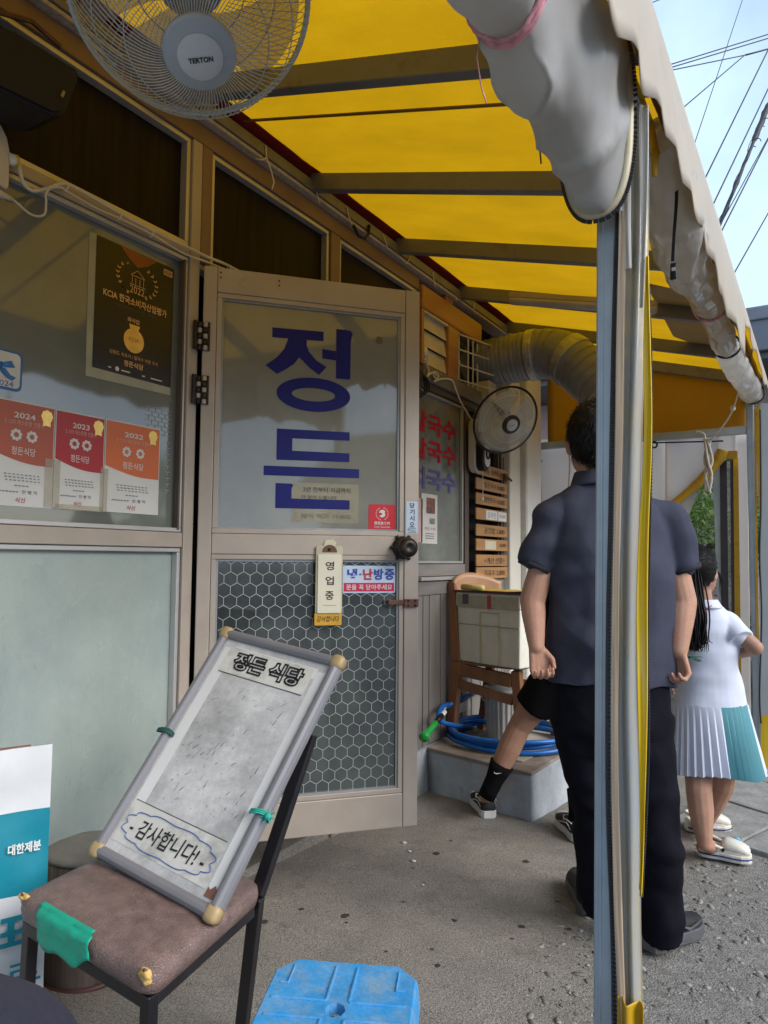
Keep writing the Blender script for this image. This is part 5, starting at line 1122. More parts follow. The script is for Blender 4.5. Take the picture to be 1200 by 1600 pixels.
n_ = len(rg[0]); m.add([p for r in rg for p in r], [(j*n_+i, j*n_+(i+1) % n_, (j+1)*n_+(i+1) % n_, (j+1)*n_+i) for j in range(3) for i in range(n_)] + [tuple(3*n_+i for i in range(n_))])
m.build('concrete_block', CONC, pf, smooth=True)
m = MB(); m.prism([(x, y, .104) for x, y in [(.026,3.688),(.708,3.542),(.742,4.25),(.744,4.86),(.026,4.86)]], (0,0,.016)); m.build('top_board', SLABT, pf, bevel=.004)
m = MB(); m.prism([(x, y, .1215) for x, y in [(.13,3.80),(.60,3.70),(.66,4.30),(.60,4.75),(.20,4.72)]], (0,0,.003)); m.build('pale_wear_patch', M('pale_worn_top', (.40,.36,.29), .8, 0, .15, 8, .1, 60), pf)
wc = thing('wooden_chair', (.3, 4.1, .12), 'brown wooden chair on the concrete step holding the foam box', 'chair')
def leg(nm, a, b, w0, w1, par=wc, mat=WOOD):
    m = MB(); m.taper(a, b, w0, w0*1.1, w1, w1*1.1, (0,1,0)); return m.build(nm, mat, par, bevel=.005)
leg('leg', (.03,4.0,.122), (.075,3.985,.58), .052, .062); leg('back_post', (.075,3.985,.583), (.045,3.985,1.06), .060, .045)
leg('leg', (.487,3.985,.122), (.47,3.96,.56), .05, .055); leg('leg', (.105,4.276,.122), (.17,4.29,.56), .045, .05); leg('leg', (.566,4.358,.122), (.53,4.32,.56), .045, .05)
leg('back_post', (.17,4.29,.562), (.215,4.27,1.05), .05, .042)
m = MB(); m.bar((.10,3.972,.535), (.445,3.95,.50), .035, .075); m.build('seat_rail', WOOD, wc, bevel=.004)
m = MB(); m.bar((.09,3.98,.445), (.445,3.965,.385), .028, .055); m.build('stretcher', WOOD, wc, bevel=.004)
m = MB(); m.bar((.12,4.28,.445), (.53,4.33,.42), .028, .05); m.build('stretcher', WOOD, wc, bevel=.004)
m = MB(); m.prism([(.06,3.96,.566),(.50,3.93,.566),(.56,4.34,.566),(.14,4.32,.566)], (0,0,.02)); m.build('seat', WOOD, wc, bevel=.006)
m = MB()
def bk(u, v):
    x = .045+(.235-.045)*u; y = 3.985+(4.29-3.985)*u - .02; x -= .05*math.sin(math.pi*u)
    arch = .055*math.sin(math.pi*min(1, max(0, u*1.05)))**.7; return (x+.012, y, .93+(.135+arch)*v)
m.grid(bk, 16, 6); m.build('backrest', WOODL, wc, smooth=True, solid=.02, fix=False)
bx = thing('foam_box', (.3, 4.0, .59), 'dirty white foam cooler box on the wooden chair', 'box')
E1, E2 = V((.955,-.297,0)), V((.297,.955,0)); B0 = V((.082,3.968,.588))
def bxp(u, w, z): return B0 + E1*u + E2*w + UP*z
m = MB(); m.add([bxp(.012,.008,0),bxp(.470,.008,0),bxp(.470,.330,0),bxp(.012,.330,0),bxp(0,0,.33),bxp(.482,0,.33),bxp(.482,.338,.33),bxp(0,.338,.33)], [(3,2,1,0),(4,5,6,7),(0,1,5,4),(1,2,6,5),(2,3,7,6),(3,0,4,7)]); m.build('box_body', STYRO, bx, bevel=.008)
m = MB(); m.obox(bxp(.241,.169,.374), E1*.246, E2*.174, UP*.042); m.build('lid', STYRO, bx, bevel=.006)
m = MB()
m.obox(bxp(.19,-.001,.155), E1*.003, E2*.004, UP*.150); m.obox(bxp(.33,-.001,.155), E1*.003, E2*.004, UP*.150); m.obox(bxp(.26,-.001,.302), E1*.072, E2*.004, UP*.003)
m.build('moulded_rib', M('yellowed_rib', (.48,.44,.26), .6), bx, bevel=.001)
m = MB(); m.obox(bxp(.24,.001,.225), E1*.235, E2*.003, UP*.0022); m.build('groove', M('groove_grey', (.33,.33,.30), .7), bx)
tp = lambda nm, mat, u, z, w, h, d=.0: sheet(nm, mat, bx, bxp(u, -.0062+d, z), E1, UP, w, h, off=.0)
tp('tape', M('tape_dull', (.58,.55,.42), .3, 0, .1, 20, alpha=.45), .24, .362, .47, .075); tp('dark_tape', M('tape_dark', (.08,.07,.09), .4), .075, .375, .048, .060, -.001); tp('red_tape', M('tape_red', (.42,.05,.05), .4), .262, .365, .030, .080, -.001); tp('tape_gleam', PAPER, .284, .375, .006, .05, -.0015)
rb = thing('red_board', bxp(.25,.17,.42), 'thin dark red board lying on the foam box', 'board')
m = MB(); m.obox(bxp(.25,.165,.4225), E1*.262, E2*.185, UP*.005); m.build('board_panel', M('maroon_board', (.10,.012,.018), .5), rb, bevel=.002)
ys = tag(thing('yellow_wrap', bxp(.2,.1,.43), 'yellow sheet rolled at its end on top of the red board', 'sheet'), None)
q = MB(); q.tube([bxp(.05,-.005,.447), bxp(.22,-.012,.447)], .017, 12); q.build('rolled_end', M('yellow_sheet', (.62,.50,.16), .5, 0, .08), ys, smooth=True)
q = MB(); q.grid(lambda u, v: bxp(.10+.42*u, -.012+.24*v, .4305+.006*abs(noise.noise((u*5,v*4,1)))+.03*max(0,u-.75)), 14, 8); q.build('flat_sheet', M('yellow_sheet_b', (.60,.45,.10), .5, 0, .1), ys, smooth=True, solid=.002, fix=False)
bn = thing('ribbed_bin', (.33, 4.16, .12), 'grey ribbed plastic bin under the wooden chair', 'bin')
m = MB(); N2 = 96; vs = []
for (r, z) in ((.105,.124),(.122,.40)):
    for k in range(N2):
        a = 2*math.pi*k/N2; rr_k = r*(1+(.025 if k % 4 < 2 else -.01)); vs.append((.315+rr_k*math.cos(a), 4.15+rr_k*math.sin(a), z))
m.add(vs, [(k, (k+1) % N2, N2+(k+1) % N2, N2+k) for k in range(N2)] + [tuple(reversed(range(N2)))]); m.build('bin_body', M('bin_grey', (.34,.34,.32), .45), bn)
m = MB(); m.lathe([(.123,.402),(.133,.405),(.133,.418),(.12,.426),(.04,.432),(.001,.432)], (.315,4.15,0), (0,0,1), 32); m.build('lid', M('bin_lid_grey', (.25,.26,.27), .4), bn, smooth=True)
m = MB(); m.tube([V((.25+.028*math.cos(t), 4.035-.006, .375+.028*math.sin(t))) for t in [2*math.pi*k/20 for k in range(20)]], .004, 6, closed=True); m.build('ring_handle', M('bin_ring', (.3,.3,.28), .4), bn, smooth=True)
# blue hose: one continuous coil of four turns
hs = thing('garden_hose', (.38, 4.05, .13), 'blue garden hose coiled round the chair legs on the step', 'hose')
pts = []
for k in range(4*40+1):
    t = 2*math.pi*k/40+2.6; lap = k/40; rx_ = .365-.012*(lap % 2)*1.5+.018*math.sin(lap*2.2); ry_ = .33+.02*math.cos(lap*1.9); ca = .30
    x = rx_*math.cos(t); y = ry_*math.sin(t); z = .1375+.0255*(lap if lap < 3 else 3)*.72 + .006*math.sin(t*2+lap)
    pts.append((.375+x, 4.07+y*.92, z))
q = MB(); q.tube(pts, .0135, 10); q.build('hose_coil', HOSE, hs, smooth=True)
q = MB(); q.tube(spl([pts[0], (0.0800, 3.7685, 0.2550), (0.0600, 3.7908, 0.3223), (0.0500, 3.9115, 0.3307)], 24), .0135, 10); q.build('hose_end', HOSE, hs, smooth=True)
wp_ = thing('wall_pipe', (0.0500, 4.0441, 0.3282), 'blue water pipe with white ties fixed low on the wall behind the chair', 'pipe')
q = MB(); q.tube([(0.0450, 3.8367, 0.3164), (0.0450, 4.3121, 0.3375), (0.0450, 4.6642, 0.3581)], .016, 10); q.build('pipe_run', HOSE, wp_, smooth=True)
for p in ((0.0450, 3.8535, 0.3173), (0.0450, 4.2625, 0.3369)):
    q = MB(); q.lathe([(.0175,-.012),(.0185,0),(.0175,.012)], p, (0,1,-.1), 12); q.build('pipe_tie', WHITE, wp_, smooth=True)
st = sheet('wall_label', M('grey_label_paper', (.50,.49,.46), .6, 0, .3, 60, stretch=(1,8,.3)), None, (0.0120, 4.1885, 0.2603), YW, UP, .22, .06, org=(0.0120, 4.1885, 0.2603)); tag(st, 'long pale label stuck on the wall below the blue pipe', 'label')
nzl = thing('hose_nozzle', (0.1000, 3.5726, 0.2519), 'green hose nozzle lying at the left end of the step', 'nozzle')
a, b = V((0.1200, 3.6898, 0.3106)), V((0.1400, 3.4536, 0.2465)); b.z = max(b.z, .15)
q = MB(); q.tube([a, a.lerp(b,.35)], .016, 10); q.build('nozzle_neck', BLACK, nzl, smooth=True)
q = MB(); d_ = (b-a); q.tube([a.lerp(b,.35), a.lerp(b,.5), a.lerp(b,.8), b, b+d_*.08], [.014,.019,.017,.027,.028], 14); q.build('nozzle_head', GREEN, nzl, smooth=True)
q = MB(); q.tube([a-d_*.2, a], .014, 10); q.build('nozzle_collar', WHITE, nzl, smooth=True)

# ================================================================ vinyl chair with the whiteboard
vc = thing('vinyl_chair', (.63, 1.15, -.04), 'black framed chair with torn brown vinyl seat holding the whiteboard', 'chair')
SA, SB, SC_ = V((0.4562, 0.9608, 0.4450)), V((0.8950, 0.9640, 0.4050)), V((0.8087, 1.3767, 0.4050)); SD = SA + (SC_-SB)*.97 + (SB-SA)*.06
def sq(u, v): return SA.lerp(SB, u).lerp(SD.lerp(SC_, u), v)
out = []
for sx, sy, a0 in ((1,0,-90),(1,1,0),(0,1,90),(0,0,180)):
    for k in range(8):
        a = math.radians(a0+90*k/7); r = .09; out.append(((1-r if sx else r)+r*math.cos(a), (1-r if sy else r)+r*math.sin(a)))
prof = [(.95,-.048),(1.0,-.040),(1.015,-.022),(1.005,-.006),(.97,.003),(.88,.008),(.6,.012),(.3,.014),(.02,.015)]
m = MB(); vs = []
for s, h in prof:
    for (u, v) in out:
        p = sq(.5+(u-.5)*s, .5+(v-.5)*s); vs.append(p + UP*(h+.004*noise.noise((p.x*12, p.y*12, h*20))))
n_ = len(out); m.add(vs, [(j*n_+i, j*n_+(i+1) % n_, (j+1)*n_+(i+1) % n_, (j+1)*n_+i) for j in range(len(prof)-1) for i in range(n_)] + [tuple(reversed(range(n_))), tuple((len(prof)-1)*n_+i for i in range(n_))])
m.build('seat', SEATL, vc, smooth=True)
m = MB()
for a, b in (((.05,.05),(.95,.05)),((.95,.05),(.95,.95)),((.95,.95),(.05,.95)),((.05,.95),(.05,.05))): m.bar(sq(*a)-UP*.062, sq(*b)-UP*.062, .022, .026)
m.build('seat_frame', BLKM, vc, bevel=.002)
gz_ = lambda p: V((p.x, p.y, gh(p.x, p.y)+.012))
for (u, v, du, dv) in ((.06,.06,-.02,-.02),(.945,.055,.01,-.02)):
    a = sq(u, v)-UP*.05; b = gz_(a + (SB-SA)*du + (SD-SA)*dv); m = MB(); m.bar(b, a, .026, .026, (SB-SA)); m.build('leg', BLKM, vc, bevel=.003)
cR = V((0.7945, 1.3750, 0.3718)); m = MB(); lo = V((0.6598, 1.4700, -0.0884)); hi = V((0.8251, 1.5000, 0.6625))
m.bar(lo, cR, .022, .034, (SB-SA)); m.build('leg', BLKM, vc, bevel=.003)
m = MB(); m.bar(cR+(hi-cR)*.01, hi+(hi-cR)*.25, .022, .034, (SB-SA)); m.build('back_post', BLKM, vc, bevel=.003)
sh = (SD-SC_)*.92
m = MB(); m.bar(lo+sh, cR+sh, .022, .034, (SB-SA)); m.build('leg', BLKM, vc, bevel=.003)
m = MB(); m.bar(cR+(hi-cR)*.01+sh, hi+(hi-cR)*.25+sh, .022, .034, (SB-SA)); m.build('back_post', BLKM, vc, bevel=.003)
m = MB(); m.bar(hi+(hi-cR)*.12+sh*.97, hi+(hi-cR)*.12+sh*.03, .016, .09, (hi-cR)); m.build('back_rail', BLKM, vc, bevel=.004)
m = MB(); m.ell(cR+V((-.012,-.01,.0)), (.016,0,0), (0,.016,0), (0,0,.028), 10, 8); m.build('rust_patch', RUST, vc, smooth=True)
# green tape over the front edge, torn foam at the corners
def tapef(u, v):
    t = .205+.395*u + .03*(v-.5)*(1 if v > .5 else .4); vv = .040*(1-v/.55) if v < .55 else -.005
    p = sq(t, vv - .012*(v >= .55)); p += UP*(.0165 if v < .4 else (.010 if v < .55 else .006-(v-.55)*.135*(.75+.35*math.sin(u*3.0+.4)+.12*math.sin(u*11))))
    nz_ = .006*noise.noise((u*5, v*5, 2))*(1 if v > .3 else .3); return p + (SA-SD).normalized()*(.004+abs(nz_)) + UP*nz_*.5 + (SB-SA)*.012*noise.noise((v*3, u*2, 7))
m = MB(); m.grid(tapef, 26, 16); m.build('green_tape', TAPEG, vc, smooth=True, solid=.001, fix=False)
for (p, s) in ((sq(.028,.03), .010), (sq(.965,.005), .012)):
    m = MB(); m.ell(p-UP*.004, (SB-SA).normalized()*s*1.3, (SA-SD).normalized()*s*.8, UP*s*1.2, 22, 16); o = m.build('foam_tear', FOAM, vc, smooth=True); wrinkle(o, lambda q: .007*noise.noise(q*60)+.004*noise.noise(q*150)); 
    m = MB(); m.ell(p+UP*s*.75+(SA-SD)*.012, (s*.5,0,0), (0,s*.22,0), (0,0,s*.35), 10, 8); m.build('tear_hole', RUST, vc, smooth=True)
# whiteboard
BL = V((.4388,1.1588,.468)); BX_ = V((.992,-.0047,-.1261)); BY_ = V((.105,.5851,.8041)); BN = BX_.cross(BY_)
BWD, BHT = .430, .655
wb = thing('whiteboard', BL, 'smudged whiteboard sign with handwritten words leaning on the vinyl chair', 'sign')
def bpt(u, v, o=0.0): return BL + BX_*(u*BWD) + BY_*(v*BHT) + BN*o
fwid = .031
def tubebar(a, b): 
    m = MB(); prof = [(-.5,-.5),(.5,-.5),(.5,-.1),(.38,.25),(.15,.45),(-.15,.45),(-.38,.25),(-.5,-.1)]; d = (b-a).normalized(); s = d.cross(BN)
    vs = [p + s*x*fwid + BN*(y*.030) for p in (a, b) for x, y in prof]; m.add(vs, [(i, (i+1) % 8, 8+(i+1) % 8, 8+i) for i in range(8)] + [tuple(reversed(range(8))), tuple(range(8,16))]); return m
fx, fy = fwid/2/BWD, fwid/2/BHT
for a, b in ((( .06,fy),(.94,fy)), ((.06,1-fy),(.94,1-fy)), ((fx,.045),(fx,.955)), ((1-fx,.045),(1-fx,.955))): tubebar(bpt(*a), bpt(*b)).build('frame_bar', BRDF, wb, bevel=.002)
for (u, v) in ((fx,fy),(1-fx,fy),(1-fx,1-fy),(fx,1-fy)):
    m = MB(); c_ = bpt(u, v); m.loft([(c_-BN*.016, BX_*.018, BY_*.018, 3.0), (c_+BN*.004, BX_*.0198, BY_*.0198, 3.0), (c_+BN*.0115, BX_*.0175, BY_*.0175, 2.8), (c_+BN*.015, BX_*.009, BY_*.009)], 24); m.build('corner_cap', BRDC, wb, smooth=True)
bm_ = M('board_white', (.60,.60,.60), .3, 0, .04, 3, spec=.4, dirt=(.17,.17,.175), dscale=5, dlo=.36, dhi=.64, dfac=.62, stretch=(1,1,1.2), speck=(45,.88,1.08))
m = MB(); m.obox(bpt(.5,.5,-.004), BX_*(BWD/2-.02), BY_*(BHT/2-.02), BN*.003); m.build('panel', bm_, wb)
m = MB(); m.obox(bpt(.5,.5,-.0009), BX_*(BWD*.40), BY_*(BHT*.455), BN*.0003); 
# clean margins of the panel
mar = M('board_margin', (.66,.66,.66), .3, 0, .03, 5)
for (u0, u1, v0, v1) in ((.085,.17,.08,.92),(.86,.915,.08,.92),(.171,.859,.885,.93)): sheet('clean_margin', mar, wb, bpt((u0+u1)/2,(v0+v1)/2,-.0009), BX_, BY_, (u1-u0)*BWD, (v1-v0)*BHT, off=0, th=.0004)
gp_ = M('strip_paper', (.60,.59,.55), .5, 0, .06, 8, dirt=(.16,.15,.14), dscale=9, dlo=.46, dhi=.72, dfac=.8)
hp = sheet('header_strip', gp_, wb, bpt(.485,.868,-.0002), BX_, BY_, BWD*.70, BHT*.115, off=0, th=.0005)
fp_ = sheet('footer_strip', gp_, wb, bpt(.47,.155,-.0002), BX_, BY_, BWD*.76, BHT*.155, off=0, th=.0005)
text('정든 식당', INK, hp, bpt(.50,.872,.0), BX_, BY_, w=BWD*.56, h=BHT*.078, bold=.045, off=.0012, outline=.0048)
text('- 감사합니다! -', INK, fp_, bpt(.47,.150,.0), BX_, BY_, w=BWD*.60, h=BHT*.068, bold=.012, off=.0012, shear=.12)
q = MB(); cl2 = []
for k in range(120):
    t = 2*math.pi*k/120; rr2 = 1+.10*abs(math.sin(t*6)); cl2.append(bpt(.47+.345*math.copysign(abs(math.cos(t))**.75, math.cos(t))*rr2*.97, .150+.058*math.copysign(abs(math.sin(t))**.8, math.sin(t))*rr2, .0012))
q.tube(cl2, .0011, 4, closed=True); q.build('cloud_outline', M('blue_marker', (.08,.14,.40), .5), fp_)
q = MB()
for k in range(150):
    u, v = .2+.62*rnd.random(), .27+.50*rnd.random(); a = 1.1+.9*(rnd.random()-.5); L_ = .0015+.011*rnd.random()**4; w_ = .0003+.0007*rnd.random()
    c_ = bpt(u, v, -.0003); d_ = BX_*math.cos(a)+BY_*math.sin(a); s_ = BN.cross(d_)
    cv = .25*L_*(rnd.random()-.5); q.add([c_-d_*L_-s_*w_, c_-d_*L_+s_*w_, c_+s_*(w_+cv), c_-s_*(w_-cv), c_+d_*L_+s_*w_*.3, c_+d_*L_-s_*w_*.3], [(0,1,2,3),(3,2,4,5)])
q.build('marker_specks', M('grey_marker', (.10,.10,.10), .7), wb, kind='stuff')
SMU = M('dark_smudge', (.07,.065,.06), .7)
for a_, b_ in (((.10,.235),(.84,.235)),((.14,.808),(.83,.808))): q = MB(); q.bar(bpt(*a_), bpt(*b_), .0016, .0006, BN); q.build('strip_edge', SMU, wb)
q = MB(); q.poly([bpt(u, v, .0006) for u, v in ((.86,.058),(.935,.058),(.93,.085),(.905,.10),(.88,.082),(.865,.09))]); q.build('rust_stain', M('brown_rust', (.19,.09,.06), .8), wb)
for (u, v, nm) in ((.955,.36,0),(.03,.50,1)):
    q = MB(); c_ = bpt(u, v, .0)
    for k in range(3): q.tube([c_+BX_*(.026*math.cos(t))+BN*(.024*math.sin(t))+BY_*(.004*k-.004+.004*math.sin(t*2)) for t in [2*math.pi*i/16 for i in range(16)]], .0022, 5, closed=True)
    if nm == 0:
        q.ell(c_+BX_*.03+BN*.012, (.009,0,0),(0,.009,0),(0,0,.009), 8, 6)
        for k in range(7): a = .9*k; q.tube([c_+BX_*.03+BN*.012, c_+BX_*(.03+.022*math.cos(a))+BN*.014+BY_*(.018*math.sin(a))], .0013, 4)
    tag(q.build('twine_tie', TWINE if nm == 0 else M('dark_green_twine', (.01,.08,.06), .7), None, org=c_), ['frayed green twine tying the right side of the whiteboard to the chair', 'dark green twine round the left side of the whiteboard'][nm], 'twine', 'twine ties on the whiteboard')
# flour sack
FS, FN = V((.40,.917,0)), V((.917,-.40,0)); S0 = V((.285,1.15,0))
sk = thing('flour_sack', (.2,1.05,-.04), 'white and teal paper flour sack standing at the left edge', 'sack')
def spt(u, z, o=0.0): return S0 - FS*u + FN*o + V((0,0,z))
def sface(nm, mat, z0, z1, par, off=.0, tilt=0.0):
    m = MB(); m.grid(lambda u, v: spt(.42*(1-u), z0+(z1-z0)*v+tilt*(1-u), off+.012*noise.noise((u*4, (z0+(z1-z0)*v)*8, 2))), 26, max(3, int((z1-z0)*60))); return m.build(nm, mat, par, smooth=True, fix=False)
m = MB(); zb, zt = -.035, .715
m.add([spt(0,zb,-.002),spt(.42,zb,-.002),spt(.42,zb,-.13),spt(0,zb,-.13),spt(0,zt,-.002),spt(.42,zt,-.002),spt(.42,zt-.004,-.012),spt(0,zt-.004,-.012)], [(3,2,1,0),(1,2,6,5),(2,3,7,6),(3,0,4,7),(4,5,6,7)]); m.build('sack_body', SACKW, sk)
sface('front_panel', SACKW, zb, zt, sk); sface('teal_band', SACKT, .353, .555, sk, .0012, -.0)
q = MB(); q.bar(spt(.05,.716,-.007), spt(.42,.716,-.007), .006, .004); q.build('sewn_top', M('brown_thread', (.22,.10,.07), .8), sk)
text('대한제분', PAPER, sk, spt(.058,.470,.013), FS, UP, w=.075, h=.026, bold=.03, off=.001)
text('곰표', SACKT, sk, spt(.115,.270,.013), FS, UP, w=.20, h=.085, bold=.03, off=.001); text('밀가루', SACKT, sk, spt(.135,.155,.013), FS, UP, w=.25, h=.080, bold=.005, off=.001)
q = MB(); q.box((.300,1.16,-.035), (.304,1.18,.34)); 
# striped pot behind the chair
pt = thing('striped_pot', (.075,1.43,-.05), 'round brown striped pot with a grey lid behind the vinyl chair', 'pot')
m = MB(); m.lathe([(.118,-.038),(.122,-.03),(.124,.30),(.118,.305)], (.075,1.43,0), (0,0,1), 40); m.build('pot_body', POTB, pt, smooth=True)
m = MB(); m.lathe([(.122,-.048),(.128,-.040),(.124,-.028)], (.075,1.43,0), (0,0,1), 40, cap=False); m.build('base_ring', M('maroon_ring', (.08,.03,.028), .5), pt, smooth=True, solid=.003)
m = MB(); m.lathe([(.126,.306),(.128,.318),(.11,.326),(.001,.328)], (.075,1.43,0), (0,0,1), 40); m.build('lid', M('grey_stone_lid', (.24,.235,.22), .8, 0, .15, 12), pt, smooth=True)
# blue stool
stl = thing('plastic_stool', (1.17,1.10,gh(1.17,1.10)), 'scuffed blue plastic stool with a round hole in its moulded top', 'stool')
ST = V((1.238,1.082,.398)); ang = math.radians(25); SX = V((math.cos(ang), math.sin(ang), 0)); SY = V((-math.sin(ang), math.cos(ang), 0))*1.10; hw = .139; ch = .036
def oct_(s, z, hw=hw, ch=ch):
    h_ = hw*s; c_ = ch*s; return [ST+SX*x+SY*y+UP*z for x, y in [(h_-c_,-h_),(h_,-h_+c_),(h_,h_-c_),(h_-c_,h_),(-h_+c_,h_),(-h_,h_-c_),(-h_,-h_+c_),(-h_+c_,-h_)]]
m = MB(); rings = [oct_(1.04,-.055), oct_(1.02,-.02), oct_(1.0,-.006), oct_(.97,0)]
hole = [ST+SX*(.019*math.cos(math.radians(a)))+SY*(.019*math.sin(math.radians(a))) for a in [-67.5+45*k+22.5 for k in range(8)]]
rings += [oct_(.45,-.002), hole, [p-UP*.02 for p in hole]]
m.add([p for r in rings for p in r], [(j*8+i, j*8+(i+1) % 8, (j+1)*8+(i+1) % 8, (j+1)*8+i) for j in range(len(rings)-1) for i in range(8)])
sq_ = m.build('stool_top', STOOL, stl, fix=False)
m = MB()
for sx in (-1, 1):
    for sy in (-1, 1):
        c_ = ST + SX*sx*.073 + SY*sy*.073; w1 = .052
        for (x0, y0, x1, y1) in ((-.052,-.05,.052,-.05),(-.052,.05,.052,.05),(-.052,-.05,-.052,.05),(.052,-.05,.052,.05)):
            if (x0 == x1 and sx*x0 > 0) or (y0 == y1 and sy*y0 > 0): continue
            m.bar(c_+SX*x0+SY*y0-UP*.0010, c_+SX*x1+SY*y1-UP*.0010, .006, .006)
        m.bar(c_+SX*sx*.03-SY*sy*.0+SY*.045*sy+UP*.0003, c_+SX*sx*.03-SY*sy*.012+UP*.0003, .004, .005)
        m.bar(c_+SX*sx*.03-SY*sy*.010+UP*.0002, c_+SX*sx*.046-SY*sy*.010+UP*.0002, .004, .005)
m.build('moulded_rib', STOOL, stl, bevel=.002)
for sx in (-1, 1):
    for sy in (-1, 1):
        a = ST+SX*sx*.102+SY*sy*.102-UP*.056; b = ST+SX*sx*.135+SY*sy*.135; b.z = gh(b.x, b.y)+.012; m = MB(); m.taper(b, a, .045, .045, .06, .06, SX); m.build('leg', STOOL, stl, bevel=.006)
# ================================================================ people
def rpt(D_, px, py): return None
def shoe(par, heel, toe, w, h, upper, sole, nm='shoe', solh=.03, ankle=None, hi=.085):
    heel, toe = V(heel), V(toe); d = (toe-heel); L_ = d.length; d.normalize(); s = d.cross(UP).normalized(); z0 = min(heel.z, toe.z)
    P = lambda t, x, z: heel + d*(L_*t) + s*x + V((0,0,1))*z
    prof = [(0,.55,),(.06,.78),(.2,.85),(.4,.80),(.62,.98),(.8,1.0),(.93,.75),(1,.4)]
    def outline(sc, z): 
        L1 = [P(t, w/2*k*sc, z) for t, k in prof]; R1 = [P(t, -w/2*k*sc, z) for t, k in reversed(prof)]; return L1+R1
    m = MB(); rg = [outline(.98, 0), outline(1.06, .006), outline(1.05, solh), outline(.9, solh+.002)]; n_ = len(rg[0])
    m.add([p for r in rg for p in r], [(j*n_+i, j*n_+(i+1) % n_, (j+1)*n_+(i+1) % n_, (j+1)*n_+i) for j in range(3) for i in range(n_)] + [tuple(reversed(range(n_))), tuple(3*n_+i for i in range(n_))])
    so_ = m.build(nm, upper, par) if False else None
    m2 = MB(); rings = []
    for t, k in [(0.01,.55),(.06,.78),(.15,.86),(.28,.84),(.42,.82),(.6,.94),(.78,.98),(.9,.80),(.975,.5)]:
        hh = hi if t < .3 else hi + (0.045-hi)*min(1, (t-.3)/.5); hh = hh*(1 if t < .9 else .8)
        c_ = P(t, 0, solh*.6+hh/2); rings.append((c_, s*(w/2*k), UP*(hh/2), 2.6))
    m2.loft(rings, 20); up_ = m2.build(nm, upper, par, smooth=True)
    o = m.build('sole', sole, up_, smooth=False, bevel=.004)
    return up_, P

def hand(m, wrist, dirv, palm_n, thumb_side, L=.10, curl=1.0, r=.0085):
    """palm plus four unequal bent fingers and a thumb; dirv: wrist to knuckles, palm_n: direction the palm faces"""
    w_, d, pn = V(wrist), V(dirv).normalized(), V(palm_n).normalized(); s = V(thumb_side); s = (s-d*s.dot(d)).normalized(); pn = d.cross(s)*(1 if d.cross(s).dot(pn) > 0 else -1)
    for k in range(4):
        x = (.030-.020*k)*L/.1; m.cap(w_+d*L*.06+s*x*.55, .0135*L/.1, w_+d*L*.84+s*x, .0115*L/.1, 10)
    for k, fl in enumerate((.88, 1.0, .93, .74)):
        x = (.031-.0205*k)*L/.1; p = w_+d*L*.84+s*x; ln = .040*L/.1*fl; a = 0.0
        for j, (bend, lf_) in enumerate(((.95*curl, 1.0), (1.45*curl, .70), (.8*curl, .55))):
            a += bend; q = p + (d*math.cos(a)+pn*math.sin(a))*ln*lf_; m.cap(p, r*(1-.07*j)*L/.1, q, r*(.95-.09*j)*L/.1, 10); p = q
    p = w_+d*L*.22+s*.026*L/.1; q = p+(d*.75+s*.45+pn*.45).normalized()*.042*L/.1; m.cap(p, .0135*L/.1, q, .0105*L/.1, 10); m.cap(q, .0105*L/.1, q+(d*.9-s*.1+pn*.55).normalized()*.032*L/.1, .0085*L/.1, 10)

# ---- man in navy polo, seen from behind
DM = 2.45
man = thing('person', (1.40, 2.60, gh(1.40, 2.60)), 'man with short black hair in navy polo shirt and black trousers, seen from behind', 'person')
HC = V((1.3369, 2.4440, 1.6146))
m = MB()
m.ell(HC, RT*.083, FW*.100, UP*.118, 20, 14); m.ell(HC+FW*.03-UP*.045, RT*.068, FW*.075, UP*.085, 16, 12)         # skull, face side
m.cap(HC+FW*.095-UP*.02, .012, HC+FW*.115-UP*.045, .014, 10)                                                       # nose
m.ell(HC+FW*.088-UP*.085, RT*.022, FW*.018, UP*.008, 10, 8); m.ell(HC+FW*.072-UP*.115, RT*.03, FW*.03, UP*.025, 12, 8)   # mouth, chin
for sx in (-1, 1): m.ell(HC+RT*.083*sx-UP*.018+FW*.008, RT*.010, FW*.022, UP*.034, 12, 8)                          # ears
m.cap(HC-UP*.04+FW*.0, .056, V((1.3415, 2.4600, 1.4451)), .066, 16)
SHL, SHR = V((1.2145, 2.3903, 1.3338)), V((1.5414, 2.5919, 1.3369))
m.ell(V((1.3671, 2.4990, 1.1481)), RT*.17, FW*.10, UP*.26, 20, 14); m.cap(SHL, .035, SHR, .035, 12); m.ell(V((1.3593, 2.5267, 0.7297)), RT*.15, FW*.10, UP*.12, 16, 12)
EL, WL_ = V((1.1501, 2.3480, 1.0634)), V((1.1743, 2.3158, 0.9123)); m.cap(SHL, .036, SHL.lerp(EL,.5), .042, 14); m.cap(SHL.lerp(EL,.5), .042, EL, .044, 14); m.cap(EL, .043, EL.lerp(WL_,.3), .041, 14); m.cap(EL.lerp(WL_,.3), .041, WL_, .027, 14)
ER, WR_ = V((1.5860, 2.6172, 1.0633)), V((1.5791, 2.5664, 0.9034)); m.cap(SHR, .036, SHR.lerp(ER,.5), .044, 14); m.cap(SHR.lerp(ER,.5), .044, ER, .048, 14); m.cap(ER, .048, ER.lerp(WR_,.3), .045, 14); m.cap(ER.lerp(WR_,.3), .045, WR_, .031, 14)
hand(m, WL_, V((1.1837, 2.3134, 0.8667))-WL_, -FW*.9+RT*.45, RT, .092, .80, .0088)
hand(m, WR_, V((1.5867, 2.5632, 0.8536))-WR_, -RT*.8-FW*.3, FW*.7-RT*.3, .092, .85, .0090)
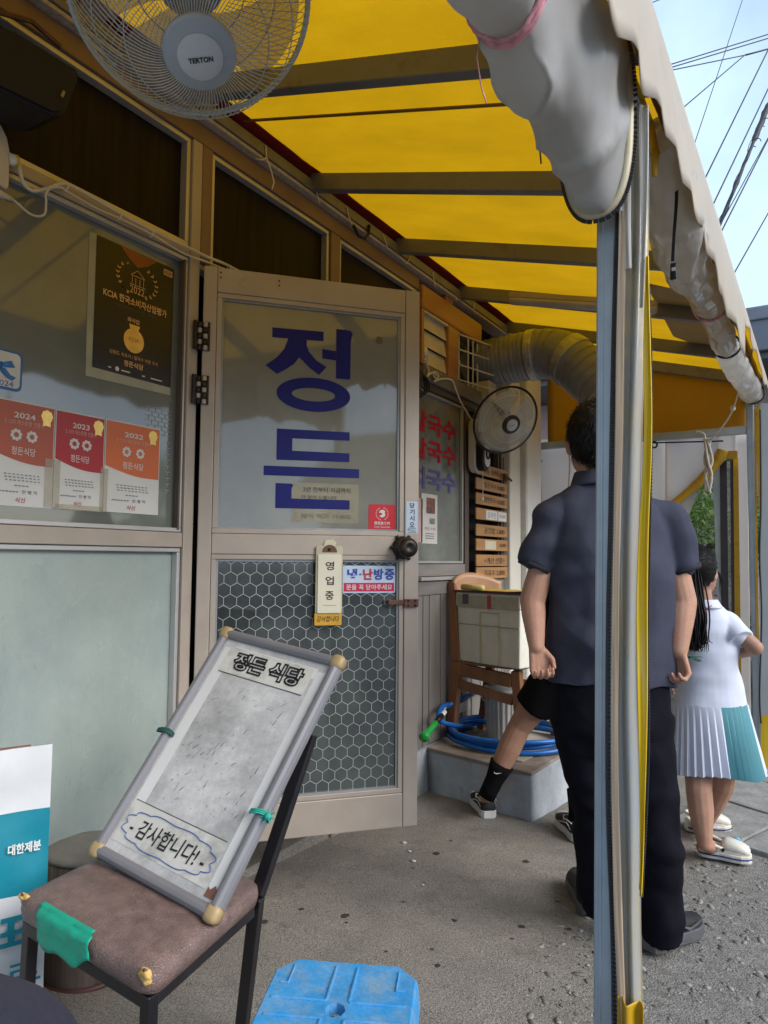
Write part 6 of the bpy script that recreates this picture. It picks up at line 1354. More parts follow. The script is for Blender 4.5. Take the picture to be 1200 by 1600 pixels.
KL, AL_ = V((1.3132, 2.4888, 0.3978)), V((1.2883, 2.6220, 0.0024)); KR, AR_ = V((1.4955, 2.5547, 0.3914)), V((1.4992, 2.5878, -0.0043))
for h_, k_, a_ in ((V((1.2698, 2.4749, 0.6848)), KL, AL_), (V((1.4482, 2.5850, 0.6865)), KR, AR_)): m.cap(h_, .075, k_, .052, 12); m.cap(k_, .052, a_, .035, 12); m.cap(a_, .035, a_+FW*.05-UP*.03, .03, 10)
body = remesh(m.build('body', SKIN, man), .0042, 5, .5)
# hair: cap over the skull with a neat nape
m = MB(); m.ell(HC+UP*.012-FW*.010, RT*.0905, FW*.106, UP*.121, 90, 70); o = m.build('hair', HAIR, man, smooth=True)
bm = bmesh.new(); bm.from_mesh(o.data)
off_ = HC - man.location
def keep(c):
    p = c - off_; f = p.dot(FW); r_ = abs(p.dot(RT)); z = p.z
    lim = (-.108 + max(0, (f+.045))*1.15 + max(0, r_-.05)*.5) if f < .06 else .035+.3*(f-.06)
    return z > lim
bmesh.ops.delete(bm, geom=[f for f in bm.faces if not keep(f.calc_center_median())], context='FACES'); bm.to_mesh(o.data); bm.free()
wrinkle(o, lambda p: .005*noise.noise((p.x*40,p.y*40,p.z*16))+.0035*noise.noise((p.x*120,p.y*120,p.z*40))+.002*noise.noise(p*220))
sm_ = o.modifiers.new('s', 'SOLIDIFY'); sm_.thickness = .012; sm_.offset = -1
def strands(root, hair, n, L, w, dfn, seed, name='hair_strands'):
    r9 = random.Random(seed); fs_ = [f for f in hair.data.polygons]; m = MB()
    for k in range(n):
        f = r9.choice(fs_); c_ = f.center + root.location; nr = f.normal.normalized(); d = dfn(c_, nr, r9); d = (d - nr*d.dot(nr)*.85).normalized(); ll = L*(.6+.8*r9.random())
        jx = V((r9.gauss(0,.004), r9.gauss(0,.004), r9.gauss(0,.004))); p0 = c_+jx-nr*.002; s = d.cross(nr).normalized()*w; p1 = p0+d*ll*.5+nr*.004*(.5+r9.random()); p2 = p0+d*ll+nr*.0025*r9.random()
        m.add([p0-s, p0+s, p1+s*.8, p1-s*.8, p2], [(0,1,2,3),(3,2,4)])
    return m.build(name, HAIR, root, kind='stuff', fix=False)
strands(man, o, 5200, .024, .0011, lambda c, n_, r: (-UP*.9 - FW*.25 + V((r.gauss(0,.35), r.gauss(0,.35), r.gauss(0,.25)))) if (c-HC).z < .075 else (FW*.5+RT*.5+V((r.gauss(0,.5), r.gauss(0,.5), 0))), 3)
# shirt
def rg_(D_, y, xl, xr, dep, pz=0.0):
    return None
rings = [(V((1.3442, 2.4595, 1.4737)), RT*.062, FW*.066), (V((1.3454, 2.4622, 1.4473)), RT*.098, FW*.080), (V((1.3559, 2.4708, 1.4210)), RT*.135, FW*.095), (V((1.3681, 2.4810, 1.3859)), RT*.175, FW*.108, 2.2), (V((1.3698, 2.4878, 1.3133)), RT*.200, FW*.125, 2.5), (V((1.3683, 2.4963, 1.1921)), RT*.212, FW*.138, 2.5), (V((1.3641, 2.5056, 1.0380)), RT*.208, FW*.135, 2.5), (V((1.3642, 2.5160, 0.9059)), RT*.207, FW*.138, 2.5), (V((1.3654, 2.5239, 0.8134)), RT*.212, FW*.140, 2.5), (V((1.3645, 2.5258, 0.7826)), RT*.212, FW*.140, 2.5)]
m = MB(); m.loft(rings, 40)
SLL, SLR = V((1.1574, 2.3551, 1.1813)), V((1.5875, 2.6209, 1.1789))
for s0_, s1_ in ((SHL, SLL), (SHR, SLR)):
    m.cap(s0_, .070, s0_.lerp(s1_,.45), .064, 18); m.cap(s0_.lerp(s1_,.4), .064, s0_.lerp(s1_,.8), .058, 18); m.tube([s0_, s0_.lerp(s1_,.5), s1_], [.068,.063,.0575], 22); m.cap(V((1.3457, 2.4669, 1.3901)), .075, s0_+UP*.002, .066, 18)
o = remesh(m.build('shirt', NAVT, man), .0075, 4, .5)
mo = man.location
def wr(p):
    q = p + mo; r_ = (q-V((1.40,2.60,0))).dot(RT); z = q.z; back = (q-V((1.40,2.60,0))).dot(FW)
    rd = lambda v: max(-.6, 1-3.2*abs(v))
    f1_ = math.sin(26*r_+9*(z-1.1)+2.5*noise.noise((r_*6, z*4, 1)))*.0065*(.4+max(0, min(1, (1.25-z)/.3)))
    f2_ = .006*noise.noise((r_*8, back*5, z*3.2)) + .0075*rd(noise.noise((r_*5+z*3.2, back*3+7, z*1.6-r_*1.5))) + .005*rd(noise.noise((r_*6-z*4.5, back*3+2, z*2.2))) + .002*noise.noise((r_*26, back*10, z*14))
    f3_ = .006*math.sin(38*z+14*abs(r_)+4*noise.noise((r_*5, 2, z*5)))*max(0, min(1, (abs(r_)-.13)/.06))
    f4_ = .005*math.sin(30*z+8*r_)*max(0, 1-abs(z-.93)/.10)
    return f1_+f2_+f3_+f4_
wrinkle(o, wr)
for s0, s1, r in ((SHL, SLL, .0575), (SHR, SLR, .0595)):
    d = (s1-s0).normalized(); m = MB(); m.tube([s1-d*.004, s1+d*.012], [r, r*.99], 28, cap=False); m.build('sleeve_trim', NAVD, man, smooth=True, solid=.004)
m = MB(); nb = V((1.3423, 2.4583, 1.4737))
def collar(u, v):
    t = 2*math.pi*u; fr = (math.sin(t)+1)/2; return nb + RT*(.072+.020*v)*math.cos(t) + FW*(.076+.018*v)*math.sin(t) + UP*(.030-.045*v-.03*fr*v)
m.grid(collar, 40, 5); m.build('collar', NAVT, man, smooth=True, solid=.004, fix=False)
# trousers
m = MB(); m.loft([(V((1.3638, 2.5220, 0.8266)), RT*.180, FW*.120, 2.4), (V((1.3615, 2.5272, 0.7407)), RT*.196, FW*.130, 2.4), (V((1.3587, 2.5332, 0.6416)), RT*.200, FW*.130, 2.4), (V((1.3599, 2.5411, 0.5492)), RT*.185, FW*.12, 2.4)], 32)
for pl, rr_l in (([V((1.2748, 2.4797, 0.6628)), V((1.2922, 2.4905, 0.5117)), V((1.3167, 2.4917, 0.3870)), V((1.3080, 2.5483, 0.1967)), V((1.2937, 2.6265, -0.0134))], [.105,.088,.078,.073,.068]), ([V((1.4533, 2.5898, 0.6646)), V((1.4724, 2.5776, 0.5190)), V((1.4919, 2.5525, 0.3913)), V((1.5009, 2.5738, 0.1882)), V((1.5013, 2.5932, -0.0577))], [.105,.092,.082,.078,.072])):
    sp_ = spl(pl, 14); rs_ = [v.x for v in spl([(r, 0, 0) for r in rr_l], 14)]; m.tube(sp_, rs_, 24)
o = remesh(m.build('trousers', JEAN, man), .0075, 4, .5)
def wj(p):
    q = p + mo; z = q.z; r_ = (q-V((1.40,2.60,0))).dot(RT); f_ = (q-V((1.40,2.60,0))).dot(FW)
    k = max(0, 1-abs(z-.33)/.16)+max(0, 1-abs(z-.02)/.16)+.6*max(0, 1-abs(z-.60)/.08)
    return .009*k*math.sin(46*z+16*r_+5*noise.noise((r_*7, f_*7, z*5))) + .005*noise.noise((r_*9, f_*9, z*6)) + .006*max(-.6, 1-3.2*abs(noise.noise((r_*5, f_*5+3, z*4.5+r_*2))))
wrinkle(o, wj)
R0, R1 = V((1.4717, 2.5335, -0.0950)), V((1.5679, 2.7565, -0.1034)); R0.z += .012; R1.z += .012
up_, P = shoe(man, R0, R0+(R1-R0).normalized()*.285, .102, .1, SHOEB, SHOES, 'shoe', .040, hi=.085)
q = MB(); q.prism([P(t, .0555, z) for t, z in ((.40,.072),(.55,.050),(.70,.058),(.86,.078),(.70,.066),(.56,.060),(.47,.068))], (P(0,.002,0)-P(0,0,0))); q.build('side_mark', SHOES, up_)
q = MB(); q.prism([P(t, -.0555, z) for t, z in ((.40,.072),(.55,.050),(.70,.058),(.86,.078),(.70,.066),(.56,.060),(.47,.068))], (P(0,-.002,0)-P(0,0,0))); q.build('side_mark', SHOES, up_)
L0 = V((1.2424, 2.6773, -0.1004)); L0.z += .012; L1 = L0 + (FW*.99+RT*.10).normalized()*.285; L1.z = L0.z
shoe(man, L0, L1, .102, .1, SHOEB, SHOES, 'shoe', .035, hi=.085)

# ---- girl in white dress
girl = thing('person', (1.52, 3.6, gh(1.52, 3.6)), 'girl in white dress with teal pleats and cream clogs, long dark hair, arms folded', 'person')
GC = V((1.5195, 3.4991, 1.1584))
m = MB(); fg = (RT*.80+FW*.60).normalized(); sg = fg.cross(UP).normalized()
m.ell(GC, sg*.074, fg*.088, UP*.100, 20, 14); m.ell(GC+fg*.030-UP*.040, sg*.058, fg*.062, UP*.070, 16, 12); m.cap(GC+fg*.088-UP*.015, .009, GC+fg*.101-UP*.034, .010, 10); m.ell(GC+fg*.082-UP*.062, sg*.018, fg*.013, UP*.007, 10, 8)
for sx in (-1, 1): m.ell(GC+sg*.074*sx-UP*.016+fg*.004, sg*.008, fg*.018, UP*.028, 12, 8)
m.cap(GC-UP*.05, .045, V((1.5298, 3.5181, 0.9964)), .047, 14)
gS = V((1.6288, 3.5613, 0.9238)); gE = V((1.7356, 3.5407, 0.8251)); gW = V((1.6487, 3.7029, 0.7761))
m.cap(gS, .042, gE, .034, 12); m.cap(gE, .034, gW, .026, 12)
gS2 = V((1.4654, 3.5790, 0.9137)); m.cap(gS2, .042, V((1.4005, 3.6909, 0.7769)), .034, 12); m.cap(V((1.4005, 3.6909, 0.7769)), .034, V((1.5349, 3.9299, 0.7400)), .026, 12)
hand(m, gW, V((1.6117, 3.7507, 0.7772))-gW, -UP*.3-FW*.5, UP, .066, .7, .0085)
m.ell(V((1.5437, 3.5808, 0.7552)), RT*.11, FW*.08, UP*.22, 16, 12); m.ell(V((1.5348, 3.6003, 0.4338)), RT*.12, FW*.085, UP*.12, 16, 12)
gK1, gA1 = V((1.5014, 3.4931, 0.1848)), V((1.5228, 3.4763, -0.0349)); gK2, gA2 = V((1.5712, 3.7022, 0.1704)), V((1.4657, 3.7984, -0.0861))
m.cap(V((1.4891, 3.5744, 0.4042)), .07, gK1, .056, 12); m.cap(gK1, .056, gK1.lerp(gA1,.4), .054, 12); m.cap(gK1.lerp(gA1,.4), .054, gA1, .032, 12)
m.cap(V((1.5812, 3.6552, 0.4002)), .07, gK2, .056, 12); m.cap(gK2, .056, gK2.lerp(gA2,.35), .052, 12); m.cap(gK2.lerp(gA2,.35), .052, gA2, .032, 12)
g0 = V((1.4830, 3.5823, -0.1343)); g1 = V((1.6585, 3.6005, -0.1350)); f0 = V((1.3807, 3.8966, -0.1461)); f1_ = V((1.5011, 3.9627, -0.1486))
m.cap(gA1, .032, V(g0).lerp(V(g1),.3)+UP*.05, .032, 10); m.cap(V(g0).lerp(V(g1),.1)+UP*.045, .030, V(g0).lerp(V(g1),.7)+UP*.040, .028, 10); m.cap(gA2, .032, V(f0).lerp(V(f1_),.35)+UP*.05, .030, 10)
remesh(m.build('body', SKIN2, girl), .0045, 5, .5)
# hair and long tail
m = MB(); m.ell(GC+UP*.008-fg*.012, sg*.083, fg*.095, UP*.106, 40, 28); o = m.build('hair', HAIR, girl, smooth=True)
bm = bmesh.new(); bm.from_mesh(o.data); off2 = GC - girl.location
def keep2(c):
    p = c - off2; f = p.dot(fg); z = p.z
    return z > (-.07 + max(0, f+.03)*2.0 if f < .05 else .05)
bmesh.ops.delete(bm, geom=[f for f in bm.faces if not keep2(f.calc_center_median())], context='FACES'); bm.to_mesh(o.data); bm.free(); wrinkle(o, lambda p: .003*noise.noise((p.x*60, p.y*60, p.z*18)))
q_ = o.modifiers.new('s', 'SOLIDIFY'); q_.thickness = .010; q_.offset = -1
strands(girl, o, 4200, .060, .0009, lambda c, n_, r: (V((1.4919, 3.3979, 1.1815))-c).normalized()+V((r.gauss(0,.12), r.gauss(0,.12), r.gauss(0,.12))), 8)
m = MB(); m.tube(spl([GC-fg*.06+sg*-.02-UP*.01, V((1.4903, 3.4087, 1.1815)), V((1.4935, 3.3939, 1.0941))], 8), [.05,.048,.044,.040,.036,.032,.028,.022], 14); m.build('hair_root', HAIR, girl, smooth=True)
m = MB(); rg4 = random.Random(11)
for k in range(170):
    ox, od = rg4.gauss(0, .020), rg4.gauss(0, .013); e_ = rg4.random()
    pts_ = [V((1.4919, 3.3979, 1.1815))+RT*ox*.8+FW*od, V((1.4967, 3.3863, 1.0663))+RT*ox*1.1+FW*od, V((1.5080, 3.3664, 0.9563))+RT*(ox*1.2+.008*math.sin(k))+FW*od, V((1.5141, 3.3655, 0.8654))+RT*(ox*1.1+.012*math.sin(k*2))+FW*od*.6, V((1.5148, 3.3707, 0.8044))+RT*(ox*.9+.02*math.sin(k*1.7))+UP*(.05*e_)+FW*od*.4]
    m.tube(spl(pts_, 16), [.0036]*9+[.0034,.0031,.0028,.0024,.002,.0015,.0008], 5)
for k in range(5): m.tube(spl([GC+fg*.03+sg*(.06)+UP*(.02-.004*k), GC+fg*(.055+.006*k)+sg*.066-UP*.03, GC+fg*(.05+.008*k)+sg*.064-UP*(.09+.01*k)], 8), [.003,.003,.0025,.002,.002,.0015,.0012,.0008], 5)
m.build('hair_tail', HAIR, girl, smooth=True, fix=False)
# dress top
m = MB(); m.loft([(V((1.5355, 3.5194, 1.0254)), RT*.050, FW*.052), (V((1.5420, 3.5261, 0.9907)), RT*.080, FW*.065), (V((1.5506, 3.5350, 0.9445)), RT*.108, FW*.082, 2.3), (V((1.5503, 3.5425, 0.8461)), RT*.118, FW*.096, 2.3), (V((1.5453, 3.5614, 0.7144)), RT*.128, FW*.105, 2.3), (V((1.5411, 3.5786, 0.6109)), RT*.150, FW*.122, 2.2), (V((1.5393, 3.5825, 0.5469)), RT*.162, FW*.132, 2.1)], 36)
sl1 = V((1.6829, 3.5175, 0.8572)); m.cap(gS-RT*.01, .058, gS.lerp(sl1,.6), .052, 14); m.tube([gS, gS.lerp(sl1,.5), sl1], [.054,.055,.057], 18); m.tube([gS2, gS2.lerp(V((1.4005, 3.6909, 0.7769)),.6)], [.052,.052], 18)
o = remesh(m.build('dress_top', DRESS, girl), .006, 4, .5); go = girl.location
wrinkle(o, lambda p: .006*math.sin(30*((p+go).z-.9)-22*(p.dot(RT))+3*noise.noise(p*6))*max(0, min(1, ((p+go).z-.62)/.1))*max(0, min(1,(1.02-(p+go).z)/.2)) + .004*noise.noise(p*14))
# pleated skirt, white with a teal panel
sc0, sc1 = V((1.5398, 3.5815, 0.5643)), V((1.5560, 3.6155, 0.2559))
def pleat(a0, a1, n):
    m = MB(); vs = []; rows_ = 10; nn = n*4
    for j in range(rows_+1):
        v = j/rows_; c_ = sc0.lerp(sc1, v)
        for i in range(nn+1):
            u = i/nn; t = math.radians(a0+(a1-a0)*u); ph = (i % 4)/4; saw = (ph-.4)*.020*v*(1 if i % 4 else 1.25)
            ra, rb_ = .164+.046*v+saw, .134+.040*v+saw; z = .012*math.sin(t*3+1)*v + .006*noise.noise((u*9, v*2, 1))
            vs.append(c_ + RT*ra*math.cos(t) + FW*rb_*math.sin(t) + UP*z)
    w_ = nn+1; m.add(vs, [(j*w_+i, j*w_+i+1, (j+1)*w_+i+1, (j+1)*w_+i) for j in range(rows_) for i in range(nn)]); return m
pleat(-93, -36, 7).build('teal_panel', TEALC, girl, solid=.002, fix=False)
pleat(-36, 180, 18).build('skirt', DRESS, girl, solid=.002, fix=False); pleat(-180, -93, 9).build('skirt', DRESS, girl, solid=.002, fix=False)
m = MB(); nb2 = V((1.5377, 3.5216, 1.0138)); m.grid(lambda u, v: nb2 + sg*(.052+.022*v)*math.cos(2*math.pi*u) + fg*(.054+.020*v)*math.sin(2*math.pi*u) + UP*(.016-.036*v), 36, 4); m.build('collar', DRESS, girl, smooth=True, solid=.003, fix=False)
q = MB(); q.tube(spl([V((1.5348, 3.3955, 0.9474)), V((1.5524, 3.4037, 0.9811)), V((1.5780, 3.4292, 1.0087))], 14), .0022, 5); q.build('red_piping', REDV, girl)
q = MB(); cb = V((1.4975, 3.3444, 0.7785))
for k in range(5): q.obox(cb+RT*(.012*k-.01)+UP*(.006*math.sin(k)), RT*.005, FW*.012, UP*.005)
q.bar(cb+RT*-.02+UP*.016, cb+RT*.05+UP*.010, .02, .003)
q.build('printed_mark', M('dark_green_print', (.03,.10,.07), .7), girl)
def clog(h0, h1, nm='clog'):
    h0, h1 = V(h0), V(h1); h0.z += .012; d = h1-h0; d.z = 0; d.normalize(); up__, P = shoe(girl, h0, h0+d*.215, .088, .08, CLOG, CLOG, nm, .032, hi=.040)
    q = MB(); q.tube([P(t, .049*k, .020) for t, k in ((0,.55),(.06,.80),(.2,.90),(.4,.86),(.62,1.0),(.8,1.02),(.93,.78),(1,.42))], .003, 5); q.tube([P(t, -.049*k, .020) for t, k in ((0,.55),(.06,.80),(.2,.90),(.4,.86),(.62,1.0),(.8,1.02),(.93,.78),(1,.42))], .003, 5); q.build('navy_stripe', NAVY, up__)
    q = MB(); m3 = MB(); m3.loft([(P(t, 0, .030+hh/2), (P(0,1,0)-P(0,0,0))*(.046*k), UP*(hh/2), 2.4) for t, k, hh in ((.45,.80,.055),(.55,.92,.062),(.7,1.0,.058),(.85,.95,.046),(.96,.7,.032))], 20); m3.build('toe_box', CLOG, up__, smooth=True)
    q.tube(spl([P(.46,.047,.055), P(.2,.050,.075), P(.0,.0,.085), P(.2,-.050,.075), P(.46,-.047,.055)], 24), .007, 8); q.build('heel_strap', CLOG, up__, smooth=True)
    q = MB(); 
    for sx in (-1, 1): q.lathe([(.009,0),(.008,.004),(.001,.005)], P(.46, sx*.050, .052), (P(0,sx,0)-P(0,0,0)), 12)
    q.build('strap_rivet', BLACK, up__)
    q = MB(); q.ell(P(.72,-.018,.086), d*.016, d.cross(UP)*.009, UP*.008, 10, 8); q.ell(P(.80,-.028,.072), d*.008, d.cross(UP)*.007, UP*.008, 8, 6); q.build('shoe_charm', M('light_blue_charm', (.10,.45,.65), .4), up__, smooth=True)
clog(g0, g1); clog(f0, V(f0)+(V(f1_)-V(f0)))
q = MB(); q.tube(spl([V((1.4479, 3.2305, 0.7127)), V((1.4422, 3.2300, 0.6749)), V((1.4482, 3.2362, 0.6426))], 10), .004, 6); q.build('bead_string', M('pink_beads', (.35,.16,.16), .5, 0, .5, 90), girl)

# ---- youth walking behind the man, mostly hidden by him
yo = thing('person', (.75, 3.5, gh(.75, 3.5)), 'youth in black shorts, black socks and black sneakers striding behind the man', 'person')
yh = (FW*.75-RT*.55).normalized()
YH = V((0.9904, 3.4218, 1.4358)); m = MB(); ys_g = yh.cross(UP).normalized()
m.ell(YH, ys_g*.078, yh*.095, UP*.112, 18, 12); m.ell(YH+yh*.03-UP*.045, ys_g*.06, yh*.068, UP*.075, 14, 10); m.cap(YH+yh*.09-UP*.02, .01, YH+yh*.107-UP*.04, .012, 8)
for sx in (-1, 1): m.ell(YH+ys_g*.078*sx-UP*.018, ys_g*.009, yh*.02, UP*.03, 10, 8)
m.cap(YH-UP*.05, .05, V((0.9923, 3.4399, 1.2188)), .052, 12)
yHL, yKL, yAL = V((0.8896, 3.4199, 0.6597)), V((0.6976, 3.4058, 0.3782)), V((0.5650, 3.3479, 0.0701)); yHR, yKR, yAR = V((1.0382, 3.4759, 0.6658)), V((1.0002, 3.4560, 0.3171)), V((0.9640, 3.4622, -0.0499))
m.cap(yHL, .085, yHL.lerp(yKL,.6), .074, 14); m.cap(yHL.lerp(yKL,.6), .074, yKL, .056, 14); m.cap(yKL, .056, yKL.lerp(yAL,.35), .058, 14); m.cap(yKL.lerp(yAL,.35), .058, yAL, .034, 14)
m.cap(yHR, .085, yKR, .054, 14); m.cap(yKR, .054, yKR.lerp(yAR,.35), .056, 14); m.cap(yKR.lerp(yAR,.35), .056, yAR, .034, 14)
m.ell(V((0.9775, 3.4500, 0.9706)), RT*.14, FW*.09, UP*.28, 16, 12)
yS1, yS2 = V((0.9249, 3.4019, 1.1716)), V((1.0704, 3.4916, 1.1730)); ye1 = V((0.9341, 3.3665, 0.9428)); yw1 = V((0.9970, 3.3579, 0.7965)); m.cap(yS1, .045, ye1, .037, 12); m.cap(ye1, .037, yw1, .026, 12); hand(m, yw1, -UP, RT, yh, .078, .5, .0085)
ye2 = V((1.1166, 3.4791, 0.9446)); yw2 = V((1.1375, 3.4468, 0.7678)); m.cap(yS2, .045, ye2, .037, 12); m.cap(ye2, .037, yw2, .026, 12); hand(m, yw2, -UP, -RT, yh, .078, .5, .0085)
a0_, a1_ = V((0.5150, 3.4555, -0.1296)), V((0.2437, 3.7947, -0.1423)); b0_, b1_ = V((1.0034, 3.3873, -0.1270)), V((0.8237, 3.6243, -0.1359))
m.cap(yAL, .034, a0_.lerp(a1_,.3)+UP*.05, .032, 10); m.cap(yAR, .034, b0_.lerp(b1_,.3)+UP*.05, .032, 10)
remesh(m.build('body', SKIN2, yo), .005, 4, .5)
m = MB(); m.ell(YH+UP*.012-yh*.010, ys_g*.088, yh*.10, UP*.114, 30, 20); o = m.build('hair', HAIR, yo, smooth=True)
bm = bmesh.new(); bm.from_mesh(o.data); off3 = YH - yo.location
bmesh.ops.delete(bm, geom=[f for f in bm.faces if not ((f.calc_center_median()-off3).z > (-.06 + max(0, (f.calc_center_median()-off3).dot(yh)+.02)*1.6 if (f.calc_center_median()-off3).dot(yh) < .05 else .045))], context='FACES'); bm.to_mesh(o.data); bm.free()
q_ = o.modifiers.new('s', 'SOLIDIFY'); q_.thickness = .012; q_.offset = -1
m = MB(); m.loft([(V((0.9930, 3.4384, 1.2436)), RT*.055, FW*.055), (V((0.9918, 3.4410, 1.2002)), RT*.13, FW*.085, 2.3), (V((0.9854, 3.4477, 1.0637)), RT*.165, FW*.11, 2.4), (V((0.9688, 3.4543, 0.8465)), RT*.165, FW*.115, 2.4), (V((0.9592, 3.4605, 0.6914)), RT*.175, FW*.125, 2.4)], 30)
m.cap(yS1, .06, yS1.lerp(ye1,.7), .056, 12); m.cap(yS2, .06, yS2.lerp(ye2,.7), .056, 12); remesh(m.build('shirt', BLKC, yo), .008, 3, .5)
m = MB(); m.loft([(V((0.9601, 3.4586, 0.7224)), RT*.165, FW*.125, 2.3), (V((0.9520, 3.4614, 0.6231)), RT*.175, FW*.13, 2.3)], 28); m.tube([yHL, yHL.lerp(yKL,.35), yHL.lerp(yKL,.66)], [.100,.100,.094], 22); m.tube([yHR, yHR.lerp(yKR,.35), yHR.lerp(yKR,.62)], [.105,.108,.108], 22); m.cap(yHL, .10, yHR, .10, 14)
o = remesh(m.build('shorts', BLKC, yo), .008, 3, .5); wrinkle(o, lambda p: .006*noise.noise(p*11))
for a_, k_ in ((yAL, yKL), (yAR, yKR)):
    m = MB(); d_ = (k_-a_); m.tube([a_-d_*.14, a_+d_*.0, a_+d_*.15, a_+d_*.28, a_+d_*.40], [.042,.0435,.045,.053,.061], 20); o = m.build('sock', BLKC, yo, smooth=True)
    c_ = a_+d_*.31-FW*.058-RT*.02; q = MB(); q.prism([c_+RT*x+UP*z for x, z in ((-.016,.006),(-.008,-.002),(.020,-.001),(-.004,-.006),(-.014,-.002))], -FW*.004); q.build('sock_mark', RUBW, o)
for h0, h1 in ((a0_, a1_), (b0_, b1_)):
    h0, h1 = V(h0), V(h1); h0.z += .012; d = h1-h0; d.z = 0; d.normalize(); up__, P = shoe(yo, h0, h0+d*.275, .098, .1, CANV, RUBW, 'sneaker', .036, hi=.062)
    q = MB(); sd_ = P(0,1,0)-P(0,0,0)
    for sx in (-1, 1):
        q.tube(spl([P(.06,sx*.040,.085), P(.3,sx*.043,.082), P(.42,sx*.042,.070), P(.50,sx*.034,.085)], 12), .0032, 5); q.tube(spl([P(.1,sx*.041,.052), P(.24,sx*.0435,.068), P(.4,sx*.046,.060), P(.62,sx*.047,.044)], 12), .0028, 5)
    q.build('white_piping', RUBW, up__, smooth=True)
    m3 = MB(); m3.loft([(P(t, 0, .034+hh/2), sd_*(.048*k), UP*(hh/2), 2.4) for t, k, hh in ((.84,.92,.034),(.91,.8,.030),(.98,.5,.02))], 18); m3.build('toe_cap', RUBW, up__, smooth=True)
    q = MB()
    for k in range(5): q.tube([P(.50+.06*k,-.024,.083-.006*k), P(.50+.06*k,.024,.083-.006*k)], .003, 5)
    q.build('laces', RUBW, up__)

# ---- knee of a seated person at the bottom left corner
kn = thing('person', V((1.3375, 0.3582, 0.7251)), 'seated person of whom only a dark navy trouser knee shows, bottom left', 'person')
m = MB(); k0 = V((1.3408, 0.3846, 0.7146)); hip = V((1.4910, 0.0567, 0.9738)); m.cap(hip, .10, k0, .088, 20)
an = V((k0.x-.02, k0.y+.05, gh(k0.x, k0.y)+.10)); m.cap(k0, .088, an, .055, 20)
o = remesh(m.build('trousers', KNEE, kn), .010, 3, .5); wrinkle(o, lambda p: .005*noise.noise(p*9))
shoe(kn, (an.x-.03, an.y-.04, gh(an.x, an.y)+.012), (an.x+.05, an.y+.22, gh(an.x, an.y)+.012), .1, .1, SHOEB, SHOES, 'shoe', .03)

# ================================================================ beyond the canopy
pb = thing('pink_building', (2, 13, -.4), 'pale pink building with a grey flat roof beyond the far post', 'building')
m = MB(); m.box((-7, 12.6, -1), (9, 18, 4.06)); m.build('wall', PINKB, pb)
m = MB(); m.box((-7.5, 11.2, 4.07), (9.6, 18.5, 4.16)); m.build('soffit', GREYS, pb)
m = MB(); m.box((-7.6, 11.1, 4.163), (9.7, 18.6, 4.75)); m.build('roof_fascia', GREYR, pb, bevel=.02)
m = MB(); m.box((-7.62, 11.07, 4.60), (9.72, 18.62, 4.80)); m.build('roof_edge', M('roof_edge_grey', (.20,.21,.24), .5, .2), pb, bevel=.02)
for x in (1.9, 4.1, 6.5, -2.6):
    m = MB(); m.box((x, 12.55, 1.2), (x+1.1, 12.597, 2.6)); wd = m.build('window', WINDK, pb); m = MB()
    for a, b in (((x-.06,12.54,1.14),(x+1.16,12.61,1.20)),((x-.06,12.54,2.60),(x+1.16,12.61,2.66)),((x-.06,12.54,1.2),(x,12.61,2.6)),((x+1.1,12.54,1.2),(x+1.16,12.61,2.6)),((x+.52,12.53,1.2),(x+.58,12.545,2.6))): m.box(a, b)
    m.build('window_frame', WHITE, wd)
for z in (1.0, 2.9): m = MB(); m.box((-7.02, 12.57, z), (9.02, 12.599, z+.05)); m.build('wall_band', M('pink_band_%d' % z, (.45,.28,.27), .8), pb)
def leaf_tree(root, c, rx_, rz_, n, seed, size):
    r5 = random.Random(seed); m = MB(); cl_c = [V(c)+V((r5.gauss(0,rx_*.5), r5.gauss(0,rx_*.5), r5.gauss(0,rz_*.5))) for _ in range(26)]
    for k in range(n):
        cc = r5.choice(cl_c); p = cc + V((r5.gauss(0,rx_*.20), r5.gauss(0,rx_*.20), r5.gauss(0,rz_*.15))); a = V((r5.gauss(0,1), r5.gauss(0,1), r5.gauss(0,.6))).normalized(); b = a.orthogonal().normalized(); s = size*(.6+.8*r5.random())
        m.add([p-a*s, p+b*s*.42, p+a*s, p-b*s*.42], [(0,1,2,3)])
    m.build('crown', LEAF, root, fix=False)
tr = thing('tree', (.4, 10.2, -.35), 'leafy green tree seen through the gap in the end curtain', 'tree')
leaf_tree(tr, (.45, 10.2, 1.9), 1.1, 1.3, 16000, 5, .042)
m = MB(); m.tube([(.4,10.2,-.4), (.42,10.2,.6), (.35,10.25,1.6), (.5,10.2,2.6)], [.11,.09,.06,.03], 10)
for d in ((.7,.2,2.0),(-.4,.3,1.9),(.2,-.5,2.2)): m.tube([(.40,10.22,1.1), (.40+d[0]*.6,10.22+d[1],1.5), (.40+d[0],10.22+d[1],d[2])], [.05,.035,.015], 8)
m.build('trunk', BARK, tr, smooth=True)
sh_ = thing('shrub', (-.4, 8.6, -.3), 'low green shrub at the foot of the tree behind the end curtain', 'shrub')
leaf_tree(sh_, (-.1, 8.8, .55), .75, .55, 4500, 9, .05); m = MB(); m.tube([(-.1,8.8,-.33), (-.08,8.8,.3), (-.1,8.82,.7)], [.05,.035,.015], 8); m.build('stem', BARK, sh_, smooth=True)
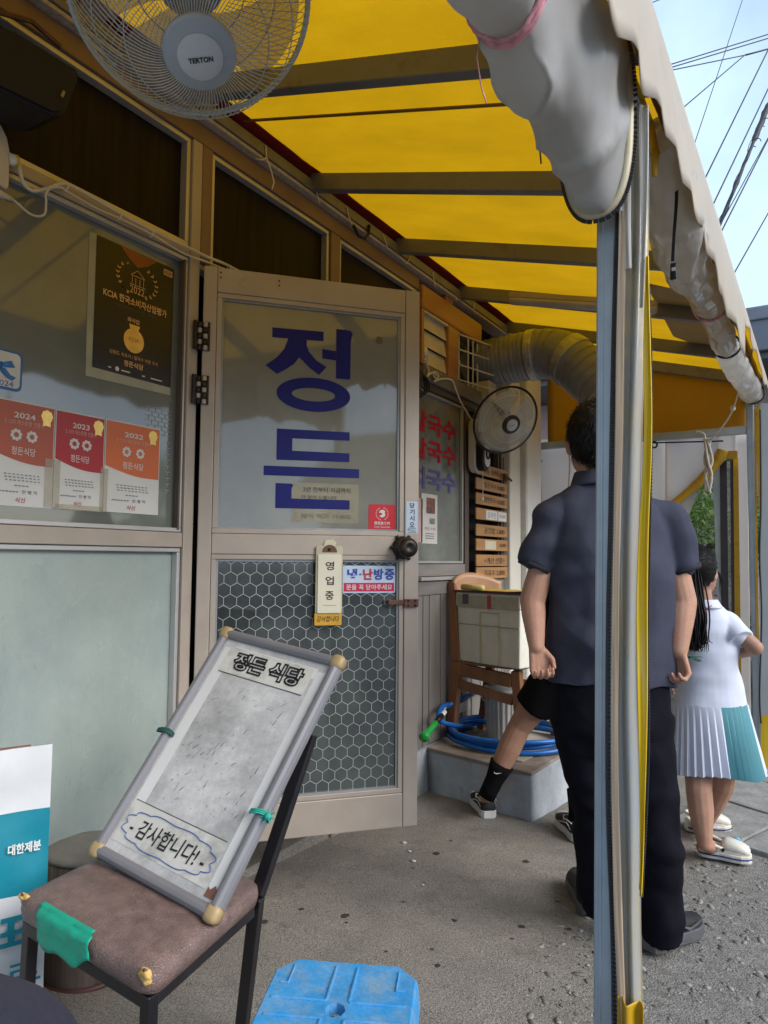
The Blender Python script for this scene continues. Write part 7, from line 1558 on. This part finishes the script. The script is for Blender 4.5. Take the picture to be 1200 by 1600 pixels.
for k, (x, y, r, h, lab) in enumerate(((.435, 8.0, .027, 2.75, 'white pole standing before the green tree'), (.29, 8.3, .016, 2.2, 'thin grey pole left of the white pole before the tree'))):
    m = MB(); m.tube([(x, y, -.32), (x, y, h)], r, 12); m.lathe([(.06,0),(.06,.02)], (x, y, -.31), (0,0,1), 12)
    if k == 0:
        for z_ in (2.1, 1.85): m.tube([(x-.14, y, z_-.05), (x-.07, y, z_+.02), (x, y, z_)], .012, 6)
    tag(m.build('pole', POLEW if k == 0 else GALV, None, smooth=True, org=(x, y, -.32)), lab, 'pole', 'poles beyond the end curtain')
# parked truck, only a sliver of it in view
tk = thing('parked_truck', (2.45, 9.6, -.35), 'white parked truck with a blue load cover beyond the far post', 'truck')
def bxm(lo, hi): m = MB(); m.box(lo, hi); return m
bxm((1.33,8.6,.05), (3.1,11.0,.95)).build('cargo_bed', VANW, tk, bevel=.03); bxm((1.27,8.55,1.32), (3.16,11.0,1.50)).build('load_cover', TRUCKB, tk, bevel=.06); bxm((1.40,8.65,.953), (3.03,10.9,1.317)).build('load', M('pale_load', (.55,.54,.5), .7), tk, bevel=.03)
cb_ = bxm((1.35,7.25,.05), (3.08,8.45,1.0)); cb_.add([(1.38,7.35,1.0),(3.05,7.35,1.0),(3.0,8.42,1.0),(1.43,8.42,1.0),(1.5,7.75,1.62),(2.93,7.75,1.62),(2.93,8.40,1.62),(1.5,8.40,1.62)], [(3,2,1,0),(4,5,6,7),(0,1,5,4),(1,2,6,5),(2,3,7,6),(3,0,4,7)])
tkx = 3.2
cbo = cb_.build('cab', VANW, tk, bevel=.03)
m = MB(); m.add([(1.52,7.46,1.06),(2.92,7.46,1.06),(2.86,7.72,1.56),(1.58,7.72,1.56)], [(0,1,2,3)]); m.build('windscreen', WINDK, cbo, solid=.01)
for x in (1.32, 3.12):
    for y in (7.8, 10.3):
        m = MB(); m.lathe([(.20,-.08),(.29,-.07),(.30,0),(.29,.07),(.20,.08)], (x, y, -.08), (1,0,0), 24); w = m.build('wheel', TYRE, tk, smooth=True); m = MB(); m.lathe([(.16,-.09),(.15,.09)], (x, y, -.08), (1,0,0), 20); m.build('rim', ALUL, w)
for x in (1.5, 2.93): m = MB(); m.ell((x, 7.245, .55), (.09,0,0), (0,.02,0), (0,0,.07), 12, 8); m.build('headlight', WHITE, tk, smooth=True)
tk.location.x += 1.0
# overhead wires, strung between poles out of view
WG = 'overhead wires crossing the sky'
wires = [((-0.8011, 10.6576, 8.5098), (2.3384, 15.8625, 11.9379), .010, 'uppermost of three fanning wires from the canopy edge'), ((-0.8022, 10.6600, 8.4702), (2.3359, 15.8679, 11.8498), .010, 'middle of three fanning wires from the canopy edge'), ((-0.8002, 10.6558, 8.5395), (0.9756, 15.0809, 11.1697), .010, 'lowest of three fanning wires, ending at the wire junction'),
 ((0.9756, 15.0809, 11.1697), (2.4998, 18.2252, 13.1279), .016, 'thicker wire running right from the wire junction'), ((-0.1123, 8.9079, 6.1877), (0.9759, 15.0801, 11.1823), .010, 'diagonal wire rising to the wire junction'), ((0.2659, 9.2419, 4.8973), (1.2061, 17.2707, 15.1283), .008, 'steep thin wire crossing behind the three fanning wires'),
 ((0.3337, 9.2869, 4.8575), (2.3841, 15.7624, 13.5865), .011, 'long slanting wire left of the thick cable bundle'), ((0.4650, 9.3868, 4.6162), (2.3649, 15.8045, 12.8943), .011, 'slanting wire just left of the thick cable bundle'), ((0.5307, 9.4367, 4.4955), (1.8834, 14.5539, 10.0101), .008, 'thin wire running beside the thick cable bundle'),
 ((0.6721, 9.5144, 4.6182), (2.3335, 15.8732, 11.7617), .011, 'slanting wire just right of the thick cable bundle'), ((0.7978, 9.6266, 4.1746), (2.2864, 15.9764, 10.0628), .010, 'lowest slanting wire at the right edge of the sky'), ((-0.1999, 8.7123, 8.0066), (0.1000, 14.4372, 12.4948), .009, 'short wire at the very top beside the canopy edge')]
for a, b, r, lab in wires:
    a, b = V(a), V(b); dd_ = b-a; a = a-dd_*(0 if lab.startswith('thicker') else 1.0); b = b+dd_*(0 if 'junction' in lab and not lab.startswith('thicker') else 1.6); sag = V((0,0,0)); m = MB(); m.tube([a.lerp(b, t)+sag*4*t*(1-t) for t in [k/14 for k in range(15)]], r, 6); tag(m.build('overhead_wire', CABLE, None, smooth=True, org=a), lab, 'wire', WG)
m = MB(); a, b = V((0.5366, 9.4624, 4.2125)), V((1.6947, 14.4075, 10.3938)); n_p = 170; P_ = [a+(b-a)*(-.5+3.0*k/(n_p-1)) + V((.012*noise.noise((k*.5,1,0)), .012*noise.noise((k*.5,2,0)), .02*noise.noise((k*.4,3,0)))) for k in range(n_p)]
m.tube(P_, [.026+.014*max(0, noise.noise((k*.35, 5, 0)))+(.020 if 62 < k < 72 else 0) for k in range(n_p)], 8); m.tube([p+V((.04*math.sin(k*.8),0,.03+.02*math.cos(k*.9))) for k, p in enumerate(P_)], .006, 5)
for k in (62, 67): m.tube([P_[k]+V((.06*math.cos(t)+.05,0,.07*math.sin(t)-.02)) for t in [.5*i for i in range(10)]], .007, 5)
tag(m.build('cable_bundle', CABLE, None, smooth=True, org=a), 'thick ragged black cable bundle slanting across the sky', 'cable', WG)
# ================================================================ across the street (seen only as reflections in the glass)
wh = thing('white_house', (10, -2.5, 0), 'white walled house with a dark pitched roof across the street', 'house')
bxm((8.5,-6.5,-.4), (14,-.2,3.3)).build('wall', WALLW, wh)
m = MB(); m.add([(8.0,-7.0,3.302),(8.0,.3,3.302),(14.5,.3,3.302),(14.5,-7,3.302),(11.2,-7,5.2),(11.2,.3,5.2)], [(0,1,5,4),(2,3,4,5),(1,2,5),(3,0,4),(3,2,1,0)]); m.build('roof', ROOFD, wh)
for y in (-5.6, -4.0, -2.2): m = MB(); m.box((8.46,y,1.1), (8.497,y+1.0,2.5)); m.build('window', WINDK, wh)
m = MB(); m.box((8.46,-1.2,-.38), (8.497,-.4,1.9)); m.build('door', BRN, wh)
bh = thing('brick_house', (10.5, 4.5, 0), 'low brick house with a flat dark roof across the street', 'house')
bxm((8.8,1.2,-.5), (14,9,2.8)).build('wall', BRICKB, bh); bxm((8.4,.9,2.803), (14.4,9.3,3.1)).build('roof', ROOFD, bh)
for y in (1.9, 3.8, 6.0): m = MB(); m.box((8.76,y,.9), (8.797,y+1.2,2.2)); m.build('window', WALLW, bh)
for (x, y, lab) in ((6.2, -3.6, 'concrete utility pole before the white house across the street'), (6.4, 3.2, 'concrete utility pole before the brick house across the street')):
    m = MB(); m.tube([(x, y, -.4), (x, y, 7.5)], [.16,.11], 14); m.box((x-.05,y-.8,6.9), (x+.05,y+.8,7.0)); tag(m.build('utility_pole', M('pole_concrete_%d' % int(y*10), (.34,.33,.31), .8), None, smooth=True, org=(x, y, -.4)), lab, 'pole')
wh.location.x += 7; bh.location.x += 7
hl = thing('hedge_tree', (9, 11, -.4), 'round green tree at the corner across the street', 'tree')
leaf_tree(hl, (9, 11, 2.2), 1.6, 1.5, 4000, 21, .12); m = MB(); m.tube([(9,11,-.4), (9,11,1.2), (9.1,11,2.4)], [.14,.1,.05], 10); m.build('trunk', BARK, hl, smooth=True)
